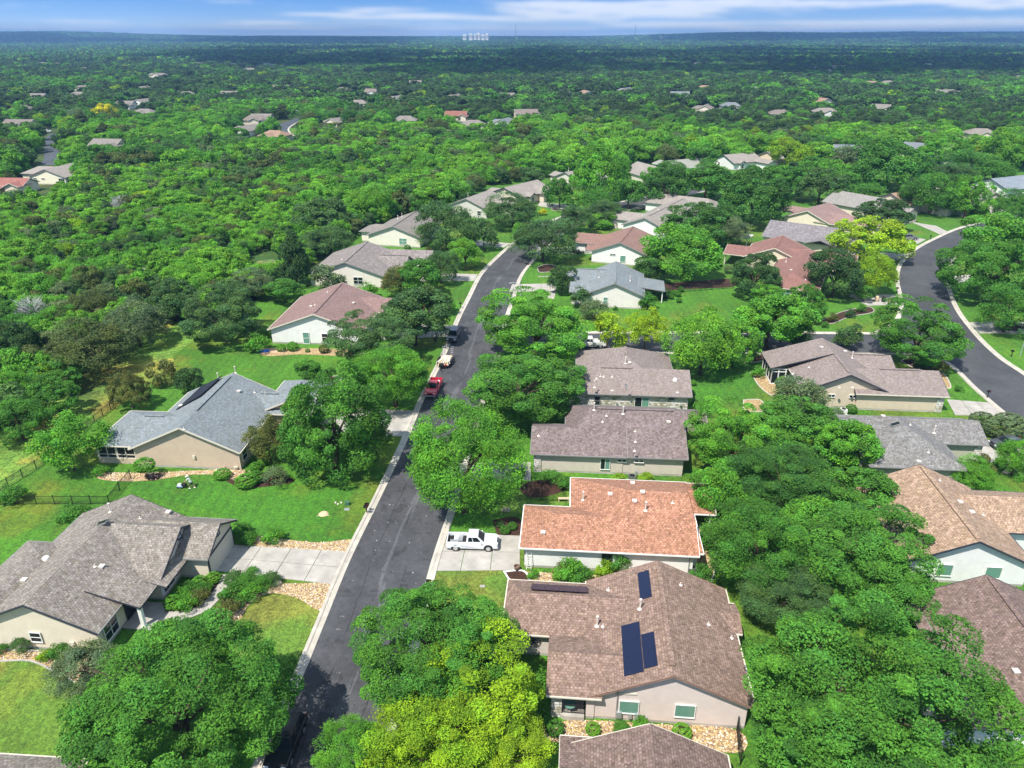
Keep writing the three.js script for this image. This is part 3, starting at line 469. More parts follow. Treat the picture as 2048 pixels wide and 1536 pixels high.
// along the right-hand street
house({ label: 'brown variegated shingle house at right edge, above clipped boxy hedge', O: [42.9, -54.1], a: 5, wall: wallMat(0.870, 0.870, 0.870), roof: R_DARKBROWN, trim: M.darkTrim, gutter: M.greyTrim, wings: [
  { x0: -5.6, x1: 6.4, z0: -0.1, z1: 14.9, ax: 'z', s: 0.45, rv: [0.03, 0.9] },
  { x0: -9.2, x1: -1, z0: 9.0, z1: 14.9, ax: 'x', s: 0.42, rv: [0.2, 0.9] },
  { shed: 'w', x0: -6.6, x1: -3, z0: 0.2, z1: 9, e: 2.5, hi: 3.5, open: true }],
  vents: [[1948, 1164], [2031, 1345, 'box']] });
house({ label: 'white house with tan shingle roof and two green-glass windows', O: [45.0, -59.6], a: 5, wall: wallMat(0.870, 0.870, 0.870), roof: R_TAN, trim: M.darkTrim, wings: [
  { x0: -5.6, x1: 6.6, z0: -13.9, z1: 0.5, ax: 'z', s: 0.45, rv: [0.03, 0.97] },
  { x0: 0, x1: 15, z0: -13.3, z1: -5.2, ax: 'x', s: 0.46 },
  { shed: 'w', x0: -6.8, x1: -3.2, z0: -13, z1: 0.45, e: 2.45, hi: 3.75 }],
  wins: [{ s: 's', c: -1.75, p: 0.085, y: 0.95, w: 1.45, h: 1.3, k: 'p', pm: M.glassTeal }, { s: 's', c: 2.9, p: 0.085, y: 0.95, w: 1.45, h: 1.3, k: 'p', pm: M.glassTeal }],
  vents: [[1920, 1006, 'box'], [1943, 1026, 'box'], [1966, 1030], [1879, 961]] });
house({ label: 'olive-walled house with mottled grey hip roof by the parked grey car', O: [53.9, -76.8], a: 4.5, wall: W_OLIVE, roof: R_GREY, trim: M.greyTrim, wings: [
  { x0: -10.5, x1: 0.8, z0: -13.5, z1: 0.1, ax: 'z', s: 0.46, h1: 6.0, h0: 5.0 },
  { x0: -4, x1: 6.35, z0: -13.6, z1: -6.35, ax: 'x', s: 0.44 },
  { x0: -14, x1: -4, z0: -13, z1: -6, ax: 'x', s: 0.4 }],
  vents: [[1766, 834, 'box'], [1791, 850, 'skylight'], [1868, 866, 'pipe'], [1857, 905], [1837, 925, 'box'], [1820, 850]] });
const E3 = houses[houses.length - 1];
garageDoor(E3, 'e', -9.9, 5.92); part(E3, 'corner_stone', box(0.9, 2.4, 0.14, 5.4, 1.3, -6.7), M.stone);
const E4 = house({ label: 'beige corner house with grey-brown roof and glazed sunroom by cross street', O: [49.2, -98.9], a: 4.5, wall: W_BEIGE, roof: R_TAUPE, trim: M.darkTrim, gutter: M.cream, wings: [
  { x0: -6.4, x1: 6.3, z0: -13.9, z1: 0.7, ax: 'z', s: 0.44, rv: [0.03, 0.95] },
  { x0: 1, x1: 14.15, z0: -8.4, z1: 1.15, ax: 'x', s: 0.42, rv: [0.35, 0.8], i1: 0 },
  { x0: 1, x1: 10.0, z0: -14.2, z1: -7.6, ax: 'x', s: 0.4, rv: [0.3, 0.9] },
  { shed: 'w', x0: -9.3, x1: 0, z0: -13.6, z1: -7.1, e: 2.85, hi: 5.75, open: true }],
  wins: [{ s: 's', c: -2.1, p: 0.28, y: 1.75, w: 0.95, h: 0.42, k: 's' }, { s: 's', c: 0.95, p: 0.28, y: 1.75, w: 0.95, h: 0.42, k: 's' }, { s: 's', c: 3.9, p: 0.28, y: 0.75, w: 1.4, h: 1.45, k: 's', pm: M.glassTeal }],
  vents: [[1643, 696, 'box'], [1690, 704, 'box'], [1704, 716, 'pipe'], [1618, 735], [1625, 770, 'dish'], [1679, 775], [1705, 775], [1586, 747]] });
{
  const fr = [], z = -7.5; for (const x of [-8.9, -7.85, -6.75]) fr.push(box(0.14, 2.6, 0.14, x, 1.35, z)); fr.push(box(2.4, 0.14, 0.14, -7.8, 2.62, z), box(2.4, 0.14, 0.14, -7.8, 0.1, z), box(2.4, 0.1, 0.12, -7.8, 2.15, z));
  for (let k = 0; k < 5; k++) fr.push(box(0.14, 2.6, 0.14, -8.9, 1.35, z - 1.4 * k)); fr.push(box(0.14, 0.14, 5.8, -8.9, 2.62, z - 2.8), box(0.14, 0.4, 5.8, -8.9, 0.2, z - 2.8));
  part(E4, 'sunroom_frame', fr, M.white);
  for (let k = 0; k < 2; k++) part(E4, 'pane', box(0.95, 1.9, 0.03, -8.36 + k * 1.08, 1.15, z), M.glass);
  for (let k = 0; k < 4; k++) part(E4, 'pane', box(0.03, 2.2, 1.24, -8.9, 1.5, z - 0.7 - 1.4 * k), M.glass);
  part(E4, 'sunroom_wall', [box(2.4, 2.5, 0.1, -6.2, 1.25, -10.5), box(2.2, 0.12, 5.6, -7.8, 0.06, -10.3)], M.white, true);
  part(E4, 'corner_stone', box(1.0, 2.4, 0.12, 13.2, 1.3, 0.75), M.stone); garageDoor(E4, 'e', -3.7, 13.74);
}
const E5 = house({ label: 'cream house with brown gable and maroon lower hip roof by green lawn', O: [60.8, -170.2], a: 26, wall: wallMat(0.779, 0.684, 0.531), roof: R_RED, trim: M.cream, wings: [
  { x0: -6.6, x1: 7.2, z0: -13, z1: 0.6, ax: 'z', s: 0.4, rv: [0.1, 0.98] },
  { x0: -11.2, x1: -2, z0: -8.5, z1: 0.2, ax: 'x', s: 0.3, open: true },
  { x0: 2, x1: 18, z0: -9, z1: -0.5, ax: 'x', s: 0.42 },
  { x0: 1.2, x1: 12.4, z0: -5, z1: 22, ax: 'z', s: 0.36, h1: 5.6, e: 2.7 }],
  wins: [{ s: 's', c: 6.0, p: 21.6, y: 0.3, w: 1.9, h: 2.0, k: 's', pm: M.glassTeal }, { s: 's', c: 9.6, p: 21.6, y: 0.7, w: 1.4, h: 1.4, k: 's' }],
  vents: [[1572, 524, 'pipe'], [1582, 541, 'box'], [1611, 560], [1596, 579, 'box']] });
part(E5, 'patio_post', [rod([-10.8, 0, -0.3], [-10.8, 2.6, -0.3], 0.14), rod([-10.8, 0, -8], [-10.8, 2.6, -8], 0.14)], M.cream, true);
const E7 = house({ label: 'house with mottled grey-purple roof and white back patio cover', O: [65.1, -192.3], a: 34, wall: W_CREAM, roof: roofMat(0.351, 0.325, 0.351, 'B'), trim: M.greyTrim, wings: [
  { x0: 0, x1: 17.2, z0: -13.4, z1: 0.2, ax: 'x', s: 0.44 },
  { x0: 12, x1: 23.5, z0: -8.6, z1: -1.2, ax: 'x', s: 0.4 },
  { x0: 11, x1: 18.6, z0: -8, z1: 1.2, ax: 'z', s: 0.3, open: true }], vents: [[1612, 444]] });
{ const c = base('patio_cover', 59.5, 0, -193.6, -0.6); tag(c, 'white flat patio cover on posts behind the mottled grey roof', 'patio cover'); mesh('cover', box(6.4, 0.16, 5.0, 0, 2.6, 0), M.white, c); for (const x of [-2.9, 2.9]) for (const z of [-2.2, 2.2]) mesh('post', box(0.14, 2.5, 0.14, x, 1.25, z), M.white, c); }
house({ label: 'cream gable house with reddish roof and dark red shutters', O: [83.4, -210.5], a: 43, wall: wallMat(0.826, 0.732, 0.590), roof: roofMat(0.429, 0.286, 0.267), trim: M.cream, wings: [
  { x0: -7, x1: 6.8, z0: -15, z1: 0.5, ax: 'z', s: 0.4 }, { x0: 1, x1: 18, z0: -11, z1: -4, ax: 'x', s: 0.42 }, { x0: -11, x1: -3, z0: -14, z1: -7, ax: 'x', s: 0.34, open: true }, { x0: 2, x1: 9.4, z0: -4.6, z1: 0.2, ax: 'x', s: 0.4 }],
  wins: [{ s: 's', c: 10.5, p: -4.45, y: 0.8, w: 1.2, h: 1.4, k: 'd', shut: 1, fm: M.darkTrim }] });
house({ label: 'house with broad light grey roof and garage gable near street bend', O: [98.6, -235.1], a: 55, wall: W_CREAM, roof: roofMat(0.429, 0.410, 0.390), trim: M.darkTrim, wings: [{ x0: -2, x1: 14.5, z0: -13.6, z1: 0.2, ax: 'x', s: 0.42 }, { x0: 14, x1: 24.5, z0: -9.4, z1: -1.6, ax: 'x', s: 0.42 }, { x0: 10, x1: 15.8, z0: -13, z1: -5, ax: 'x', s: 0.5 }], vents: [[1726, 389, 'box']] });
house({ label: 'house with tan-brown roof partly shaded by a leaning tree', O: [118.6, -236], a: 58, wall: wallMat(0.732, 0.649, 0.531), roof: roofMat(0.572, 0.377, 0.273), trim: M.darkTrim, wings: [{ x0: -6.5, x1: 6.5, z0: -15, z1: 0.5, ax: 'z', s: 0.42 }, { x0: 0, x1: 15, z0: -14, z1: -7, ax: 'x', s: 0.4 }] });
const F1 = house({ label: 'white gable house with blue-grey roof and dark entry at right edge', O: [164.8, -262], a: 66, wall: W_BRIGHT, roof: roofMat(0.351, 0.410, 0.481), trim: M.darkTrim, wings: [{ x0: -7, x1: 7.4, z0: -24, z1: 0.6, ax: 'z', s: 0.4 }, { x0: 2, x1: 9.2, z0: -12.5, z1: -7, ax: 'x', s: 0.5 }], wins: [{ s: 'e', c: -9.7, p: 8.8, y: 0.3, w: 2.2, h: 2.0, k: '3', fm: M.darkTrim }] });
const F1b = house({ label: 'grey-taupe garage gable with pale door below the white gable house', O: [153.1, -239.6], a: 12, wall: wallMat(0.519, 0.460, 0.413), roof: R_LIGHT, trim: M.greyTrim, wings: [{ x0: -3.9, x1: 4.3, z0: -12, z1: 0.5, ax: 'z', s: 0.58 }, { x0: -14, x1: 1, z0: -16, z1: -8, ax: 'x', s: 0.4 }] });
garageDoor(F1b, 's', 0.2, 0.09, 4.8, 2.2, M.cream);
house({ label: 'pale brown garage front behind the two leaning trees', O: [134, -233], a: 30, wall: wallMat(0.649, 0.578, 0.507), roof: R_LIGHT, trim: M.greyTrim, wings: [{ x0: -5, x1: 5, z0: -10, z1: 0.5, ax: 'z', s: 0.42 }] });

// beyond the woodland on the left
const F2 = house({ label: 'pale yellow house with grey roof and dark screened corner in left distance', O: [-173.4, -282.4], a: 9, wall: wallMat(0.870, 0.850, 0.661), roof: R_LIGHT, trim: M.greyTrim, wings: [{ x0: -6.4, x1: 9.2, z0: -20, z1: 0.6, ax: 'z', s: 0.36 }, { x0: -14, x1: 0, z0: -16, z1: -5, ax: 'x', s: 0.36, h0: 4 }], wins: [{ s: 's', c: -3.6, p: 0.18, y: 1.9, w: 1.2, h: 0.4, k: 's' }, { s: 's', c: -0.4, p: 0.18, y: 1.9, w: 1.2, h: 0.4, k: 's' }, { s: 's', c: 7.2, p: 0.18, y: 0.3, w: 2.2, h: 2.1, k: '3', fm: M.white }, { s: 'e', c: -2, p: 8.78, y: 0.3, w: 2.6, h: 2.1, k: '3', fm: M.white }], vents: [[103, 335, 'box'], [135, 328, 'box']] });
house({ label: 'red-roofed cream house with white awning at left edge', O: [-172, -265], a: 4, wall: wallMat(0.826, 0.743, 0.590), roof: R_REDRED, trim: M.cream, wings: [{ x0: -18, x1: 2.2, z0: -8, z1: 1.4, ax: 'x', s: 0.42 }, { x0: -3.8, x1: 2, z0: -4, z1: 3.6, ax: 'z', s: 0.44 }, { shed: 's', x0: -14, x1: -4.4, z0: 0.8, z1: 4.6, e: 2.2, hi: 2.7, open: true }], wins: [{ s: 'e', c: -2, p: 1.6, y: 0.8, w: 1.6, h: 1.4, k: 'd' }] });
// ---------- ground, streets, lawns, beds ----------
const px = (list, h = 0) => list.map(([u, v]) => G(u, v, h));
const structure = (m, label) => tag(m, label, null, null, 'structure');
function hillY(x, z) {
  const d = -z; if (d < 3600) return 0;
  const u = x / d; // ridge height by direction
  const ridge = 34 + 32 * sm(clamp((u - 0.05) / 0.25)) + 34 * sm(clamp((-u - 0.30) / 0.3)) + 10 * (fbm(x * 0.0011, 3, 71, 4) - 0.5);
  return ridge * sm(clamp((d - 3900) / 3300)) * (0.86 + 0.28 * fbm(x * 0.0009, z * 0.0009, 72, 3));
}
{
  const flatG = new THREE.PlaneGeometry(30000, 9000).rotateX(-Math.PI / 2).translate(0, 0, 900 - 0);
  worldUV(flatG); structure(mesh('ground', flatG, M.wild));
  const hill = new THREE.PlaneGeometry(24000, 9400, 160, 70).rotateX(-Math.PI / 2).translate(0, 0, -3600 - 4700);
  const q = hill.attributes.position; for (let i = 0; i < q.count; i++) q.setY(i, hillY(q.getX(i), q.getZ(i)));
  hill.computeVertexNormals(); const uv = hill.attributes.uv; for (let i = 0; i < q.count; i++) uv.setXY(i, q.getX(i) / 6, q.getZ(i) / 6);
  structure(mesh('hills', hill, std(lin(0.03, 0.055, 0.025), { map: T.wild, roughness: 1 })));
}
const HOOD = px([[-300, 1800], [-300, 1020], [0, 985], [73, 938], [215, 825], [300, 772], [352, 735], [345, 712], [398, 672], [430, 640], [520, 596], [560, 572], [620, 545], [640, 510], [700, 472], [760, 430], [880, 410], [930, 382], [1000, 354], [1100, 336], [1240, 319], [1330, 311], [1450, 299], [1560, 291], [1700, 287], [1850, 275], [2250, 258], [2700, 900], [2500, 1800]]);
structure(mesh('lawn', flat(HOOD, 0.010), M.lawn));
const MEADOW = px([[-120, 920], [0, 880], [60, 835], [150, 762], [230, 700], [300, 655], [360, 640], [402, 660], [398, 674], [345, 712], [352, 735], [300, 772], [215, 825], [73, 938], [0, 985], [-200, 1020]]);
structure(mesh('meadow', flat(MEADOW, 0.016), M.meadow));
for (const p of [[[500, 548], [514, 522], [548, 518], [566, 530], [545, 548], [520, 556]], [[30, 720], [75, 700], [110, 706], [60, 735]], [[170, 622], [205, 612], [230, 625], [185, 640]]]) structure(mesh('dirt_patch', flat(px(p), 0.02), M.dirt));
// lawns of another tone
for (const p of [[[466, 1258], [500, 1215], [535, 1192], [590, 1195], [648, 1222], [596, 1345], [545, 1375], [470, 1300]], [[-60, 1324], [60, 1325], [130, 1360], [175, 1410], [185, 1460], [172, 1518], [-60, 1514]], [[866, 1145], [1010, 1143], [1018, 1162], [1006, 1230], [838, 1240]], [[1010, 985], [1135, 975], [1140, 1005], [1000, 1030]], [[1180, 1465], [1300, 1475], [1290, 1492], [1160, 1488]], [[1040, 1000], [1040, 990], [1130, 980], [1128, 1000]]])
  structure(mesh('lawn', flat(curve(px([...p, p[0]]), 40), 0.020), M.lawnDry));
for (const p of [[[265, 965], [450, 962], [560, 975], [770, 985], [742, 1020], [700, 1078], [520, 1068], [460, 1035], [330, 1000], [262, 985]], [[1390, 740], [1520, 722], [1530, 790], [1480, 815], [1400, 825]]])
  structure(mesh('lawn', flat(curve(px([...p, p[0]]), 40), 0.018), M.lawnDeep));

// streets
const leftEdge = curve([...px([[395, 1850], [462, 1690], [528, 1530], [600, 1365], [651, 1240], [700, 1120], [757, 1003], [811, 888], [849, 797], [893, 706], [921, 636], [942, 594], [966, 548], [994, 518], [1026, 490], [1062, 464], [1110, 440], [1150, 427], [1210, 412], [1300, 392], [1370, 375]])], 160);
const rightEdge = offsetLine(leftEdge, 8.6);
const eastOuter = curve(px([[2500, 1090], [2200, 865], [2048, 751], [2004, 722], [1966, 689], [1936, 655], [1912, 622], [1897, 588], [1892, 558], [1897, 532], [1909, 512], [1940, 486], [1985, 463], [2060, 445]]), 110);
const eastInner = curve(px([[2500, 1245], [2200, 972], [2048, 853], [2023, 834], [1989, 806], [1948, 770], [1921, 743], [1893, 722], [1860, 711], [1800, 706]]), 60);
const eastUpper = curve(px([[1752, 669], [1790, 650], [1806, 620], [1804, 590], [1798, 560], [1806, 526], [1836, 498], [1875, 477], [1919, 458], [1965, 446], [2040, 432]]), 80);
const road = (n, pts, y) => structure(mesh(n, flat(pts, y), M.asphalt));
{ // the main street, with uv across and along it
  const pos = [], uv = []; let L = 0; for (let i = 0; i < leftEdge.length - 1; i++) { const [a, b, c, d] = [leftEdge[i], rightEdge[i], rightEdge[i + 1], leftEdge[i + 1]], M2 = L + Math.hypot(d[0] - a[0], d[1] - a[1]) / 30; const P = [[a, 0, L], [b, 1, L], [c, 1, M2], [a, 0, L], [c, 1, M2], [d, 0, M2]]; P.forEach(([p, u, v]) => { pos.push(p[0], 0.022, p[1]); uv.push(u, v); }); L = M2; }
  const g = new THREE.BufferGeometry(); g.setAttribute('position', new THREE.Float32BufferAttribute(pos, 3)); g.setAttribute('uv', new THREE.Float32BufferAttribute(uv, 2)); g.computeVertexNormals(); structure(mesh('street', g, M.street)); }
road('street', [...eastOuter, ...eastUpper.slice().reverse(), ...eastInner.slice().reverse()], 0.030);
const crossN = [G(985, 668), ...px([[1160, 667], [1337, 667], [1642, 668], [1752, 669]])], crossS = [G(975, 704), ...px([[1160, 705], [1334, 704], [1513, 705], [1721, 706], [1800, 706]])];
road('street', [...crossN, ...crossS.slice().reverse()], 0.026);
function ribbon(pts, side, offs, hs) {
  const pos = [], L = offs.map((o) => offsetLine(pts, side * o));
  for (let k = 0; k < offs.length - 1; k++) for (let i = 0; i < pts.length - 1; i++) {
    const a = L[k][i], b = L[k][i + 1], c = L[k + 1][i + 1], d = L[k + 1][i];
    const A = [a[0], hs[k], a[1]], B = [b[0], hs[k], b[1]], C = [c[0], hs[k + 1], c[1]], D = [d[0], hs[k + 1], d[1]];
    side > 0 ? pos.push(...A, ...C, ...B, ...A, ...D, ...C) : pos.push(...A, ...B, ...C, ...A, ...C, ...D);
  }
  const g = new THREE.BufferGeometry(); g.setAttribute('position', new THREE.Float32BufferAttribute(pos, 3)); g.computeVertexNormals(); return worldUV(plain(g));
}
const kerb = (pts, side) => structure(mesh('kerb', ribbon(pts, side, [-0.05, 0.42, 0.52, 0.82, 0.86], [0.035, 0.05, 0.145, 0.155, 0.0]), M.kerb));
kerb(leftEdge, -1);
const cutN = (p) => p[1] < -130.2, cutS = (p) => p[1] > -118.6;
kerb(rightEdge.filter(cutS), 1); kerb(rightEdge.filter(cutN), 1);
kerb(eastOuter, 1); kerb(eastInner, -1); kerb(eastUpper, -1);
kerb(crossN.slice(1), -1); kerb(crossS.slice(1), 1);
// far streets seen through gaps in the trees
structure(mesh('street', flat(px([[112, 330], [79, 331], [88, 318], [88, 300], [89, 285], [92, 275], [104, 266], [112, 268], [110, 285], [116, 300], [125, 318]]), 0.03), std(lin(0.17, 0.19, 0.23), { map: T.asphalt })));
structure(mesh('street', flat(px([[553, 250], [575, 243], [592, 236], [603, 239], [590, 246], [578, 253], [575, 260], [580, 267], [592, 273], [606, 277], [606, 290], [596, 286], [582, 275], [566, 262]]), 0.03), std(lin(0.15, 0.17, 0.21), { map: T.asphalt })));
structure(mesh('kerb', ribbon(curve(px([[602, 241], [590, 247], [579, 254], [575, 260], [580, 268], [592, 274], [606, 277]]), 20), -1, [0, 1.0], [0.2, 0.22]), M.kerb));
structure(mesh('lawn', flat(px([[578, 257], [600, 255], [603, 268], [585, 269]]), 0.05), M.lawn));
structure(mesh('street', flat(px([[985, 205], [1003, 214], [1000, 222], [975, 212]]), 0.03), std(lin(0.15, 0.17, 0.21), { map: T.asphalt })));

// driveways: concrete slabs with open joints
function driveway(c, nu, nv, m = M.concrete) {
  const [a, b, d, e] = px(c); // top left, top right, bottom right, bottom left
  const g = base('driveway', 0, 0, 0); structure(g);
  const P = (u, v) => [lerp(lerp(a[0], b[0], u), lerp(e[0], d[0], u), v), lerp(lerp(a[1], b[1], u), lerp(e[1], d[1], u), v)];
  const gu = 0.03 / Math.hypot(b[0] - a[0], b[1] - a[1]), gv = 0.03 / Math.hypot(e[0] - a[0], e[1] - a[1]);
  for (let i = 0; i < nu; i++) for (let j = 0; j < nv; j++) { const u0 = i / nu + gu, u1 = (i + 1) / nu - gu, v0 = j / nv + gv, v1 = (j + 1) / nv - gv; mesh('slab', slab([P(u0, v0), P(u1, v0), P(u1, v1), P(u0, v1)], 0.012, 0.062 + 0.006 * hash2(i, j, 5)), m, g); }
}
driveway([[464, 1090], [704, 1104], [671, 1170], [424, 1142]], 4, 2);
driveway([[655, 815], [837, 822], [815, 873], [630, 873]], 4, 2);
driveway([[770, 646], [910, 652], [902, 673], [760, 680]], 3, 2);
driveway([[850, 545], [956, 549], [949, 562], [840, 563]], 3, 1);
driveway([[930, 479], [1022, 487], [1008, 495], [925, 491]], 3, 1);
driveway([[1080, 404], [1150, 412], [1130, 420], [1075, 412]], 3, 1);
driveway([[885, 1066], [1040, 1072], [1040, 1141], [861, 1143]], 3, 2);
driveway([[900, 927], [1062, 925], [1062, 962], [888, 962]], 3, 2);
driveway([[1024, 569], [1114, 567], [1112, 583], [1018, 584]], 3, 1);
driveway([[1098, 584], [1112, 584], [1108, 599], [1094, 599]], 1, 2);
driveway([[1078, 494], [1152, 494], [1152, 508], [1070, 508]], 3, 1);
driveway([[1893, 799], [1982, 806], [2016, 832], [1910, 831]], 3, 2);
driveway([[1962, 890], [2075, 897], [2110, 930], [1950, 924]], 3, 2);
driveway([[1899, 552], [1945, 550], [1945, 564], [1899, 566]], 2, 1);
driveway([[1938, 645], [2075, 643], [2085, 668], [1958, 667]], 4, 2);
driveway([[1690, 588], [1800, 590], [1806, 609], [1735, 612]], 3, 2);
driveway([[1790, 470], [1852, 479], [1836, 488], [1785, 483]], 3, 1);
driveway([[1760, 505], [1812, 509], [1800, 520], [1755, 518]], 2, 1);
driveway([[1822, 444], [1872, 452], [1896, 464], [1880, 469], [1820, 452]].filter((_, i) => i !== 4), 3, 1);
driveway([[1915, 428], [1945, 428], [1972, 444], [1950, 448]], 2, 1);
driveway([[1968, 419], [2004, 418], [2030, 428], [1975, 430]], 2, 1);
driveway([[1218, 384], [1236, 383], [1248, 390], [1220, 391]], 1, 1);
driveway([[1275, 410], [1310, 408], [1320, 416], [1265, 418]], 1, 1);
// garden walk of the first house
{ const g = base('path', 0, 0, 0); structure(g); const c = curve(px([[458, 1150], [442, 1180], [418, 1208], [392, 1228], [345, 1232], [300, 1234]]), 12), l = offsetLine(c, -0.6), r = offsetLine(c, 0.6);
  for (let i = 0; i < 12; i += 2) mesh('slab', slab([l[i], l[i + 2], r[i + 2], r[i]].map(([x, z], k) => [x + (k < 2 ? 0 : 0), z]), 0.012, 0.07), M.concrete, g); }

// planting beds with an edging strip
function bed(name, pts, m, edge, y = 0.028) {
  const c = curve(px([...pts, pts[0]]), 48), b = structure(mesh(name, flat(c, y), m));
  if (edge) { const e = mesh('edging', ribbon(c, 1, [0, 0.01, 0.16, 0.17], [0, 0.10, 0.10, 0]), edge, b); }
  return c;
}
const stoneBeds = [];
stoneBeds.push(bed('gravel_bed', [[500, 1072], [560, 1078], [640, 1085], [712, 1080], [703, 1102], [600, 1098], [505, 1089]], M.gravel));
stoneBeds.push(bed('gravel_bed', [[568, 1167], [671, 1172], [646, 1222], [590, 1195], [535, 1188], [500, 1208], [470, 1252], [440, 1262], [470, 1205], [525, 1172]], M.gravel));
stoneBeds.push(bed('gravel_bed', [[-30, 1296], [100, 1302], [180, 1305], [185, 1375], [130, 1358], [60, 1324], [-30, 1322]], M.gravel, M.concrete));
stoneBeds.push(bed('gravel_bed', [[192, 944], [280, 946], [500, 942], [503, 958], [470, 962], [440, 951], [380, 950], [310, 960], [250, 963], [195, 957]], M.gravel));
stoneBeds.push(bed('gravel_bed', [[1085, 1455], [1130, 1442], [1300, 1448], [1486, 1466], [1490, 1502], [1400, 1500], [1200, 1478], [1095, 1482]], M.gravel));
stoneBeds.push(bed('gravel_bed', [[1050, 1143], [1180, 1150], [1390, 1152], [1392, 1168], [1180, 1172], [1060, 1165]], M.gravel));
bed('mulch_bed', [[1006, 1143], [1048, 1142], [1060, 1165], [1022, 1163]], M.mulch, M.white);
bed('mulch_bed', [[318, 1226], [350, 1184], [400, 1160], [448, 1150], [438, 1178], [412, 1206], [388, 1222]], M.mulch);
bed('mulch_bed', [[440, 1190], [490, 1152], [545, 1152], [566, 1162], [520, 1170], [478, 1200], [455, 1222]], M.mulch, null, 0.033);
bed('mulch_bed', [[290, 950], [318, 945], [325, 956], [300, 962]], M.mulch, null, 0.036);
bed('mulch_bed', [[452, 962], [500, 948], [560, 950], [590, 962], [530, 974], [480, 975]], M.mulch);
bed('mulch_bed', [[655, 755], [676, 752], [686, 758], [670, 764], [655, 763]], M.mulch, M.concrete);
bed('gravel_bed', [[515, 704], [540, 699], [700, 701], [705, 711], [600, 709], [530, 712]], M.gravel);
bed('mulch_bed', [[1074, 535], [1092, 529], [1112, 532], [1108, 542], [1080, 545]], M.mulch, M.concrete);
bed('mulch_bed', [[1800, 722], [1820, 714], [1850, 728], [1878, 740], [1862, 750], [1830, 738]], M.mulch, M.kerb);
bed('gravel_bed', [[1850, 742], [1882, 745], [1898, 762], [1900, 778], [1880, 772], [1868, 756]], M.gravel, M.kerb);
bed('mulch_bed', [[1640, 642], [1690, 622], [1740, 614], [1748, 624], [1700, 634], [1660, 648]], M.mulch, M.concrete);
bed('gravel_bed', [[1500, 745], [1530, 750], [1560, 780], [1545, 792], [1520, 775]], M.gravel, M.kerb);
bed('gravel_bed', [[1486, 800], [1520, 800], [1530, 822], [1490, 822]], M.gravel, M.kerb);
bed('mulch_bed', [[1500, 706], [1530, 704], [1526, 722], [1470, 726]], M.mulch, M.kerb);
bed('mulch_bed', [[1290, 570], [1400, 562], [1470, 558], [1470, 572], [1380, 578], [1300, 582]], M.mulch);
bed('gravel_bed', [[1375, 1060], [1420, 1050], [1425, 1160], [1400, 1175], [1385, 1150]], M.gravel, M.white);
bed('mulch_bed', [[1030, 970], [1100, 958], [1140, 965], [1120, 985], [1060, 995]], M.mulch);
bed('mulch_bed', [[985, 1040], [1035, 1035], [1040, 1070], [1000, 1072]], M.mulch);
bed('mulch_bed', [[1105, 412], [1126, 411], [1128, 420], [1106, 421]], M.mulch, M.concrete);
{ // loose limestone in the beds nearest the camera
  const r = rng(77), geos = new THREE.IcosahedronGeometry(0.5, 0), q = geos.attributes.position;
  const spots = []; stoneBeds.forEach((c) => { const xs = c.map((p) => p[0]), zs = c.map((p) => p[1]), [x0, x1, z0, z1] = [Math.min(...xs), Math.max(...xs), Math.min(...zs), Math.max(...zs)]; const n = (x1 - x0) * (z1 - z0) * 20; for (let i = 0; i < n; i++) { const x = lerp(x0, x1, r()), z = lerp(z0, z1, r()); if (inside(x, z, c)) spots.push([x, z]); } });
  const im = new THREE.InstancedMesh(geos, std(lin(0.76, 0.685, 0.57), { roughness: 1 }), spots.length); im.name = 'limestone_gravel';
  const m4 = new THREE.Matrix4(), e = new THREE.Euler(), cl = new THREE.Color();
  spots.forEach(([x, z], i) => { const s = 0.07 + 0.15 * r() ** 2; e.set(r() * 6, r() * 6, r() * 6); m4.makeRotationFromEuler(e).scale(new THREE.Vector3(s, s * 0.6, s * 0.8)).setPosition(x, 0.04 + s * 0.1, z); im.setMatrixAt(i, m4); const k = 0.7 + 0.5 * r(); im.setColorAt(i, cl.setRGB(k, k * lerp(0.92, 1.0, r()), k * lerp(0.82, 1.05, r()))); });
  scene.add(im); tag(im, 'loose pale limestone covering the beds around the nearest houses', null, null, 'stuff');
}

// black iron fences: a post is a part, the pickets between two posts are one panel
function fence(pts, label, step = 2.3, h = 1.2) {
  const f = base('iron_fence', 0, 0, 0); tag(f, label, 'fence');
  const line = px(pts), posts = [];
  for (let i = 0; i < line.length - 1; i++) { const [a, b] = [line[i], line[i + 1]], L = Math.hypot(b[0] - a[0], b[1] - a[1]), n = Math.max(1, Math.round(L / step)); for (let k = 0; k < n; k++) posts.push([lerp(a[0], b[0], k / n), lerp(a[1], b[1], k / n)]); }
  posts.push(line[line.length - 1]);
  const pg = new THREE.BoxGeometry(0.075, h + 0.12, 0.075).translate(0, (h + 0.12) / 2, 0);
  posts.forEach(([x, z]) => { mesh('post', pg, M.iron, f).position.set(x, 0, z); });
  for (let i = 0; i < posts.length - 1; i++) { const [a, b] = [posts[i], posts[i + 1]], L = Math.hypot(b[0] - a[0], b[1] - a[1]), n = Math.round(L / 0.13), g = [bar([a[0], h - 0.08, a[1]], [b[0], h - 0.08, b[1]], 0.03, 0.04), bar([a[0], 0.15, a[1]], [b[0], 0.15, b[1]], 0.03, 0.04)];
    for (let k = 1; k < n; k++) g.push(new THREE.BoxGeometry(0.018, h - 0.08, 0.018).translate(lerp(a[0], b[0], k / n), h / 2 + 0.06, lerp(a[1], b[1], k / n))); mesh('picket_panel', g, M.iron, f); }
}
fence([[-60, 1015], [17, 973], [73, 938], [190, 846], [237, 808]], 'black iron fence along meadow left of the screened porch house');
fence([[280, 779], [300, 778], [356, 779]], 'short black iron fence behind the pool-heater house');
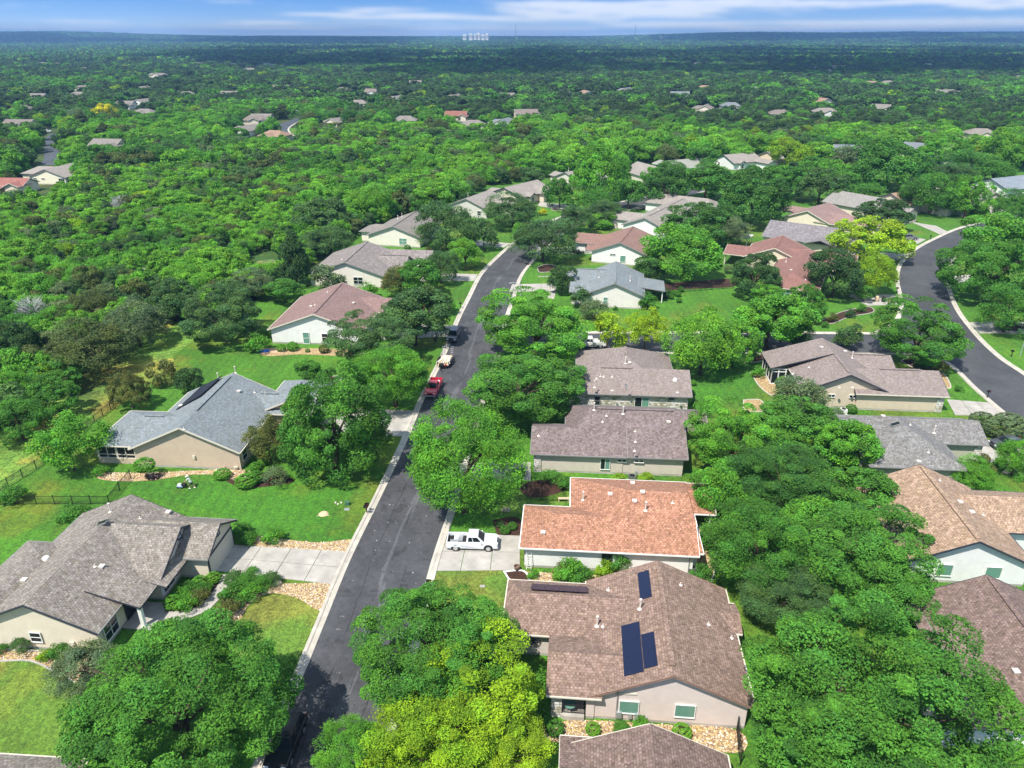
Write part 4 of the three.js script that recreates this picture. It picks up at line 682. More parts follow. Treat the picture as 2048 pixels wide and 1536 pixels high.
fence([[-60, 1012], [0, 1010], [110, 1009], [219, 1009], [240, 982], [262, 957]], 'black iron fence running across lawn behind the grey-brown roof');
fence([[1385, 836], [1402, 836], [1470, 838]], 'black iron fence between the purple roof and back lawn');
fence([[1900, 1545], [1960, 1548], [2060, 1552]], 'black iron fence below the boxy hedge at bottom right');
fence([[1473, 1462], [1476, 1500], [1480, 1530]], 'black iron fence panel beside the solar panel house', 1.5, 1.5);
fence([[1290, 590], [1380, 583], [1466, 577]], 'thin black fence at foot of the bright lawn oak');
// ---------- trees ----------
const leafMats = {};
function leafMat(r, g, b) { const k = [r, g, b].join(); return leafMats[k] ??= (() => { const m = new THREE.MeshPhysicalMaterial({ roughness: 0.85, transmission: 0.32, thickness: 0, vertexColors: true, side: THREE.DoubleSide, specularIntensity: 0.35 }); m.color.copy(lin(r, g, b)); return m; })(); }
// a crown of the unit ball: leaf blades gathered in clumps, with gaps between the clumps
function crownGeo(seed, n, leaf, clumps, o = {}) {
  const r = rng(seed), pos = new Float32Array(n * 12), col = new Float32Array(n * 12), idx = new Uint32Array(n * 6);
  const rnd = () => { let x, y, z, d; do { x = r() * 2 - 1; y = r() * 2 - 1; z = r() * 2 - 1; d = x * x + y * y + z * z; } while (d > 1 || d < 0.01); d = Math.sqrt(d); return [x / d, y / d, z / d]; };
  const low = o.low ?? -0.55, C = [];
  const lobes = Array.from({ length: 10 }, () => ({ d: rnd(), k: 0.70 + 0.48 * r() }));
  while (C.length < clumps) {
    const d = rnd(); if (d[1] < low && r() < 0.92) continue;
    let f = o.smooth ? 0.88 : 0.74; if (!o.smooth) for (const l of lobes) { const c = d[0] * l.d[0] + d[1] * l.d[1] + d[2] * l.d[2]; if (c > 0.7) f = Math.max(f, l.k * (0.55 + 0.45 * c)); }
    const inner = r() < (o.inner ?? 0.18);
    let rad = f * (inner ? 0.42 + 0.25 * r() : o.smooth ? 0.98 : 0.80 + 0.22 * r());
    let p = [d[0] * rad, d[1] * rad, d[2] * rad];
    if (o.cone) { const t = clamp((p[1] + 0.6) / 1.6), s = 1.15 * (1 - 0.8 * t); p[0] *= s; p[2] *= s; }
    if (o.flat && p[1] > 0.55) p[1] = 0.55 + (p[1] - 0.55) * 0.5;
    C.push({ p, d, rc: (o.rc ?? 0.24) * (o.smooth ? 1 : 0.5 + 0.9 * r()), tone: 0.66 + 0.62 * r(), hue: r() });
  }
  let k = 0;
  for (let i = 0; i < n; i++) {
    const c = C[Math.floor(r() * clumps)], q = rnd();
    let d = [q[0] + c.d[0] * 0.5, q[1] + c.d[1] * 0.5 + 0.35, q[2] + c.d[2] * 0.5]; let L = Math.hypot(...d); d = d.map((v) => v / L);
    const rr = c.rc * (o.tuft ? 0.66 + 0.44 * Math.sqrt(r()) : 0.5 + 0.62 * Math.sqrt(r())), w = o.ragged ? 1 + o.ragged * (r() - 0.3) : 1;
    const P = [c.p[0] + d[0] * rr * w, c.p[1] + d[1] * rr * 0.82 * w, c.p[2] + d[2] * rr * w];
    const j = rnd(); let N = [d[0] * 0.8 + j[0], d[1] * 0.8 + j[1] + 0.3, d[2] * 0.8 + j[2]]; L = Math.hypot(...N); N = N.map((v) => v / L);
    const e = rnd(); let A = [e[1] * N[2] - e[2] * N[1], e[2] * N[0] - e[0] * N[2], e[0] * N[1] - e[1] * N[0]]; L = Math.hypot(...A) || 1; A = A.map((v) => v / L);
    const B = [A[1] * N[2] - A[2] * N[1], A[2] * N[0] - A[0] * N[2], A[0] * N[1] - A[1] * N[0]];
    const s = leaf * (0.65 + 0.7 * r()), asp = o.asp ?? 0.62, fold = 0.22 * s;
    const v = [[-s, 0, 0], [0, s * asp, -fold], [s, 0, 0.1 * s], [0, -s * asp, -fold]];
    const t = c.tone * (0.62 + 0.76 * r()), y = clamp(c.hue * 0.7 + 0.5 * (r() - 0.4));
    for (let m = 0; m < 4; m++) { const o3 = k * 12 + m * 3; for (let x = 0; x < 3; x++) pos[o3 + x] = P[x] + A[x] * v[m][0] + B[x] * v[m][1] + N[x] * v[m][2]; col[o3] = t * (0.85 + 0.45 * y); col[o3 + 1] = t * (0.95 + 0.14 * y); col[o3 + 2] = t * (1.05 - 0.4 * y); }
    idx.set([4 * k, 4 * k + 1, 4 * k + 2, 4 * k, 4 * k + 2, 4 * k + 3], k * 6); k++;
  }
  const g = new THREE.BufferGeometry(); g.setAttribute('position', new THREE.BufferAttribute(pos, 3)); g.setAttribute('color', new THREE.BufferAttribute(col, 3)); g.setIndex(new THREE.BufferAttribute(idx, 1)); return g;
}
// a trunk of unit height with limbs that spread to about 0.6 in x and z
function trunkGeo(seed, limbs = 7, thick = 0.05) {
  const r = rng(seed), gs = [];
  const limb = (a, b, r0, r1, n = 5) => { const mid = [lerp(a[0], b[0], 0.5) + (r() - 0.5) * 0.06, lerp(a[1], b[1], 0.55), lerp(a[2], b[2], 0.5) + (r() - 0.5) * 0.06]; gs.push(rod(a, mid, r0, (r0 + r1) / 2, n), rod(mid, b, (r0 + r1) / 2, r1, n)); };
  const top = [(r() - 0.5) * 0.06, 0.42, (r() - 0.5) * 0.06];
  gs.push(rod([0, -0.02, 0], [0, 0.05, 0], thick * 1.5, thick * 1.1, 9)); limb([0, 0.04, 0], top, thick * 1.1, thick * 0.85, 9);
  for (let i = 0; i < limbs; i++) { const a = i / limbs * 6.28 + r(), d = 0.30 + 0.3 * r(), e = [Math.cos(a) * d, 0.66 + 0.28 * r(), Math.sin(a) * d]; limb(i % 2 ? top : [0, 0.3 + 0.08 * r(), 0], e, thick * 0.6, thick * 0.2); const f = [e[0] * 1.25, e[1] + 0.06, e[2] * 1.25]; limb([e[0] * 0.7, e[1] * 0.86, e[2] * 0.7], [f[0] + 0.1 * (r() - 0.5), f[1], f[2] + 0.1 * (r() - 0.5)], thick * 0.25, thick * 0.1, 4); }
  return mergeGeometries(gs.map(plain));
}
const CR = {
  oak: { huge: [crownGeo(7, 105000, 0.0125, 270, { rc: 0.118, inner: 0.22, tuft: 1, low: -0.7 })], near: [crownGeo(1, 46000, 0.020, 140, { rc: 0.165, tuft: 1, low: -0.75 }), crownGeo(2, 46000, 0.020, 150, { rc: 0.16, tuft: 1, low: -0.75 })], mid: [crownGeo(3, 17000, 0.034, 80, { rc: 0.215 }), crownGeo(4, 17000, 0.034, 95, { rc: 0.20 })], small: [crownGeo(5, 6000, 0.056, 44, { rc: 0.27 }), crownGeo(6, 6000, 0.056, 40, { rc: 0.28 })] },
  feather: { near: [crownGeo(11, 46000, 0.021, 200, { rc: 0.15, ragged: 0.55, asp: 0.42 })], mid: [crownGeo(12, 17000, 0.034, 100, { rc: 0.20, ragged: 0.6, asp: 0.42 }), crownGeo(13, 17000, 0.034, 90, { rc: 0.21, ragged: 0.6, asp: 0.42 })], small: [crownGeo(14, 6000, 0.056, 48, { rc: 0.28, ragged: 0.6, asp: 0.45 })] },
  airy: { near: [crownGeo(21, 26000, 0.022, 110, { rc: 0.20, ragged: 0.7, inner: 0.3 })], mid: [crownGeo(22, 11000, 0.034, 60, { rc: 0.24, ragged: 0.7, inner: 0.3 })], small: [crownGeo(23, 3000, 0.066, 26, { rc: 0.28, ragged: 0.7, inner: 0.3 })] },
  cone: { near: [crownGeo(31, 12000, 0.044, 70, { rc: 0.26, cone: 1, low: -0.8 })], mid: [crownGeo(31, 12000, 0.044, 70, { rc: 0.26, cone: 1, low: -0.8 })], small: [crownGeo(32, 4200, 0.07, 40, { rc: 0.3, cone: 1, low: -0.8 })] },
};
CR.cone.mid = CR.cone.near;
const TR = [trunkGeo(1), trunkGeo(2, 8), trunkGeo(3, 6, 0.045)], TRmulti = trunkGeo(4, 10, 0.035);
const GREEN = { deep: [0.060, 0.178, 0.029], mid: [0.081, 0.246, 0.029], fresh: [0.124, 0.353, 0.032], lime: [0.238, 0.412, 0.017], yellow: [0.300, 0.470, 0.022], gold: [0.580, 0.580, 0.010], grey: [0.141, 0.215, 0.096], olive: [0.147, 0.175, 0.045], live: [0.083, 0.181, 0.051], dark: [0.055, 0.133, 0.036], cedar: [0.111, 0.160, 0.043], spring: [0.160, 0.390, 0.034], oakdark: [0.054, 0.112, 0.036] };
const treeSpots = []; let treeNo = 0;
const protos = {};
function plantTree(x, z, R, b, hc, type, size, hue, label, group, name = 'tree', cat = 'tree', bark = M.bark) {
  const set = CR[type][size], v = treeNo % set.length, key = [type, size, v, hue, treeNo % 3, bark === M.bark].join();
  let t;
  if (protos[key]) { t = protos[key].clone(); } else { t = new THREE.Group(); mesh('trunk', type === 'airy' ? TRmulti : TR[treeNo % 3], bark, t); mesh('crown', set[v], leafMat(...GREEN[hue]), t); protos[key] = t; }
  const [tr, cr] = t.children;
  tr.scale.set(R, hc + 0.55 * b, R); cr.scale.set(R, b, R); cr.position.y = hc;
  t.name = numbered(name); t.position.set(x, 0, z); t.rotation.y = (treeNo * 2.399) % 6.283; scene.add(t);
  t.userData = {}; tag(t, label, cat, group); treeNo++; treeSpots.push([x, z, R]);
  return t;
}
function tree(cx, cy, w, h, type, hue, label, o = {}) {
  let hc = 4, R, b, x, z;
  for (let k = 0; k < 6; k++) {
    [x, z] = G(cx, cy, hc); const d = depthOf(x, hc, z), s = FOCAL / d, th = Math.atan2(CAM_H - hc, -z);
    R = w / 2 / s; const hh = h / 2 / s; b = Math.sqrt(Math.max(hh * hh - (R * Math.sin(th)) ** 2, 0.2 * R * R)) / Math.cos(th); b = clamp(b, 0.5 * R, (o.tall || 1.15) * R); hc = (o.c ?? Math.min(1.9, 0.35 * R)) + b * 0.72;
  }
  return plantTree(x, z, R * 1.03, b * 1.03, hc, type, w > 300 && type === 'oak' ? 'huge' : w > 150 ? 'near' : w > 62 ? 'mid' : 'small', hue, label, o.group, o.name, o.cat, o.bark);
}
// nearest yards, left of the street
tree(352, 1402, 440, 345, 'oak', 'mid', 'huge green shade tree at bottom left over the lawn corner');
tree(170, 1335, 135, 115, 'feather', 'grey', 'grey-green feathery tree against the cream house wall at lower left', { c: 0.4, name: 'small_tree' });
tree(663, 853, 226, 232, 'oak', 'mid', 'dense round oak in front of blue-grey roof beside driveway', { c: 1.0 });
tree(535, 882, 80, 104, 'airy', 'olive', 'olive-brown small tree at front corner of the tan house');
tree(787, 752, 158, 126, 'feather', 'fresh', 'mid green tree on lawn beside the red pickup');
tree(737, 676, 152, 102, 'oak', 'live', 'dark live oak hiding right end of white gable wall');
tree(828, 634, 146, 112, 'oak', 'live', 'live oak with forked trunk beside the dark parked car');
tree(885, 606, 48, 42, 'oak', 'fresh', 'small bright tree on verge near curve with mailbox');
tree(835, 553, 92, 72, 'oak', 'mid', 'slim-trunked round tree on lawn before the pale stucco house');
tree(880, 533, 68, 68, 'feather', 'live', 'greyish live oak beside driveway at pale stucco house');
tree(930, 505, 68, 58, 'oak', 'spring', 'light green low tree at driveway edge before the big live oak');
tree(893, 450, 118, 96, 'feather', 'live', 'big grey-green live oak covering the cream house front');
tree(967, 468, 54, 58, 'airy', 'live', 'thin trunked oak right of the big grey-green live oak');
tree(1026, 419, 102, 64, 'feather', 'live', 'spreading oak in front of the grey gable house');
tree(1120, 386, 52, 58, 'oak', 'mid', 'round lollipop tree in a ringed bed at street curve');
tree(1198, 350, 98, 108, 'oak', 'fresh', 'tall bright green tree standing above the curve houses');
tree(1190, 402, 62, 50, 'feather', 'mid', 'loose green tree under the tall bright one');
tree(1258, 386, 62, 62, 'oak', 'mid', 'round dark green tree left of long grey-brown roof');
tree(1210, 420, 74, 44, 'feather', 'live', 'low oak before the stone garage wing');
tree(1150, 436, 70, 54, 'feather', 'live', 'dark low oak left of yellow-green shrub by stone garage');
tree(1205, 441, 60, 34, 'oak', 'spring', 'bright low bush-like tree at the stone garage corner', { c: 0.2 });
tree(1085, 478, 126, 86, 'feather', 'live', 'street-side oak over a ringed mulch bed at the bend');
tree(1042, 466, 44, 40, 'feather', 'fresh', 'light green tree touching left of the bend oak');
tree(1124, 558, 52, 60, 'oak', 'dark', 'dark small tree by front walk of the blue-grey roof house');
tree(446, 630, 158, 108, 'oak', 'live', 'wide live oak at woodland edge above mown lawn');
tree(508, 566, 78, 56, 'feather', 'grey', 'grey-green tree in backyard between woodland and reddish roof');
tree(567, 578, 76, 46, 'oak', 'mid', 'flat-topped small tree on backyard lawn behind reddish roof');
tree(588, 525, 74, 96, 'cone', 'dark', 'dark cedar standing at the backyard path', { tall: 2 });
tree(652, 560, 62, 58, 'airy', 'grey', 'silver-green olive-like tree at pale stucco gable wall', { c: 0.5 });
tree(258, 781, 68, 76, 'oak', 'olive', 'round dark tree at fence corner by meadow');
tree(328, 746, 52, 50, 'airy', 'olive', 'yellowish flowering shrub tree behind pool-heater roof', { c: 0.3 });
tree(377, 760, 50, 56, 'oak', 'dark', 'dark upright tree touching pool-heater roof');
tree(134, 888, 124, 112, 'airy', 'fresh', 'light green open tree on fenced lawn left of screened porch');
tree(96, 792, 90, 76, 'oak', 'mid', 'rounded green tree at far side of meadow strip');
tree(34, 836, 110, 92, 'feather', 'mid', 'broad green thicket tree at left edge beside meadow');
tree(112, 748, 92, 66, 'oak', 'mid', 'bushy green tree between meadow and dry creek');
tree(28, 758, 90, 66, 'feather', 'fresh', 'light green bushy tree at left edge above meadow');
tree(182, 690, 142, 112, 'feather', 'cedar', 'large brownish-green cedar beside meadow');
tree(272, 652, 116, 110, 'feather', 'grey', 'grey twiggy cedar at the meadow top', { c: 0.3 });
tree(20, 690, 90, 90, 'oak', 'dark', 'dark tree at left edge beside the dead grey tree');
tree(112, 640, 72, 64, 'feather', 'fresh', 'fresh green tree right of the dead grey tree');
tree(180, 610, 90, 70, 'feather', 'cedar', 'brownish cedar above dry clearing in left woodland');
tree(345, 600, 90, 80, 'oak', 'live', 'live oak directly above the meadow top corner');
tree(618, 738, 46, 36, 'oak', 'mid', 'small round tree by ringed bed behind blue-grey roof', { c: 0.2 });
tree(800, 560, 56, 72, 'feather', 'olive', 'narrow olive tree at street corner of the pale stucco house');
// right of the street and between the streets
tree(924, 928, 238, 228, 'feather', 'fresh', 'large fine-leaved elm on street verge above white pickup');
tree(1042, 772, 238, 142, 'oak', 'mid', 'broad green oak in front of the limestone house');
tree(1140, 770, 64, 92, 'feather', 'olive', 'yellowish-green tree edge touching the limestone roof');
tree(1072, 652, 206, 128, 'oak', 'fresh', 'large bright green tree at cross street corner');
tree(888, 1292, 340, 215, 'oak', 'mid', 'deep green tree by the street below the double mailbox');
tree(960, 1395, 270, 180, 'oak', 'lime', 'yellow-green tree overlapping the deep green street tree');
tree(880, 1490, 260, 150, 'feather', 'lime', 'bright yellow-green tree at bottom centre beside the street');
tree(715, 1510, 160, 150, 'feather', 'fresh', 'light green tree at bottom edge right of the black car');
tree(1000, 1500, 180, 130, 'feather', 'yellow', 'most yellow tree at the bottom, before the corner porch');
tree(1216, 662, 62, 78, 'airy', 'yellow', 'left of the two feathery yellow-green trees by cross street');
tree(1292, 660, 74, 80, 'airy', 'yellow', 'right of the two feathery yellow-green trees by cross street');
tree(1408, 684, 140, 134, 'feather', 'spring', 'bright green large tree right of limestone house');
tree(1470, 690, 90, 90, 'oak', 'fresh', 'green tree joined to the yellow-green tree by cross street');
tree(1540, 642, 150, 108, 'oak', 'fresh', 'bright round tree at cross street below maroon hip roof');
tree(1615, 606, 66, 72, 'oak', 'mid', 'small vase-shaped tree with bare trunk near maroon hip roof');
tree(1535, 586, 70, 40, 'oak', 'fresh', 'low light green tree touching maroon hip roof');
tree(1513, 548, 94, 82, 'oak', 'dark', 'dark dome tree left of maroon hip roof');
tree(1672, 546, 104, 94, 'oak', 'dark', 'dark dome tree right of maroon hip roof');
tree(1749, 476, 128, 84, 'oak', 'yellow', 'vivid yellow-green tree beside the right-hand street');
tree(1752, 546, 84, 82, 'feather', 'lime', 'yellow-green tree just below the vivid yellow one');
tree(1730, 585, 36, 34, 'oak', 'mid', 'small green tree on mulch by the maroon-roof driveway');
tree(1843, 668, 172, 118, 'oak', 'mid', 'broad dark tree on the street corner with mulch bed');
tree(1592, 676, 64, 60, 'airy', 'dark', 'dark magnolia with pale flowers left of corner house ridge', { c: 0.3 });
tree(1695, 678, 54, 54, 'airy', 'live', 'magnolia with pale flowers at far side of corner house', { c: 0.3 });
tree(1985, 540, 160, 130, 'oak', 'mid', 'massive green tree filling right edge beside street bend');
tree(1998, 470, 140, 90, 'oak', 'fresh', 'bright-topped tree at right edge above the massive one');
tree(2022, 615, 110, 96, 'feather', 'mid', 'tree with yellow tips beside the maroon car driveway');
tree(2034, 915, 72, 110, 'feather', 'fresh', 'light green tree at right edge by grey car');
tree(1950, 950, 74, 72, 'feather', 'fresh', 'feathery bright shrub tree beside the grey hip roof', { c: 0.2 });
// the belt of large trees between the two rows of gardens
tree(1470, 880, 176, 136, 'oak', 'fresh', 'bright green tree right of the purple-brown roof');
tree(1600, 850, 150, 100, 'oak', 'mid', 'green tree in garden belt below beige corner house');
tree(1690, 890, 120, 110, 'oak', 'fresh', 'fresh green tree touching left end of grey hip roof');
tree(1570, 955, 200, 130, 'feather', 'deep', 'darkest round tree in middle of garden belt');
tree(1435, 985, 110, 120, 'oak', 'fresh', 'green tree overhanging right side of the orange roof');
tree(1720, 985, 150, 110, 'oak', 'mid', 'green tree left of the tan roof ridge end');
tree(1520, 1090, 210, 190, 'feather', 'mid', 'fine-leaved tree between orange roof house and tan roof house');
tree(1720, 1090, 250, 180, 'oak', 'mid', 'large leafy tree reaching over edge of tan roof');
tree(1620, 1060, 150, 120, 'oak', 'fresh', 'bright tree wedged between two big garden belt trees');
tree(1760, 1170, 170, 120, 'oak', 'mid', 'green tree with visible trunk left of white gable wall');
tree(1560, 1190, 180, 110, 'feather', 'live', 'shaded green tree above the biggest bottom right tree');
tree(1716, 1412, 520, 350, 'oak', 'mid', 'biggest tree, glossy green, filling bottom right');
tree(1600, 795, 104, 80, 'airy', 'grey', 'sparse grey-green tree before the beige gable wall');
tree(1662, 834, 62, 40, 'airy', 'grey', 'small grey-green bush tree above grey hip roof', { c: 0.2 });
// behind, between the streets
tree(1372, 505, 148, 108, 'oak', 'fresh', 'large bright oak standing on mulch above the green back lawn');
tree(1405, 446, 128, 78, 'oak', 'deep', 'dark oak over right part of long grey-brown roof');
tree(1463, 462, 74, 58, 'feather', 'grey', 'grey-green tree left of the white patio cover');
tree(1508, 398, 126, 112, 'oak', 'deep', 'tall dark green tree left of the reddish gable roof');
tree(1585, 366, 84, 60, 'oak', 'mid', 'green tree behind the reddish gable roof');
tree(1642, 372, 84, 66, 'oak', 'live', 'dark live oak above the broad light grey roof');
tree(1414, 362, 112, 72, 'oak', 'mid', 'wide tree with yellow corner in front of white dormer house');
tree(1334, 374, 86, 74, 'oak', 'deep', 'dark round tree above the stone garage roofs');
tree(1348, 348, 70, 50, 'oak', 'mid', 'mid green tree below white two-window house');
tree(1406, 315, 58, 46, 'oak', 'mid', 'ball-shaped tree left of the white dormer house');
tree(1780, 332, 136, 96, 'oak', 'mid', 'great dome tree in upper right before woodland');
tree(1884, 300, 86, 62, 'oak', 'fresh', 'rounded bright tree right of the great dome tree');
tree(1868, 385, 116, 84, 'feather', 'mid', 'leaning tree with long crown over tan-brown roof');
tree(1938, 394, 72, 78, 'oak', 'fresh', 'light tree beside grey-taupe garage gable');
tree(1890, 402, 60, 44, 'oak', 'spring', 'small yellowish tree under the leaning tree');
tree(1770, 428, 92, 60, 'oak', 'dark', 'dark tree at corner of the broad light grey roof');
tree(1575, 306, 70, 58, 'oak', 'lime', 'pale lime tree beside the peach gable');
tree(1605, 318, 46, 50, 'airy', 'lime', 'narrow lime tree right of the pale lime one');
tree(1596, 338, 50, 32, 'oak', 'dark', 'small dark dome tree below the pale lime tree');
tree(1693, 316, 62, 46, 'airy', 'grey', 'pale silvery tree left of the great dome tree');
tree(1508, 344, 30, 28, 'oak', 'mid', 'small round tree between dormer and garage gable');
tree(1300, 534, 62, 50, 'oak', 'deep', 'small dark tree right of the blue-grey roof end');
tree(1330, 588, 20, 22, 'oak', 'dark', 'topiary-like young tree in bright back lawn', { c: 0.1 });
tree(1690, 365, 60, 50, 'oak', 'mid', 'green tree left below the great dome tree');
tree(1740, 385, 60, 44, 'feather', 'mid', 'green tree over the far garden by tan-brown roof');
tree(1945, 330, 110, 60, 'feather', 'mid', 'wide green tree above the blue-grey gable house');
tree(2020, 300, 90, 80, 'oak', 'spring', 'bright tree at upper right edge');
tree(2030, 410, 70, 60, 'feather', 'mid', 'tree before entry of the blue-grey gable house', { c: 0.3 });
tree(1955, 425, 40, 30, 'oak', 'mid', 'low shrub tree at garage driveway of taupe gable', { c: 0.1 });
tree(735, 405, 90, 70, 'feather', 'spring', 'bright woodland tree behind the cream gable house');
tree(860, 392, 84, 56, 'oak', 'spring', 'fresh green tree behind the big live oak');
tree(760, 434, 42, 26, 'oak', 'lime', 'yellow-green rounded shrub at cream house backyard', { c: 0.1 });
tree(660, 480, 90, 60, 'feather', 'live', 'woodland edge oak behind the pale stucco house');
tree(650, 430, 100, 70, 'oak', 'live', 'dark oak of the woodland edge above pale stucco roof');
tree(1625, 338, 60, 46, 'oak', 'mid', 'green tree above the reddish gable chimney side'); tree(1662, 344, 64, 46, 'oak', 'fresh', 'fresh tree between silvery tree and light grey roof'); tree(1722, 352, 60, 46, 'oak', 'mid', 'green tree hugging left foot of the great dome tree');
tree(1552, 348, 54, 40, 'oak', 'mid', 'round tree below the garage gable of dormer house'); tree(1640, 305, 60, 40, 'oak', 'spring', 'spring green tree behind the silvery tree'); tree(1742, 300, 70, 44, 'oak', 'mid', 'green tree behind the great dome tree, left side'); tree(1832, 335, 76, 54, 'oak', 'mid', 'green tree between the dome trees'); tree(1905, 350, 76, 50, 'feather', 'live', 'grey-green tree above the leaning tree'); tree(1990, 342, 70, 44, 'feather', 'mid', 'green tree at roof of the blue-grey gable house');
tree(1480, 312, 44, 30, 'oak', 'fresh', 'small fresh tree behind the white dormer house'); tree(1310, 352, 44, 36, 'oak', 'fresh', 'fresh tree at foot of the white two-window house'); tree(1168, 352, 44, 44, 'oak', 'mid', 'green tree left of the tall bright one'); tree(1062, 352, 50, 34, 'oak', 'live', 'dark tree behind the curve house with two gables'); tree(1240, 335, 40, 40, 'oak', 'mid', 'green tree right behind the tall bright one');
tree(208, 228, 42, 38, 'oak', 'gold', 'golden yellow tree alone in the distant green woodland');
// ---------- distant houses ----------
const clearings = [];
houses.forEach((H) => { const d = -H.o.O[1]; if (d > 215) clearings.push([H.g.position.x, H.g.position.z, 12, 26]); });
const SHAPES = [
  [{ x0: -9, x1: 9, z0: -11, z1: 0, ax: 'x', s: 0.42, h0: 4, h1: 4 }, { x0: -4, x1: 4, z0: -6, z1: 4, ax: 'z', s: 0.46 }],
  [{ x0: -8, x1: 8, z0: -12, z1: 0, ax: 'x', s: 0.44 }, { x0: 2, x1: 9, z0: -5, z1: 5, ax: 'z', s: 0.46 }],
  [{ x0: -6.5, x1: 6.5, z0: -15, z1: 0, ax: 'z', s: 0.44 }, { x0: -12, x1: -2, z0: -12, z1: -4, ax: 'x', s: 0.42, h0: 3.5 }],
];
const farRoof = [roofMat(0.36, 0.33, 0.305), roofMat(0.33, 0.28, 0.255), roofMat(0.40, 0.36, 0.33), roofMat(0.50, 0.33, 0.23), roofMat(0.42, 0.18, 0.14), roofMat(0.28, 0.32, 0.36)];
const farWall = [wallMat(0.826, 0.732, 0.614), wallMat(0.870, 0.870, 0.850), wallMat(0.732, 0.649, 0.555)];
function farHouse(u, v, w, shape, turn, rf, wl, label, group) {
  const [x, z] = G(u, v, 3), s = FOCAL / depthOf(x, 3, z), k = clamp(w / s / 17, 0.8, 2.6);
  const H = house({ far: true, label, group, O: [x, z], a: turn, wall: farWall[wl], roof: farRoof[rf], trim: M.cream, wings: SHAPES[shape].map((q) => ({ ...q, x0: q.x0 * k, x1: q.x1 * k, e: 3 })), wins: -z < 700 ? [{ s: 's', c: 3.5, p: -0.42 + (shape === 1 ? 5 : 0) + (shape === 0 ? 0 : 0), y: 0.9, w: 1.4, h: 1.3, k: 's' }] : [] });
  clearings.push([x, z - 4, 10 * k + 2, 6 - z * 0.088]);
  return H;
}
[ [202, 292, 66, 1, 8, 0, 0, 'low grey roof right of the western street'], [28, 250, 62, 1, 4, 1, 0, 'wide taupe roof at the left edge by the western street'], [478, 262, 52, 2, 20, 0, 1, 'pale grey roof pair left of curving far street'], [508, 240, 46, 0, -10, 1, 0, 'taupe roof with dark chimney shadow left of curving far street'], [538, 272, 22, 0, 20, 3, 0, 'peach-roofed house just below the curving far street'], [660, 245, 36, 2, 30, 0, 0, 'grey roof right of curving far street behind a dark tree'], [245, 210, 34, 1, 0, 0, 1, 'grey roof right above the golden tree'], [274, 205, 26, 2, 14, 0, 1, 'second grey roof right of golden tree'], [282, 226, 26, 0, 0, 0, 0, 'pale roof strip right of golden tree'],
  [910, 232, 48, 1, 6, 4, 0, 'red tile-coloured roof house in mid-distance woodland'], [945, 250, 22, 0, 0, 0, 0, 'small cream house below the red roof'], [1000, 247, 20, 2, 20, 5, 1, 'white house with blue-grey roof right of the red roof'], [1055, 228, 52, 1, -8, 1, 0, 'long pale taupe roof in mid-distance centre'], [1360, 190, 40, 1, 10, 5, 1, 'white house with grey roof in distant woodland right of centre'], [1409, 218, 34, 2, 20, 1, 0, 'tan roof behind a round tree right of centre'], [1465, 212, 30, 0, 0, 5, 1, 'blue-grey roof right of the tan roof'], [1655, 203, 36, 2, -20, 3, 1, 'tan and white house among pale trees at right'], [1655, 224, 44, 0, 0, 2, 1, 'flat pale roof below the tan and white house'], [1760, 217, 28, 1, 30, 0, 1, 'grey roof with white gable at upper right'], [1897, 186, 48, 1, -14, 0, 1, 'large pale roof with white gable near right edge'], [1745, 167, 30, 0, 0, 3, 0, 'orange-tan roof in distant woodland at right'], [1780, 166, 18, 0, 0, 0, 1, 'grey roof beside the orange-tan roof'], [1968, 268, 42, 0, 10, 2, 0, 'beige hip roof under a yellow-green tree at right'], [2044, 156, 22, 1, 0, 0, 1, 'white gable at the far right edge'], [1412, 176, 20, 0, 0, 3, 0, 'small orange roof in the distance right of centre'],
  [1700, 305, 56, 1, 12, 5, 1, 'pale blue-grey roof behind silvery tree'], [1830, 300, 30, 1, 40, 5, 1, 'grey-green roof between two big dome trees'], [1945, 318, 36, 2, -30, 2, 1, 'beige roof with white front behind flowering tree'],
  [465, 130, 46, 1, -20, 0, 0, 'cluster house with cream walls left of centre in shaded belt'], [530, 132, 34, 2, 14, 5, 1, 'grey gable house in the shaded belt left of centre'], [312, 150, 36, 0, 0, 0, 0, 'long low grey roof far left in shaded belt'], [365, 142, 18, 2, 0, 4, 0, 'small reddish house far left in the shaded belt'], [560, 176, 34, 1, 0, 1, 0, 'taupe roof left of centre in lit trees'], [830, 166, 26, 1, 0, 1, 1, 'tan gable house near centre in lit trees'], [908, 195, 22, 2, 12, 1, 1, 'white-fronted house near centre'], [1014, 193, 24, 1, 0, 0, 1, 'grey house beside the far yellow-green tree'], [160, 176, 28, 0, 0, 1, 0, 'brown roof in trees far left'], [70, 194, 24, 1, 0, 0, 1, 'grey roof in trees far left'], [150, 190, 26, 0, 0, 0, 0, 'pale roof strip in trees far left'], [965, 98, 34, 1, 0, 0, 1, 'wide roof far off below the distant towers'],
].forEach((a) => farHouse(...a));
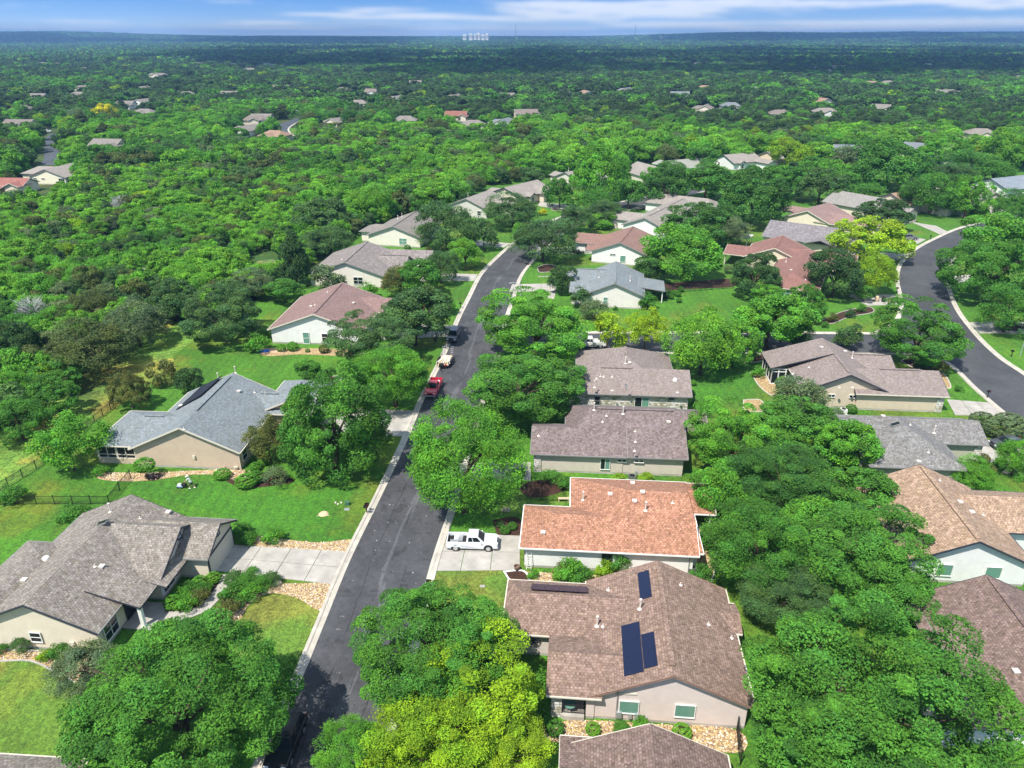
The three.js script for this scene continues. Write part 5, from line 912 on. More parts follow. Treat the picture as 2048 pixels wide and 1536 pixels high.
// more roofs of the wide suburb; the smallest ones nothing tells apart
[[278, 178, 26, 2, 10, 0, 0, 'pale roof above the golden tree, between round oaks'], [369, 189, 24, 0, 0, 2, 0, 'flat pale roof in lit trees, left of the pale flowering tree'], [456, 189, 34, 1, -6, 0, 0, 'long pale roof left of centre in lit trees'], [629, 167, 22, 2, 30, 0, 1, 'white gable in lit trees left of centre'], [685, 180, 24, 0, 0, 1, 0, 'small brown roof in lit trees near centre'], [738, 184, 26, 1, 20, 1, 1, 'brown roof with pale gable near centre'], [790, 198, 24, 2, 10, 0, 1, 'grey roof with white end near centre'], [714, 207, 28, 0, 0, 2, 0, 'olive-beige roof near centre'], [808, 241, 34, 0, 0, 0, 1, 'low grey roof left of the red roof'], [518, 238, 20, 1, 0, 0, 0, 'grey roof end just left of curving far street'], [34, 218, 26, 0, 0, 1, 0, 'small roof above the wide taupe roof at left edge'], [1129, 186, 26, 0, 0, 0, 1, 'pale roof right of centre in lit trees'], [1178, 187, 30, 2, -14, 3, 1, 'tan gable roof right of centre in lit trees'], [1250, 181, 18, 2, 24, 5, 1, 'narrow grey roof right of centre'], [1508, 179, 24, 0, 0, 0, 0, 'low pale roof right of centre in lit trees'], [1564, 228, 26, 0, 0, 1, 0, 'dark brown roof low in scrub at right'], [1900, 300, 26, 0, 0, 2, 0, 'beige roof near the great dome trees']].forEach((a) => farHouse(...a));
[[81, 127], [105, 129], [452, 122], [496, 139], [540, 131], [580, 111], [621, 113], [671, 120], [720, 108], [754, 105], [774, 107], [754, 123], [843, 104], [847, 120], [919, 134], [982, 98], [1012, 136], [1064, 108], [1266, 109], [1310, 109], [1488, 114], [1629, 137], [1677, 134], [1657, 142], [1955, 116], [1984, 116], [163, 138], [240, 132], [395, 128], [1400, 128], [1560, 112], [1780, 120], [1860, 132], [2010, 128]].forEach(([u, v], i) => farHouse(u, v, 20 + 8 * hash2(i, 3, 7), i % 3, hash2(i, 4, 7) * 60 - 30, i % 3, 1 - (i % 2), 'tiny roof showing through far trees below the horizon', 'distant roofs among trees'));
{ const r = rng(900); for (let i = 0; i < 22; i++) farHouse(20 + r() * 2010, 88 + r() * 12, 9 + 8 * r(), i % 3, r() * 60 - 30, i % 3, i % 3, 'tiny roof showing through far trees below the horizon', 'distant roofs among trees'); }
// towers on the horizon
{ const spec = [[938, 9, 13], [949, 9, 17], [957, 7, 15], [963, 9, 19], [971, 8, 13], [978, 8, 16]]; spec.forEach(([u, w, h], i) => {
    const d = 5200, x = (u - 1024) / FOCAL * d / CP * 0.906 * 1.0, s = FOCAL / (d * CP), W = w / s * 0.8, Hh = h / s * 0.42;
    const t = base('tower_block', x, 0, -d - i * 8); tag(t, ['leftmost white block', 'tall second white block', 'narrow third white block', 'tallest middle white block', 'low fifth white block', 'rightmost white block'][i] + ' of the hospital-like cluster on horizon', 'tower block');
    mesh('wall', [box(W, Hh + 40, 20, 0, (Hh + 40) / 2, 0), box(W * 0.4, 4, 8, 0, Hh + 42, 0)], M.white, t);
    for (let k = 0; k < 4; k++) mesh('window_band', box(W * 0.9, 1.4, 0.3, 0, 36 + Hh * 0.2 * (k + 0.6), 10.1), M.glass, t);
  });
  for (const [u, h, l] of [[1031, 22, 'thin radio mast right of the white tower blocks'], [1270, 22, 'thin radio mast on the horizon right of centre'], [1322, 7, 'short mast on distant ridge']]) { const d = 5000, s = FOCAL / (d * CP), x = (u - 1024) / s; const t = base('radio_mast', x, 0, -d); tag(t, l, 'mast'); mesh('mast', rod([0, 0, 0], [0, 50 + h / s * 0.95, 0], 1.6, 1.1, 6), M.steel, t); mesh('base_hut', box(8, 4, 6, 6, 40, 0), M.cream, t); }
  for (const [u, v, w, l] of [[290, 88, 44, 'long pale warehouse in the far right shade'], [1165, 88, 40, 'white and tan large building below the horizon'], [1075, 73, 24, 'bluish low building on the horizon'], [1140, 74, 14, 'white low building on the horizon'], [35, 88, 12, 'white building far left on the plain'], [1230, 95, 26, 'grey long roof below horizon']]) { const [x, z] = G(u, Math.max(v, 80), 4), s = FOCAL / depthOf(x, 4, z); const t = base('warehouse', x, 0, z); tag(t, l.replace('right shade', 'left shade'), 'building'); mesh('wall', box(w / s, 9, 30, 0, 6, 0), M.white, t); mesh('roof', box(w / s + 2, 1.2, 32, 0, 11, 0), M.cream, t); clearings.push([x, z, w / s / 2 + 8, 60]); } }

// ---------- woodland ----------
{
  const r = rng(4242), LOT = { s: [...CR.oak.small, ...CR.feather.small, CR.cone.small[0]], t: [crownGeo(41, 1100, 0.125, 24, { rc: 0.32 }), crownGeo(42, 1100, 0.125, 20, { rc: 0.34, ragged: 0.5 })], u: [crownGeo(43, 320, 0.22, 12, { rc: 0.38 }), crownGeo(44, 320, 0.22, 14, { rc: 0.36 })] };
  const batches = {}; const things = [];
  const HOODT = px([[-300, 1800], [-300, 1020], [0, 985], [73, 938], [215, 825], [300, 772], [352, 735], [345, 712], [398, 672], [430, 640], [520, 596], [560, 572], [620, 545], [645, 512], [705, 480], [760, 446], [880, 424], [920, 402], [985, 374], [1060, 358], [1120, 352], [1170, 352], [1235, 338], [1300, 332], [1340, 326], [1430, 318], [1560, 308], [1640, 318], [1700, 312], [1850, 318], [1960, 338], [2250, 330], [2700, 900], [2500, 1800]]);
  const roads = [px([[58, 372], [146, 372], [124, 258], [82, 258]]), px([[542, 252], [592, 228], [616, 240], [614, 306], [582, 306], [562, 280]]), px([[975, 200], [1006, 210], [1004, 226], [966, 214]]), px([[1203, 140], [1212, 126], [1218, 128], [1208, 148]]), px([[490, 562], [505, 515], [570, 515], [590, 548], [540, 565]]), px([[170, 628], [205, 604], [240, 622], [190, 650]]), px([[290, 172], [400, 166], [400, 158], [290, 160]]), px([[560, 142], [640, 138], [640, 132], [560, 134]])];
  const blocked = (x, z, R) => {
    if (inside(x, z, HOODT) || inside(x, z, MEADOW)) return true;
    for (const p of roads) if (inside(x, z, p)) return true;
    for (const [hx, hz, hw, L] of clearings) { if (z < hz - 12 || z > hz + L) continue; if (Math.abs(x - hx * (z / hz)) < hw * 0.9 + R * 0.6) return true; }
    return false;
  };
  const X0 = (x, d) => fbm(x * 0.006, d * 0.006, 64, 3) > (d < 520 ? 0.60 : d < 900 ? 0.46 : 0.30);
  const pick = (x, z) => { // tone of the wood by place
    const n = fbm(x * 0.021, z * 0.021, 61, 3), d = -z, q = r();
    const near = d < 430 && x > -260;
    let c = q < 0.12 ? GREEN.live : q < 0.20 ? GREEN.cedar : q < 0.23 ? GREEN.grey : n + 0.35 * (q - 0.5) > 0.54 ? (near ? GREEN.spring : GREEN.fresh) : n > 0.42 ? (near ? GREEN.fresh : GREEN.mid) : q > 0.8 ? GREEN.live : GREEN.mid;
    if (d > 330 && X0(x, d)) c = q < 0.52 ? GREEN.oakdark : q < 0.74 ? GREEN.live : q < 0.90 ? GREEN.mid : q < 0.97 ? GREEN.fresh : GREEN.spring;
    if (q > 0.985) c = GREEN.lime;
    return c;
  };
  const band = (d0, d1, step, r0, r1, lot, flat) => {
    for (let z = -d0; z > -d1; z -= step * 0.87) { const half = -z * 0.71 + 40; for (let x = -half; x < half; x += step) {
      const X = x + (r() - 0.5) * step * 0.95, Z = z + (r() - 0.5) * step * 0.95, big = vnoise(X * 0.05, Z * 0.05, 66), R = lerp(r0, r1, clamp(0.6 * r() + 0.5 * big));
      const scrub = lot === 's' && X < -30 && Z > -230 ? 0.8 : 1;
      const RR = R * scrub; if (blocked(X, Z, RR)) continue;
      if (lot === 's' && vnoise(X * 0.09, Z * 0.09, 67) < 0.10) continue;
      const b = RR * (flat ?? (lot === 't' ? lerp(0.55, 0.78, r()) : lerp(0.72, 1.05, r()))), c = pick(X, Z), y = hillY(X, Z);
      things.push({ x: X, z: Z, R: RR, b, hc: b * 0.75 + 0.8 + y, c, v: Math.floor(r() * LOT[lot].length), lot, s: RR / -Z, t: 0.8 + 0.4 * r(), a: r() * 6.28 });
    } }
  };
  band(84, 300, 4.7, 2.2, 4.1, 's'); band(300, 560, 7.0, 3.0, 6.0, 's'); band(560, 1500, 10.0, 4.2, 8.0, 't'); band(1500, 3000, 15, 6, 10.5, 'u', 0.75); band(3000, 5200, 28, 11, 18, 'u', 0.5); band(5200, 9000, 48, 18, 30, 'u', 0.3);
  // the largest in view stand as trees of their own
  const shown = things.filter((t) => Math.abs(t.x) < -t.z * 0.69 + 6).sort((p, q) => q.s - p.s).slice(0, 170); const own = new Set(shown);
  const word = (c) => Object.keys(GREEN).find((k) => GREEN[k] === c), SAY = { live: 'grey-green oak', cedar: 'brownish-green cedar', grey: 'silvery grey-green tree', spring: 'bright spring-green tree', fresh: 'fresh green tree', mid: 'mid-green tree', lime: 'yellow-green tree' };
  shown.forEach((t) => { const w = word(t.c), kind = SAY[w]; plantTree(t.x, t.z, t.R, t.b, t.hc, t.v < 2 ? 'oak' : t.v < 3 ? 'feather' : 'cone', 'small', w, `${kind} standing in the dense woodland left of the houses`, `${kind}s of the woodland`, 'woodland_tree'); });
  for (const t of things) if (!own.has(t)) (batches[t.lot + t.v] ??= []).push(t);
  const wood = base('woodland', 0, 0, 0); tag(wood, 'unbroken green tree canopy stretching from the gardens to the horizon', null, null, 'stuff');
  const m4 = new THREE.Matrix4(), q4 = new THREE.Quaternion(), cl = new THREE.Color(), wm = new THREE.MeshPhysicalMaterial({ roughness: 0.85, transmission: 0.32, thickness: 0, vertexColors: true, side: THREE.DoubleSide, specularIntensity: 0.35 });
  for (const k of Object.keys(batches).sort()) { const L = batches[k], im = new THREE.InstancedMesh(LOT[k[0]][+k.slice(1)], wm, L.length); im.name = 'crown'; im.userData.kind = 'stuff';
    L.forEach((t, i) => { q4.setFromAxisAngle(UPV, t.a); m4.compose(new THREE.Vector3(t.x, t.hc, t.z), q4, new THREE.Vector3(t.R, t.b, t.R)); im.setMatrixAt(i, m4); im.setColorAt(i, cl.setRGB(t.c[0] * t.t, t.c[1] * t.t, t.c[2] * t.t)); }); wood.add(im); }
  console.log('woodland', things.length, 'own', shown.length);
  // bare dead trees
  for (const [u, v, w, label] of [[65, 628, 70, 'dead grey leafless tree at left woodland edge'], [135, 625, 44, 'second bare grey tree right of dead leafless one'], [285, 545, 36, 'thin bare grey tree inside left woodland'], [245, 415, 46, 'bleached bare branches standing above mid woodland']]) {
    const [x, z] = G(u, v, 2.5), s = FOCAL / depthOf(x, 2.5, z), R = w / 2 / s, rr = rng(u); const t = base('dead_tree', x, 0, z); tag(t, label, 'dead tree');
    const tr = mesh('trunk', TRmulti, M.deadwood, t); tr.scale.set(R * 1.2, R * 1.9, R * 1.2); const tw = [];
    for (let k = 0; k < 1000; k++) { const a = rr() * 6.28, q = Math.sqrt(rr()), d = R * 0.85 * q, y = R * (0.5 + 1.15 * rr() * Math.sqrt(1.05 - q * q)), L = R * (0.10 + 0.28 * rr()), a2 = a + (rr() - 0.5) * 2.4, o2 = L * (0.2 + 0.6 * rr()); tw.push(rod([Math.cos(a) * d, y, Math.sin(a) * d], [Math.cos(a) * d + Math.cos(a2) * o2, y + L * (0.9 * rr() + 0.1), Math.sin(a) * d + Math.sin(a2) * o2], 0.035, 0.014, 3)); } mesh('twig_spray', tw, M.deadwood, t);
  }
}
// the fair-weather cloud, high to the left of the camera, whose shadow lies over the far trees
{
  const alt = 1250, off = [SUN.x / SUN.y * alt, SUN.z / SUN.y * alt], r = rng(55), gs = [];
  const puff = (x, z, rr, h) => { const g = new THREE.IcosahedronGeometry(1, 3), q = g.attributes.position; for (let i = 0; i < q.count; i++) { const X = q.getX(i), Y = q.getY(i), Z = q.getZ(i), n = 0.8 + 0.45 * fbm(X * 2 + x, Z * 2 + Y * 1.7 + z, 7, 3); q.setXYZ(i, X * rr * n + x + off[0], alt + Y * h * n * (Y < 0 ? 0.25 : 1), Z * rr * n + z + off[1]); } gs.push(plain(g)); };
  for (let i = 0; i < 122; i++) { const u = -0.40 + 1.04 * r(), d = i < 90 ? lerp(1000, 3300, Math.pow(r(), 0.9)) : lerp(4700, 8200, r()); if (u < -0.05 && d < 1250) continue; puff(i < 90 ? u * d : (u - 0.1) * 1.3 * d, -d, i < 90 ? 80 + 130 * r() : 380 + 170 * r(), i < 90 ? 70 : 110); }
  const c = mesh('cloud', gs, std(lin(0.85, 0.86, 0.88), { roughness: 1, transparent: true, opacity: 0.56 })); tag(c, 'fair-weather cloud high overhead shading the distant dark tree belt', 'cloud');
}
// ---------- shrubs ----------
const SH = { ball: crownGeo(51, 6500, 0.050, 170, { rc: 0.13, inner: 0, low: -1, smooth: 1 }), loose: crownGeo(52, 2600, 0.085, 26, { rc: 0.34, ragged: 0.6, low: -0.4 }), spray: crownGeo(53, 2600, 0.10, 30, { rc: 0.36, ragged: 0.9, asp: 0.3, low: -0.2 }) };
const shProto = {};
function shrub(u, v, w, kind, hue, label, o = {}) {
  let R, x, z, hc = 0.6; for (let k = 0; k < 4; k++) { [x, z] = G(u, v, hc); R = w / 2 / (FOCAL / depthOf(x, hc, z)); hc = R * (o.y ?? 0.72); }
  const b = R * (o.b ?? (kind === 'ball' ? 0.85 : 0.8)), key = kind + hue;
  const t = shProto[key] ? shProto[key].clone() : (() => { const g = new THREE.Group(); mesh('foliage', SH[kind], leafMat(...GREEN[hue]), g); const st = mesh('stem', mergeGeometries([0, 1, 2, 3, 4].map((k) => plain(rod([0, 0, 0], [Math.cos(k * 1.3) * 0.5, 1, Math.sin(k * 1.3) * 0.5], 0.05, 0.02, 5)))), M.bark, g); return shProto[key] = g; })();
  t.children[0].scale.set(R * (o.sx ?? 1), b, R * (o.sz ?? 1)); t.children[0].position.y = hc; t.children[1].scale.set(R * 0.6, hc, R * 0.6);
  t.name = numbered('shrub'); t.userData = {}; t.position.set(x, 0, z); t.rotation.y = o.turn ?? 0; scene.add(t); tag(t, label, o.cat || 'shrub', o.group); return t;
}
shrub(288, 930, 42, 'ball', 'fresh', 'clipped green ball tree on a stem before tan gable wall', { y: 1.5, b: 0.72, cat: 'topiary' });
shrub(200, 943, 26, 'loose', 'fresh', 'bright loose shrub at the corner of screened porch');
shrub(444, 948, 36, 'ball', 'fresh', 'low oval clipped shrub alone in gravel before tan wall', { b: 0.55, y: 0.5 });
shrub(492, 962, 46, 'ball', 'fresh', 'wide clipped shrub at front of group by tan house corner', { b: 0.6, y: 0.5 });
shrub(515, 954, 30, 'ball', 'mid', 'round dark green ball shrub at tan house corner'); shrub(503, 944, 26, 'ball', 'fresh', 'round shrub in the middle of the tan house corner group'); shrub(510, 934, 24, 'ball', 'fresh', 'rear round shrub of the tan house corner group'); shrub(524, 925, 20, 'ball', 'fresh', 'hindmost small ball beside tan house front wall');
shrub(552, 955, 46, 'spray', 'grey', 'grey-green sage shrub under the dense round oak');
shrub(545, 1074, 38, 'loose', 'fresh', 'bright green loose shrub in the driveway gravel bed'); shrub(495, 1078, 30, 'loose', 'mid', 'shrub at far corner of the front-gable garage'); shrub(480, 1062, 34, 'loose', 'mid', 'dark shrub beside garage corner gutter'); shrub(500, 1084, 18, 'loose', 'fresh', 'small shrub at driveway edge by garage');
shrub(400, 1166, 36, 'ball', 'fresh', 'clipped round shrub nearest garage on walk bed'); shrub(426, 1156, 30, 'ball', 'spring', 'bright round shrub at driveway end of walk bed'); shrub(382, 1178, 34, 'loose', 'mid', 'green shrub under front window of cream house'); shrub(405, 1180, 30, 'loose', 'mid', 'second row shrub in walk bed'); shrub(345, 1205, 36, 'ball', 'fresh', 'round shrub nearest the porch on walk bed'); shrub(372, 1208, 40, 'loose', 'fresh', 'broad green shrub along the curved walk'); shrub(396, 1196, 36, 'loose', 'olive', 'reddish-brown shrub beside the curved walk'); shrub(362, 1190, 34, 'loose', 'fresh', 'shrub in the middle of walk bed');
shrub(470, 1160, 40, 'spray', 'live', 'grassy dark clump in island bed at driveway'); shrub(492, 1168, 44, 'spray', 'mid', 'spiky green shrub in island bed'); shrub(462, 1185, 44, 'loose', 'mid', 'large green shrub at near side of island bed'); shrub(500, 1185, 40, 'loose', 'fresh', 'fresh shrub on the right of island bed'); shrub(525, 1168, 40, 'spray', 'mid', 'low spreading shrub by the boulder'); shrub(545, 1160, 34, 'spray', 'live', 'dark low shrub at the street end of island bed'); shrub(480, 1203, 26, 'loose', 'mid', 'small shrub at tip of yellowish lawn'); shrub(450, 1222, 44, 'loose', 'olive', 'brownish green shrub at lawn edge'); shrub(505, 1142, 0.1 + 24, 'spray', 'mid', 'small grassy tuft on driveway joint', { b: 0.4 });
shrub(42, 1292, 38, 'spray', 'live', 'dark spiky yucca-like shrub against cream gable wall', { y: 0.9 }); shrub(90, 1312, 28, 'loose', 'lime', 'yellowish small shrub on limestone bed'); shrub(115, 1305, 36, 'loose', 'mid', 'green shrub between yellowish shrub and feathery tree'); shrub(-2, 1300, 24, 'loose', 'mid', 'shrub cut by left edge on limestone bed');
shrub(22, 993, 44, 'loose', 'mid', 'small leafy bush at left edge behind iron fence'); shrub(148, 1035, 52, 'loose', 'mid', 'dark green bush behind roof of cream house', { y: 1.4 });
shrub(562, 696, 20, 'ball', 'fresh', 'left clipped ball below white gable wall'); shrub(585, 693, 24, 'ball', 'fresh', 'second clipped ball below white gable wall'); shrub(648, 698, 22, 'ball', 'olive', 'trimmed olive-green shrub under right window of white gable'); shrub(615, 701, 10, 'ball', 'mid', 'tiny shrub between the two windows of white gable'); shrub(515, 690, 42, 'loose', 'fresh', 'light green mass of shrubs left of the white gable'); shrub(525, 672, 30, 'loose', 'mid', 'darker shrub behind the light mass at white gable'); shrub(735, 585, 36, 'loose', 'fresh', 'broad shrub at pale stucco house front corner'); shrub(870, 664, 60, 'spray', 'live', 'long low shrub along driveway beside dark car', { b: 0.4, sz: 0.5 });
shrub(815, 495, 14, 'ball', 'mid', 'small dark shrub at cream house wall'); shrub(855, 502, 16, 'loose', 'olive', 'yellowish shrub at cream house corner'); shrub(930, 398, 26, 'ball', 'dark', 'dark round shrub at grey gable wall corner', { y: 0.9 });
[[1147, 'first'], [1157, 'second'], [1166, 'third'], [1175, 'fourth']].forEach(([u, n]) => shrub(u, 503, 9.5, 'ball', 'olive', `${n} from left of four clipped balls before white wing`));
[[1343, 593, 12], [1356, 587, 14], [1362, 578, 13], [1358, 600, 12], [1349, 585, 12]].forEach(([u, v, w], i) => shrub(u + (i === 4 ? -4 : 0), v, w, 'ball', 'mid', ['lower left', 'middle right', 'rearmost', 'nearest', 'left rear'][i] + ' ball of the pom-pom shrub cluster on back lawn', { y: 1.0 }));
shrub(1190, 622, 54, 'spray', 'grey', 'silvery green shrub before pale blue-roofed house'); shrub(1160, 595, 38, 'feather' in SH ? 'feather' : 'loose', 'live', 'dark shrub at front corner of pale blue-roofed house', { y: 1.1 }); shrub(1294, 603, 34, 'loose', 'mid', 'rounded shrub at right end of pale gable wall', { y: 1.0 }); shrub(1230, 617, 10, 'loose', 'mid', 'tiny shrub below small window of pale gable wall');
shrub(1065, 1150, 22, 'loose', 'fresh', 'bright shrub at left end of orange-roofed wall'); shrub(1135, 1146, 58, 'loose', 'fresh', 'big bright shrub against orange-roofed house wall'); shrub(1160, 1155, 44, 'loose', 'mid', 'green shrub beside the big bright one on shaded side'); shrub(1210, 1140, 40, 'loose', 'lime', 'yellowish shrub right of the downspout wall'); shrub(1235, 1128, 44, 'loose', 'mid', 'taller shrub at dark window of orange-roofed house', { y: 1.0 }); shrub(1120, 1140, 30, 'loose', 'olive', 'olive shrub at left of big bright shrub');
shrub(1402, 1085, 40, 'loose', 'mid', 'green shrub by patio right of orange roof'); shrub(1412, 1070, 30, 'loose', 'live', 'dark shrub by patio post of orange-roofed house'); shrub(1400, 1150, 44, 'loose', 'mid', 'shrub at near corner of orange-roofed house'); shrub(1425, 1095, 24, 'ball', 'fresh', 'small round shrub on path behind orange-roofed house');
shrub(1077, 1434, 44, 'ball', 'mid', 'larger of the two round shrubs by stone porch column'); shrub(1110, 1456, 38, 'ball', 'mid', 'smaller of the two round shrubs by stone porch column'); shrub(1186, 1458, 32, 'ball', 'spring', 'lone clipped ball shrub on limestone below pinkish wall'); shrub(1364, 1464, 40, 'ball', 'spring', 'clipped round shrub below right window of pinkish wall'); shrub(1245, 1460, 34, 'spray', 'mid', 'low grassy shrub left of meters'); shrub(1280, 1448, 30, 'loose', 'fresh', 'small green shrub below the meters');
shrub(1235, 957, 28, 'loose', 'lime', 'left bright low shrub beside the air conditioner', { b: 0.5 }); shrub(1290, 955, 28, 'loose', 'lime', 'right bright low shrub beside the air conditioner', { b: 0.5 }); shrub(1132, 968, 30, 'loose', 'mid', 'shrub at back corner of the orange roof', { y: 0.9 }); shrub(1105, 955, 40, 'spray', 'mid', 'straggly shrubs at corner of taupe wall', { b: 0.5 });
shrub(1386, 765, 14, 'ball', 'fresh', 'clipped upright shrub at right end of limestone house', { y: 1 }); shrub(1385, 785, 12, 'ball', 'mid', 'second upright shrub at right end of limestone house', { y: 1 }); shrub(1389, 805, 14, 'loose', 'dark', 'dark hedge piece at right end of limestone wall');
shrub(1703, 818, 24, 'ball', 'mid', 'round shrub beside white unit under beige gable'); shrub(1566, 765, 30, 'ball', 'fresh', 'bright square shrub by sunroom door', { y: 0.9 }); shrub(1919, 778, 16, 'spray', 'mid', 'small conifer at tip of curving bed'); shrub(1845, 730, 34, 'loose', 'dark', 'dark shrub under the corner street tree'); shrub(1880, 737, 28, 'loose', 'olive', 'reddish-brown shrub in the corner curving bed'); shrub(1515, 745, 26, 'loose', 'fresh', 'leafy shrub at outer sunroom wall');
shrub(1965, 838, 52, 'ball', 'grey', 'left rear lobe of the pale clipped hedge mounds', { b: 0.55, y: 0.55, sz: 0.8 }); shrub(2018, 838, 60, 'ball', 'grey', 'right rear low pale hedge mound by driveway', { b: 0.4, y: 0.4, sz: 0.7 }); shrub(2010, 856, 84, 'ball', 'grey', 'long front mound of the pale clipped hedge', { b: 0.5, y: 0.5, sz: 0.65 });
shrub(1968, 917, 24, 'ball', 'olive', 'trimmed box shrub at stone corner of olive-walled garage', { y: 0.9 }); shrub(1930, 905, 30, 'ball', 'fresh', 'clipped hedge left of stone corner garage'); shrub(1983, 940, 22, 'ball', 'olive', 'round shrub at edge of limestone by feathery shrub tree'); shrub(2000, 927, 20, 'loose', 'mid', 'small dark shrub left of right edge tree');
shrub(2022, 1498, 62, 'ball', 'fresh', 'boxy clipped hedge below white wall at bottom right', { sz: 0.6, b: 0.6 });
shrub(1700, 628, 20, 'loose', 'dark', 'dark shrub in mulch by maroon-roof house front'); shrub(1665, 636, 20, 'loose', 'olive', 'dark red barberry in mulch by vase-shaped tree'); shrub(1722, 618, 18, 'loose', 'mid', 'green shrub on mulch right of young tree'); shrub(1460, 540, 22, 'spray', 'grey', 'silver shrub at brown-gable patio post');
shrub(1650, 650, 14, 'loose', 'mid', 'small shrub beside bare vase-shaped trunk'); shrub(1085, 425, 16, 'loose', 'gold', 'yellow flowering shrub by spreading oak bed', {}); shrub(1222, 448, 14, 'loose', 'gold', 'orange-yellow flowers below the stone garage');
shrub(1010, 1060, 22, 'ball', 'mid', 'dark clipped shrub right of white pickup front'); shrub(1025, 1052, 20, 'ball', 'mid', 'second clipped shrub beyond white pickup front'); shrub(1000, 1048, 18, 'ball', 'live', 'third clipped shrub behind white pickup cab');

// ---------- boulders ----------
function boulder(u, v, s, label) { const [x, z] = G(u, v, 0.1), g = new THREE.IcosahedronGeometry(s, 2), q = g.attributes.position; for (let i = 0; i < q.count; i++) { const n = 0.75 + 0.5 * fbm(q.getX(i) * 2 / s + u, q.getY(i) * 2 / s + q.getZ(i) * 1.3 / s, u | 0, 3); q.setXYZ(i, q.getX(i) * n * 1.3, q.getY(i) * n * 0.6, q.getZ(i) * n); } g.computeVertexNormals(); const m = mesh('boulder', g, M.rock); m.position.set(x, s * 0.25, z); tag(m, label, 'boulder'); }
boulder(550, 1167, 0.5, 'grey boulder at the driveway end of the island bed'); boulder(1012, 1020, 0.4, 'boulder behind clipped shrubs near white pickup'); boulder(1552, 790, 0.4, 'limestone boulder at sunroom edging'); boulder(2012, 945, 0.35, 'pale boulder below the grey car driveway'); boulder(1730, 575, 0.5, 'pale rock on the maroon-roof driveway');

// ---------- vehicles ----------
function quad(a, b, c, d) { const g = new THREE.BufferGeometry(); g.setAttribute('position', new THREE.Float32BufferAttribute([...a, ...b, ...c, ...a, ...c, ...d], 3)); g.computeVertexNormals(); return plain(g); }
const paint = (r, g, b, metal = 0.2) => { const m = new THREE.MeshPhysicalMaterial({ roughness: 0.42, metalness: metal, clearcoat: 1, clearcoatRoughness: 0.06, side: THREE.DoubleSide }); m.color.copy(lin(r, g, b)); return m; };
const HL = std(lin(0.75, 0.78, 0.8), { roughness: 0.1 }), TL = std(lin(0.35, 0.01, 0.01), { roughness: 0.2 });
const CARS = {
  pickup: { L: 5.5, W: 1.9, deck: 1.12, nose: 1.06, roof: 1.78, cb: [-0.55, 1.35], ct: [-0.4, 0.62], bed: -0.6, wheel: 0.4, ax: [-1.75, 1.75] },
  suv: { L: 4.8, W: 1.9, deck: 1.08, nose: 1.0, roof: 1.74, cb: [-2.25, 1.15], ct: [-1.95, 0.35], wheel: 0.37, ax: [-1.42, 1.42] },
  sedan: { L: 4.7, W: 1.82, deck: 0.92, nose: 0.84, roof: 1.44, cb: [-1.75, 1.15], ct: [-0.95, 0.25], wheel: 0.33, ax: [-1.38, 1.42] },
  van: { L: 5.2, W: 2.0, deck: 1.2, nose: 1.1, roof: 2.1, cb: [-2.5, 1.9], ct: [-2.4, 0.9], wheel: 0.36, ax: [-1.6, 1.6] },
};
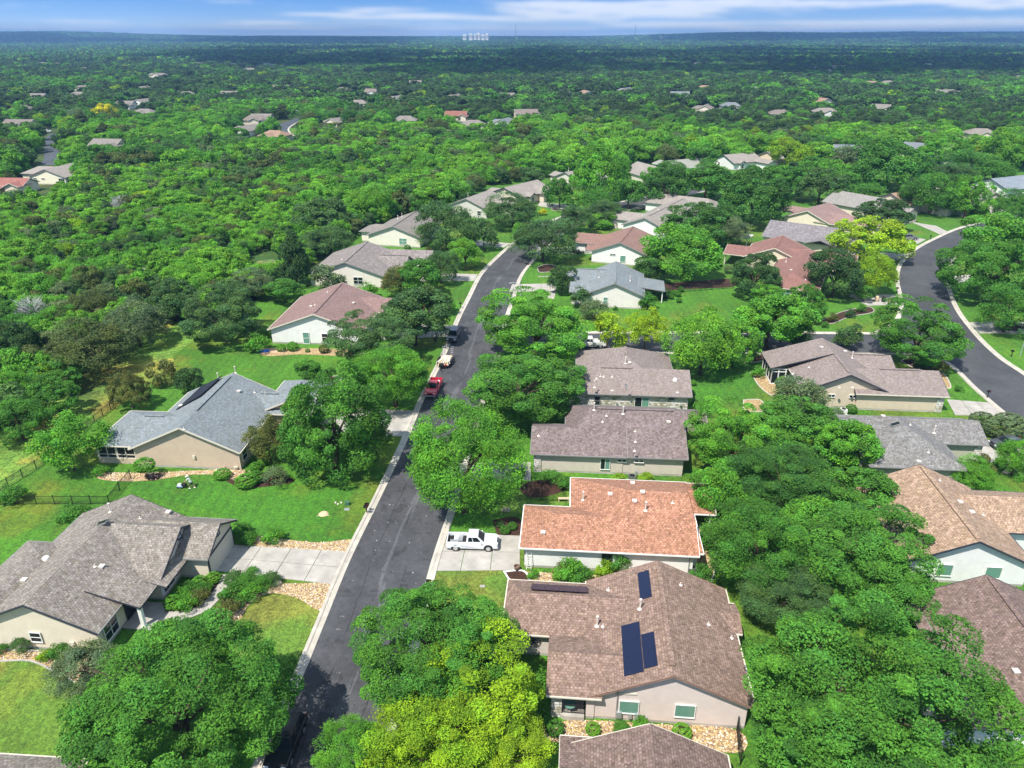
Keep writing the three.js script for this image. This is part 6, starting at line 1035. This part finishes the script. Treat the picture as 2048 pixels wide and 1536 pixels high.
function vehicle(kind, u, v, turn, mat, name, label, cat) {
  const c = CARS[kind], [x, z] = G(u, v, 0.6), car = base(name, x, 0.03, z, turn); tag(car, label, cat);
  const h = c.L / 2, y0 = 0.34, s = new THREE.Shape();
  s.moveTo(-h + 0.06, y0 + 0.1); s.lineTo(c.ax[0] - c.wheel - 0.08, y0); s.absarc(c.ax[0], c.wheel, c.wheel + 0.08, Math.PI, 0, true); s.lineTo(c.ax[1] - c.wheel - 0.08, y0); s.absarc(c.ax[1], c.wheel, c.wheel + 0.08, Math.PI, 0, true); s.lineTo(h - 0.06, y0 + 0.08); s.lineTo(h, 0.62); s.lineTo(h - 0.10, c.nose - 0.08); s.lineTo(h - 0.32, c.nose); s.lineTo(c.cb[1], c.deck); s.lineTo(c.bed ?? c.cb[0], c.deck);
  if (c.bed !== undefined) { s.lineTo(c.bed, 0.75); s.lineTo(-h + 0.1, 0.75); } else s.lineTo(-h + 0.12, c.deck - 0.03);
  s.lineTo(-h, 0.7); s.closePath();
  const ex = (sh, w) => { const g = new THREE.ExtrudeGeometry(sh, { depth: w - 0.12, bevelEnabled: true, bevelSize: 0.05, bevelThickness: 0.06, bevelSegments: 2, bevelOffset: -0.05, curveSegments: 10 }); g.translate(0, 0, -(w - 0.12) / 2); return g; };
  const body = [ex(s, c.W)];
  if (c.bed !== undefined) { const side = (zz) => box(h + c.bed + 0.0, 0.5, 0.1, (-h + c.bed) / 2, 0.93, zz); body.push(side(c.W / 2 - 0.07), side(-c.W / 2 + 0.07), box(0.09, 0.48, c.W - 0.1, -h + 0.08, 0.93, 0)); }
  mesh('body', body, mat, car);
  // cabin: a tapered shell with windows set on its faces
  const wb = c.W / 2 - 0.06, wt = c.W / 2 - 0.26, yb = c.deck - 0.03, yt = c.roof, [b0, b1] = c.cb, [t0, t1] = c.ct;
  const B = [[b0, yb, -wb], [b1, yb, -wb], [b1, yb, wb], [b0, yb, wb]], Tt = [[t0, yt, -wt], [t1, yt, -wt], [t1, yt, wt], [t0, yt, wt]];
  mesh('cab', [quad(B[0], B[1], Tt[1], Tt[0]), quad(B[1], B[2], Tt[2], Tt[1]), quad(B[2], B[3], Tt[3], Tt[2]), quad(B[3], B[0], Tt[0], Tt[3]), quad(Tt[0], Tt[1], Tt[2], Tt[3]), box(t1 - t0 - 0.1, 0.05, wt * 2 - 0.1, (t0 + t1) / 2, yt + 0.01, 0)], mat, car);
  const face = (a, b, cc, d, u0, u1, v0, v1, out) => { const L = (p, q, t) => p.map((k, i) => lerp(k, q[i], t)); const P = (uu, vv) => { const q = L(L(a, b, uu), L(d, cc, uu), vv); return [q[0] + out[0], q[1] + out[1], q[2] + out[2]]; }; return quad(P(u0, v0), P(u1, v0), P(u1, v1), P(u0, v1)); };
  mesh('windshield', face(B[1], B[2], Tt[2], Tt[1], 0.06, 0.94, 0.1, 0.92, [0.012, 0.012, 0]), M.glass, car);
  mesh('rear_window', face(B[3], B[0], Tt[0], Tt[3], 0.1, 0.9, 0.25, 0.88, [-0.012, 0.01, 0]), M.glass, car);
  const cuts = kind === 'pickup' ? [[0.06, 0.36], [0.4, 0.86]] : [[0.05, 0.3], [0.34, 0.6], [0.64, 0.9]];
  for (const sgn of [0, 1]) for (const [u0, u1] of cuts) mesh('side_window', sgn ? face(B[3], B[2], Tt[2], Tt[3], u0, u1, 0.2, 0.86, [0, 0, 0.012]) : face(B[0], B[1], Tt[1], Tt[0], u0, u1, 0.2, 0.86, [0, 0, -0.012]), M.glass, car);
  for (const ax of c.ax) for (const sg of [-1, 1]) { const w = mesh('wheel', new THREE.CylinderGeometry(c.wheel, c.wheel, 0.24, 20).rotateX(Math.PI / 2), M.rubber, car); w.position.set(ax, c.wheel, sg * (c.W / 2 - 0.13)); mesh('rim', [new THREE.CylinderGeometry(c.wheel * 0.62, c.wheel * 0.62, 0.03, 16).rotateX(Math.PI / 2).translate(0, 0, sg * 0.125)], M.alu, w); }
  for (const sg of [-1, 1]) { mesh('headlight', box(0.12, 0.16, 0.36, h - 0.06, c.nose - 0.18, sg * (c.W / 2 - 0.3)), HL, car); mesh('tail_light', box(0.08, 0.3, 0.14, -h + 0.02, 0.92 * (c.deck / 1.1), sg * (c.W / 2 - 0.12)), TL, car); mesh('mirror', box(0.12, 0.16, 0.2, c.cb[1] - 0.35, c.deck + 0.12, sg * (c.W / 2 + 0.08)), mat, car); }
  mesh('bumper', [box(0.14, 0.22, c.W - 0.1, h - 0.02, 0.5, 0), box(0.14, 0.2, c.W - 0.1, -h + 0.02, 0.5, 0)], kind === 'pickup' ? M.galv : M.darkTrim, car);
  mesh('grille', box(0.06, 0.2, c.W - 1.0, h - 0.03, 0.78, 0), M.rubber, car);
  return car;
}
const DOWN = -1.68;
const wp = vehicle('pickup', 945, 1084, -0.03, paint(0.72, 0.74, 0.77, 0.05), 'pickup_truck', 'white extended-cab pickup with open bed parked on orange-roof driveway', 'pickup truck');
mesh('bed_liner', box(1.95, 0.04, 1.6, -1.65, 0.79, 0), M.rubber, wp); mesh('cargo_box', [box(0.9, 0.18, 0.5, -1.9, 0.9, 0.4), box(0.5, 0.1, 0.9, -1.3, 0.86, -0.2)], M.galv, wp);
const rp = vehicle('pickup', 867, 776, DOWN, paint(0.62, 0.014, 0.040, 0.05), 'pickup_truck', 'red pickup with loaded bed parked at kerb facing the camera', 'pickup truck');
mesh('bed_liner', box(1.95, 0.04, 1.6, -1.65, 0.79, 0), M.rubber, rp); mesh('cargo_box', [box(0.6, 0.3, 0.5, -1.2, 0.95, 0.2), box(0.4, 0.2, 0.4, -1.9, 0.9, -0.4)], M.white, rp);
vehicle('suv', 907, 672, DOWN, paint(0.035, 0.038, 0.045), 'parked_car', 'dark grey crossover car parked at kerb behind the trailer', 'car');
vehicle('suv', 572, 1486, DOWN + 0.03, paint(0.008, 0.008, 0.014), 'parked_car', 'black car in tree shade at the bottom of street', 'car');
vehicle('sedan', 2016, 886, Math.PI + 0.12, paint(0.12, 0.13, 0.145, 0.5), 'parked_car', 'grey sedan on driveway behind the pale hedge mounds', 'car');
vehicle('suv', 2018, 653, 0.02, paint(0.085, 0.008, 0.022), 'parked_car', 'dark maroon crossover under the tree at right edge driveway', 'car');
vehicle('suv', 1817, 476, 0.2, paint(0.28, 0.29, 0.3, 0.5), 'parked_car', 'silver car nose-in beside vivid yellow-green tree', 'car');
vehicle('van', 1722, 580, 0.05, paint(0.74, 0.74, 0.73, 0.02), 'parked_van', 'white van half hidden by tree at the maroon-roof house', 'van');
vehicle('pickup', 1180, 687, Math.PI, paint(0.66, 0.66, 0.65, 0.05), 'pickup_truck', 'pale pickup on cross street behind the limestone house', 'pickup truck');
vehicle('pickup', 93, 263, 0, paint(0.74, 0.74, 0.74, 0.02), 'pickup_truck', 'white pickup at the far western street bend', 'pickup truck');
{ // low trailer with ramps, loaded with boards
  const [x, z] = G(890, 722, 0.6), t = base('utility_trailer', x, 0.03, z, DOWN); tag(t, 'open steel trailer with raised ramps behind the red pickup', 'trailer');
  mesh('deck', [box(4.2, 0.1, 1.9, -0.2, 0.62, 0)], M.wood, t);
  const f = []; for (const s of [-1, 1]) { f.push(box(4.2, 0.12, 0.08, -0.2, 0.56, s * 0.98), box(4.2, 0.05, 0.05, -0.2, 0.98, s * 0.98)); for (let k = 0; k < 5; k++) f.push(box(0.05, 0.42, 0.05, -2.25 + k * 1.02, 0.78, s * 0.98)); } mesh('rail', f, M.iron, t);
  mesh('tongue', [bar([1.9, 0.5, 0.7], [3.3, 0.45, 0], 0.08, 0.1), bar([1.9, 0.5, -0.7], [3.3, 0.45, 0], 0.08, 0.1), rod([3.0, 0.1, 0.15], [3.0, 0.9, 0.15], 0.04)], M.iron, t); mesh('winch', [box(0.5, 0.4, 0.7, 2.15, 0.8, 0.2)], M.rubber, t); mesh('fuel_can', box(0.28, 0.36, 0.2, 2.1, 0.8, -0.5), paint(0.45, 0.01, 0.01), t);
  for (const s of [-1, 1]) { for (const a of [-0.75, 0.15]) { const w = mesh('wheel', new THREE.CylinderGeometry(0.36, 0.36, 0.22, 18).rotateX(1.5708), M.rubber, t); w.position.set(a, 0.36, s * 1.13); mesh('rim', new THREE.CylinderGeometry(0.2, 0.2, 0.24, 12).rotateX(1.5708), M.galv, w); } mesh('fender', box(2.0, 0.05, 0.3, -0.3, 0.78, s * 1.13), M.iron, t); }
  for (const s of [-0.72, 0.72]) { const g = []; for (const e of [-0.2, 0.2]) g.push(rod([-2.3, 0.6, s + e], [-3.0, 2.05, s + e], 0.035)); for (let k = 0; k < 5; k++) g.push(rod([-2.4 - k * 0.14, 0.8 + k * 0.29, s - 0.2], [-2.4 - k * 0.14, 0.8 + k * 0.29, s + 0.2], 0.03)); mesh('ramp', g, M.steel, t); }
  const b = base('lumber_load', x, 0.03, z, DOWN); tag(b, 'pale plywood sheets and boards lying on the steel trailer', 'lumber'); const r = rng(8);
  for (let k = 0; k < 4; k++) mesh('plywood_sheet', box(2.44, 0.03, 1.22, -0.7 + 0.15 * k, 0.70 + k * 0.035, -0.2 + 0.1 * k, 0.04 * k), std(lin(0.70, 0.60, 0.46)), b);
  for (let k = 0; k < 7; k++) mesh('plank', box(3.2, 0.05, 0.16, 0.05 + 0.1 * r(), 0.86 + 0.05 * k * 0.4, -0.7 + k * 0.22, 0.25 - k * 0.09), k % 3 ? std(lin(0.66, 0.55, 0.40)) : M.white, b);
}

// ---------- street things ----------
function mailbox(u, v, label, two = true) { const [x, z] = G(u, v, 0), m = base('mailbox', x, 0, z, -0.1); tag(m, label, 'mailbox'); mesh('post', box(0.1, 1.0, 0.1, 0, 0.5, 0), M.iron, m); if (two) mesh('crossbar', box(0.08, 0.08, 0.9, 0, 0.98, 0), M.iron, m);
  for (const s of two ? [-0.25, 0.25] : [0]) { const b = mesh('mail_case', [new THREE.CylinderGeometry(0.13, 0.13, 0.5, 12, 1, false, 0, Math.PI).rotateZ(Math.PI / 2).rotateX(-Math.PI / 2).translate(0, 1.16, s), box(0.5, 0.16, 0.26, 0, 1.08, s)], M.iron, m); mesh('flag', box(0.16, 0.05, 0.015, 0.1, 1.2, s + 0.14), TL, b); } }
mailbox(734, 1027, 'double black mailbox at the kerb beside the mown lawn'); mailbox(857, 1183, 'double black mailbox at the kerb below white pickup driveway'); mailbox(921, 617, 'black mailbox on verge near street bend lawn', false); mailbox(1974, 796, 'black mailbox at the street by the curving bed', false); mailbox(1860, 480, 'black mailbox on lawn at right-hand street curve', false); mailbox(1793, 586, 'black mailbox at kerb before the maroon-roof driveway', false); mailbox(1900, 546, 'black mailbox on inner kerb of right-hand street', false); mailbox(2022, 714, 'black mailbox beside the pole at the right edge', false);
function lamp(u, v, h, label, arm = 1.5, dir = -1) { const [x, z] = G(u, v, 0), m = base('street_lamp', x, 0, z); tag(m, label, 'street lamp'); mesh('pole', rod([0, 0, 0], [0, h, 0], 0.09, 0.06), M.galv, m); mesh('arm', new THREE.TubeGeometry(new THREE.QuadraticBezierCurve3(new THREE.Vector3(0, h - 0.3, 0), new THREE.Vector3(dir * arm * 0.4, h + 0.35, 0), new THREE.Vector3(dir * arm, h + 0.2, 0)), 8, 0.04, 6), M.galv, m); mesh('lamp_head', new THREE.CapsuleGeometry(0.12, 0.4, 4, 8).rotateZ(1.5708).scale(1, 0.6, 1).translate(dir * (arm + 0.2), h + 0.17, 0), M.alu, m); }
lamp(1041, 594, 2.9, 'small curved-arm street lamp at the mailbox lawn kerb', 1.9); lamp(2040, 712, 7.2, 'tall light pole at right edge of street', 1.2, 1); lamp(601, 249, 8, 'street lamp at the curving far street', 1.6, -1);
{ const one = (name, u, v, geos, m, label, cat) => { const [x, z] = G(u, v, 0), q = mesh(name, geos, m); q.position.set(x, 0, z); tag(q, label, cat); return q; };
  one('utility_box', 695, 1010, [box(0.5, 0.42, 0.4, 0, 0.21, 0), box(0.54, 0.05, 0.44, 0, 0.44, 0)], M.greenBox, 'low green utility box on the mown lawn near kerb', 'utility box');
  const st = base('marker_stakes', ...(([x, z]) => [x, 0, z])(G(677, 1006))); tag(st, 'pale valve covers beside the green utility box', 'valve cover'); for (let k = 0; k < 3; k++) mesh('cover', new THREE.CylinderGeometry(0.10, 0.12, 0.12, 12).translate(-0.35 + 0.34 * k, 0.06, 0.3 * (k % 2)), M.pipe, st);
  one('meter_cover', 965, 1173, [box(0.5, 0.05, 0.35, 0, 0.04, 0), box(0.42, 0.02, 0.27, 0, 0.075, 0)], M.concrete, 'pale water meter cover on lawn below white pickup driveway', 'meter cover');
  one('meter_cover', 694, 1019, [box(0.6, 0.05, 0.45, 0, 0.04, 0), box(0.5, 0.02, 0.35, 0, 0.075, 0)], M.galv, 'flat grey cover plate next to green utility box', 'meter cover');
  const s = one('tree_stump', 647, 1028, [new THREE.CylinderGeometry(0.42, 0.6, 0.14, 12).translate(0, 0.07, 0), rod([0.2, 0, 0.2], [0.8, 0.03, 0.4], 0.08, 0.03), rod([-0.2, 0, 0.1], [-0.7, 0.03, 0.5], 0.08, 0.03)], M.wood, 'pale ground-down stump patch on the mown lawn', 'stump');
  [[1079, 553], [1086, 553.5], [1093, 553]].forEach(([u, v], i) => one('meter_cover', u, v, [box(0.7, 0.05, 0.5, 0, 0.04, 0), box(0.55, 0.02, 0.38, 0, 0.075, 0)], M.concrete, ['left', 'middle', 'right'][i] + ' white cover of three on ringed oak lawn', 'meter cover'));
  function ac(u, v, label, m = M.steel) { const [x, z] = G(u, v, 0.4), a = base('air_conditioner', x, 0, z); tag(a, label, 'air conditioner'); mesh('pad', box(1.0, 0.08, 1.0, 0, 0.05, 0), M.concrete, a); mesh('casing', [box(0.8, 0.75, 0.8, 0, 0.46, 0)], m, a); mesh('fan_grille', [new THREE.TorusGeometry(0.3, 0.03, 6, 20).rotateX(1.5708).translate(0, 0.86, 0), new THREE.CylinderGeometry(0.12, 0.3, 0.03, 16).translate(0, 0.85, 0)], M.iron, a); }
  ac(1264, 957, 'dark round-topped air conditioner between two bright shrubs'); ac(1687, 823, 'white air conditioner beside round shrub under beige gable', M.white); ac(1384, 1140, 'shaded air conditioner at the orange-roof house corner');
  const gm = one('gas_meter', 1272, 956, [rod([0, 0, 0], [0, 1.1, 0], 0.035), box(0.35, 0.35, 0.2, 0, 0.85, 0), rod([0, 0.6, 0], [0.4, 0.6, 0], 0.03)], M.galv, 'tall grey gas meter beside dark air conditioner', 'gas meter');
  one('irrigation_valve', 1196, 1143, [rod([0, 0, 0], [0, 0.6, 0], 0.04), rod([0, 0.55, 0], [0.5, 0.55, 0], 0.04), box(0.16, 0.26, 0.12, 0.5, 0.6, 0)], M.steel, 'backflow pipe standing between shrubs at orange-roof wall', 'pipe');
  one('urn_planter', 1034, 1140, [new THREE.LatheGeometry([[0.0, 0], [0.22, 0], [0.3, 0.3], [0.34, 0.55], [0.3, 0.58], [0.26, 0.5]].map(([a, b]) => new THREE.Vector2(a, b)), 16)], std(lin(0.2, 0.13, 0.09)), 'brown urn on mulch at end of white pickup driveway', 'planter');
  [[1753, 603, 'left planter'], [1766, 604, 'middle dark planter'], [1780, 606, 'right planter']].forEach(([u, v, l], i) => one('urn_planter', u, v, [new THREE.LatheGeometry([[0.0, 0], [0.3, 0], [0.42, 0.4], [0.45, 0.7], [0.38, 0.72]].map(([a, b]) => new THREE.Vector2(a, b)), 16), new THREE.IcosahedronGeometry(0.4, 1).translate(0, 0.85, 0)], i === 1 ? M.rubber : M.wood, l + ' of three on the maroon-roof driveway', 'planter'));
  one('wading_pool', 528, 704, [new THREE.CylinderGeometry(0.8, 0.7, 0.3, 20).scale(1.3, 1, 0.7).translate(0, 0.15, 0)], std(lin(0.02, 0.10, 0.42), { roughness: 0.5 }), 'blue plastic tub by corner of the white gable house', 'tub');
  one('patio', 545, 702, slab([[-2.2, -1.2], [2.6, -1.2], [2.2, 1.0], [-1.8, 1.0]], 0.01, 0.09), std(lin(0.55, 0.36, 0.24)), 'reddish stone patio at corner of white gable house', 'patio');
  one('bench', 1127, 1003, [box(1.3, 0.06, 0.4, 0, 0.45, 0), box(0.08, 0.45, 0.36, -0.55, 0.22, 0), box(0.08, 0.45, 0.36, 0.55, 0.22, 0)], M.wood, 'small wooden bench beside the orange roof notch', 'bench');
  // patio furniture in the corner porch of the solar-panel house
  const pf = base('patio_table', ...(([x, z]) => [x, 0.42, z])(G(1140, 1408, 1.1))); tag(pf, 'green glass patio table inside the railed corner porch', 'table'); mesh('table_top', new THREE.CylinderGeometry(0.5, 0.5, 0.03, 24).translate(0, 0.72, 0), M.glassTeal, pf); for (let k = 0; k < 4; k++) mesh('leg', rod([Math.cos(k * 1.57) * 0.3, 0, Math.sin(k * 1.57) * 0.3], [Math.cos(k * 1.57) * 0.2, 0.72, Math.sin(k * 1.57) * 0.2], 0.02), M.white, pf);
  // things beside the taupe house driveway
  one('grill', 1045, 952, [box(0.7, 0.5, 0.5, 0, 0.75, 0), new THREE.CylinderGeometry(0.28, 0.28, 0.7, 14, 1, false, 0, Math.PI).rotateZ(1.5708).translate(0, 1.0, 0), box(0.06, 0.6, 0.4, -0.3, 0.3, 0), box(0.06, 0.6, 0.4, 0.3, 0.3, 0)], M.iron, 'dark covered grill by corner stone of the taupe house', 'grill');
}
// small pale leaves and stains on the street are loose matter of their own
{ const r = rng(31), g = new THREE.CircleGeometry(0.5, 7).rotateX(-Math.PI / 2), n = 420, im = new THREE.InstancedMesh(g, std(lin(0.27, 0.27, 0.275), { roughness: 1 }), n), m4 = new THREE.Matrix4(), q = new THREE.Quaternion(), c = new THREE.Color(); im.name = 'street_debris';
  for (let i = 0; i < n; i++) { const k = Math.floor(r() * 84), a = leftEdge[k], b = rightEdge[k], t = 0.06 + 0.88 * r(), s = 0.04 + 0.15 * r() ** 3; q.setFromAxisAngle(UPV, r() * 6); m4.compose(new THREE.Vector3(lerp(a[0], b[0], t), 0.0265, lerp(a[1], b[1], t)), q, new THREE.Vector3(s * (1 + r()), 1, s)); im.setMatrixAt(i, m4); const v = 0.5 + 0.7 * r(); im.setColorAt(i, c.setRGB(v, v, v * 0.98)); } scene.add(im); tag(im, 'scattered pale leaves and specks lying on the street asphalt', null, null, 'stuff'); }

// ---------- the man mowing ----------
function flesh(bones, lo, hi, res) { // smooth union of tapered capsules, meshed
  const mc = new MarchingCubes(res, M.white, false, false, 60000); mc.isolation = 0; const sz = [hi[0] - lo[0], hi[1] - lo[1], hi[2] - lo[2]], S = Math.max(...sz);
  const cap = (p, [a, b, ra, rb]) => { const ab = a.map((v, i) => b[i] - v), ap = p.map((v, i) => v - a[i]); const t = clamp((ap[0] * ab[0] + ap[1] * ab[1] + ap[2] * ab[2]) / (ab[0] ** 2 + ab[1] ** 2 + ab[2] ** 2 + 1e-9)); return Math.hypot(ap[0] - ab[0] * t, ap[1] - ab[1] * t, ap[2] - ab[2] * t) - lerp(ra, rb, t); };
  for (let k = 0; k < res; k++) for (let j = 0; j < res; j++) for (let i = 0; i < res; i++) { const p = [i, j, k].map((v, a) => lo[a] + (v / (res / 2)) * S / 2); let d = 9; for (const b of bones) { const e = cap(p, b), h = clamp(0.5 + 0.5 * (d - e) / 0.035); d = lerp(d, e, h) - 0.035 * h * (1 - h); } mc.field[i + j * res + k * res * res] = -d; }
  mc.update(); const n = mc.count; const g = new THREE.BufferGeometry(), P = new Float32Array(n * 3); for (let i = 0; i < n; i++) for (let a = 0; a < 3; a++) P[3 * i + a] = lo[a] + (mc.positionArray[3 * i + a] + 1) * S / 2; g.setAttribute('position', new THREE.BufferAttribute(P, 3)); g.setAttribute('normal', new THREE.BufferAttribute(mc.normalArray.slice(0, n * 3), 3)); return g; }
{
  const [x, z] = G(384, 977, 0), p = base('person', x, 0.02, z, Math.PI - 0.15); tag(p, 'person in pale shirt, shorts and hat pushing a mower', 'person');
  // he walks along his own +x, trunk bent forward, both hands on the handle bar
  const hip = [0, 0.92, 0], chest = [0.2, 1.32, 0], neck = [0.27, 1.48, 0], head = [0.34, 1.62, 0];
  const sh = (s) => [0.22, 1.40, s * 0.19], el = (s) => [0.40, 1.16, s * 0.22], ha = (s) => [0.66, 1.03, s * 0.2];
  const kn = { '-1': [0.2, 0.52, -0.1], 1: [-0.06, 0.5, 0.1] }, an = { '-1': [0.16, 0.1, -0.1], 1: [-0.38, 0.16, 0.1] };
  const skin = std(lin(0.50, 0.30, 0.21), { roughness: 0.7 }); const bones = [[hip, chest, 0.14, 0.16], [chest, neck, 0.1, 0.06], [neck, head, 0.06, 0.07], [head, [0.36, 1.68, 0], 0.1, 0.105], [[0.42, 1.62, 0], [0.455, 1.615, 0], 0.03, 0.02]];
  for (const s of [-1, 1]) { bones.push([chest, sh(s), 0.12, 0.075], [sh(s), el(s), 0.06, 0.045], [el(s), ha(s), 0.044, 0.032], [hip, [0, 0.86, s * 0.1], 0.13, 0.12], [[0, 0.86, s * 0.1], kn[s], 0.095, 0.062], [kn[s], an[s], 0.062, 0.04]); bones.push([ha(s), [0.72, 1.02, s * 0.2], 0.035, 0.034]); for (let f = 0; f < 4; f++) bones.push([[0.70, 1.03, s * 0.2 - 0.03 + f * 0.02], [0.745, 1.0 - 0.004 * f, s * 0.2 - 0.03 + f * 0.02], 0.012, 0.010]); bones.push([[0.68, 1.01, s * 0.16], [0.73, 0.985, s * 0.16], 0.013, 0.011]); }
  mesh('body', flesh(bones, [-0.75, -0.05, -0.95], [1.15, 1.85, 0.95], 96), skin, p);
  const shirt = [[hip, chest, 0.165, 0.185], [chest, [0.25, 1.43, 0], 0.13, 0.09]]; for (const s of [-1, 1]) shirt.push([chest, sh(s), 0.14, 0.095], [sh(s), [0.32, 1.26, s * 0.21], 0.082, 0.075]);
  mesh('shirt', flesh(shirt, [-0.55, 0.5, -0.75], [0.95, 2.0, 0.75], 56), std(lin(0.55, 0.60, 0.56), { roughness: 0.95 }), p);
  const pants = []; for (const s of [-1, 1]) pants.push([hip, [0, 0.86, s * 0.1], 0.15, 0.145], [[0, 0.86, s * 0.1], [lerp(0, kn[s][0], 0.8), lerp(0.86, kn[s][1], 0.8), s * 0.1], 0.125, 0.11]);
  mesh('shorts', flesh(pants, [-0.7, 0.2, -0.7], [0.7, 1.6, 0.7], 52), std(lin(0.10, 0.11, 0.10), { roughness: 0.95 }), p);
  mesh('hat', [new THREE.CylinderGeometry(0.21, 0.22, 0.02, 20).translate(0, 0.0, 0), new THREE.SphereGeometry(0.125, 16, 8, 0, 6.3, 0, 1.6).scale(1, 0.9, 1)].map((g) => g.rotateZ(-0.25).translate(0.36, 1.70, 0)), std(lin(0.62, 0.60, 0.52), { roughness: 0.95 }), p);
  for (const s of [-1, 1]) mesh('shoe', new THREE.CapsuleGeometry(0.055, 0.18, 4, 10).rotateZ(1.5708).scale(1, 0.8, 1).translate(an[s][0] + 0.06, s < 0 ? 0.05 : 0.09, an[s][2]), M.white, p);
  const m = base('lawn_mower', x, 0.02, z, Math.PI - 0.15); tag(m, 'pale blue and black push mower ahead of the mowing person', 'lawn mower');
  mesh('deck', [box(0.75, 0.16, 0.52, 1.45, 0.24, 0), new THREE.CylinderGeometry(0.27, 0.3, 0.1, 18).translate(1.5, 0.28, 0)], std(lin(0.30, 0.42, 0.55), { roughness: 0.5 }), m);
  mesh('engine', [new THREE.CylinderGeometry(0.16, 0.18, 0.2, 16).translate(1.5, 0.42, 0), box(0.2, 0.12, 0.16, 1.68, 0.4, 0)], M.white, m); mesh('grass_bag', box(0.45, 0.32, 0.42, 0.95, 0.42, 0), M.rubber, m);
  mesh('handle', [rod([1.2, 0.3, -0.22], [0.72, 1.01, -0.24], 0.016), rod([1.2, 0.3, 0.22], [0.72, 1.01, 0.24], 0.016), rod([0.72, 1.01, -0.26], [0.72, 1.01, 0.26], 0.018)], M.iron, m);
  for (const a of [1.18, 1.72]) for (const s of [-0.29, 0.29]) mesh('wheel', new THREE.CylinderGeometry(0.11, 0.11, 0.06, 14).rotateX(1.5708).translate(a, 0.11, s), M.rubber, m);
}

scene.traverse((o) => { if (o.isMesh) { o.castShadow = true; o.receiveShadow = true; } });
renderer.render(scene, camera);
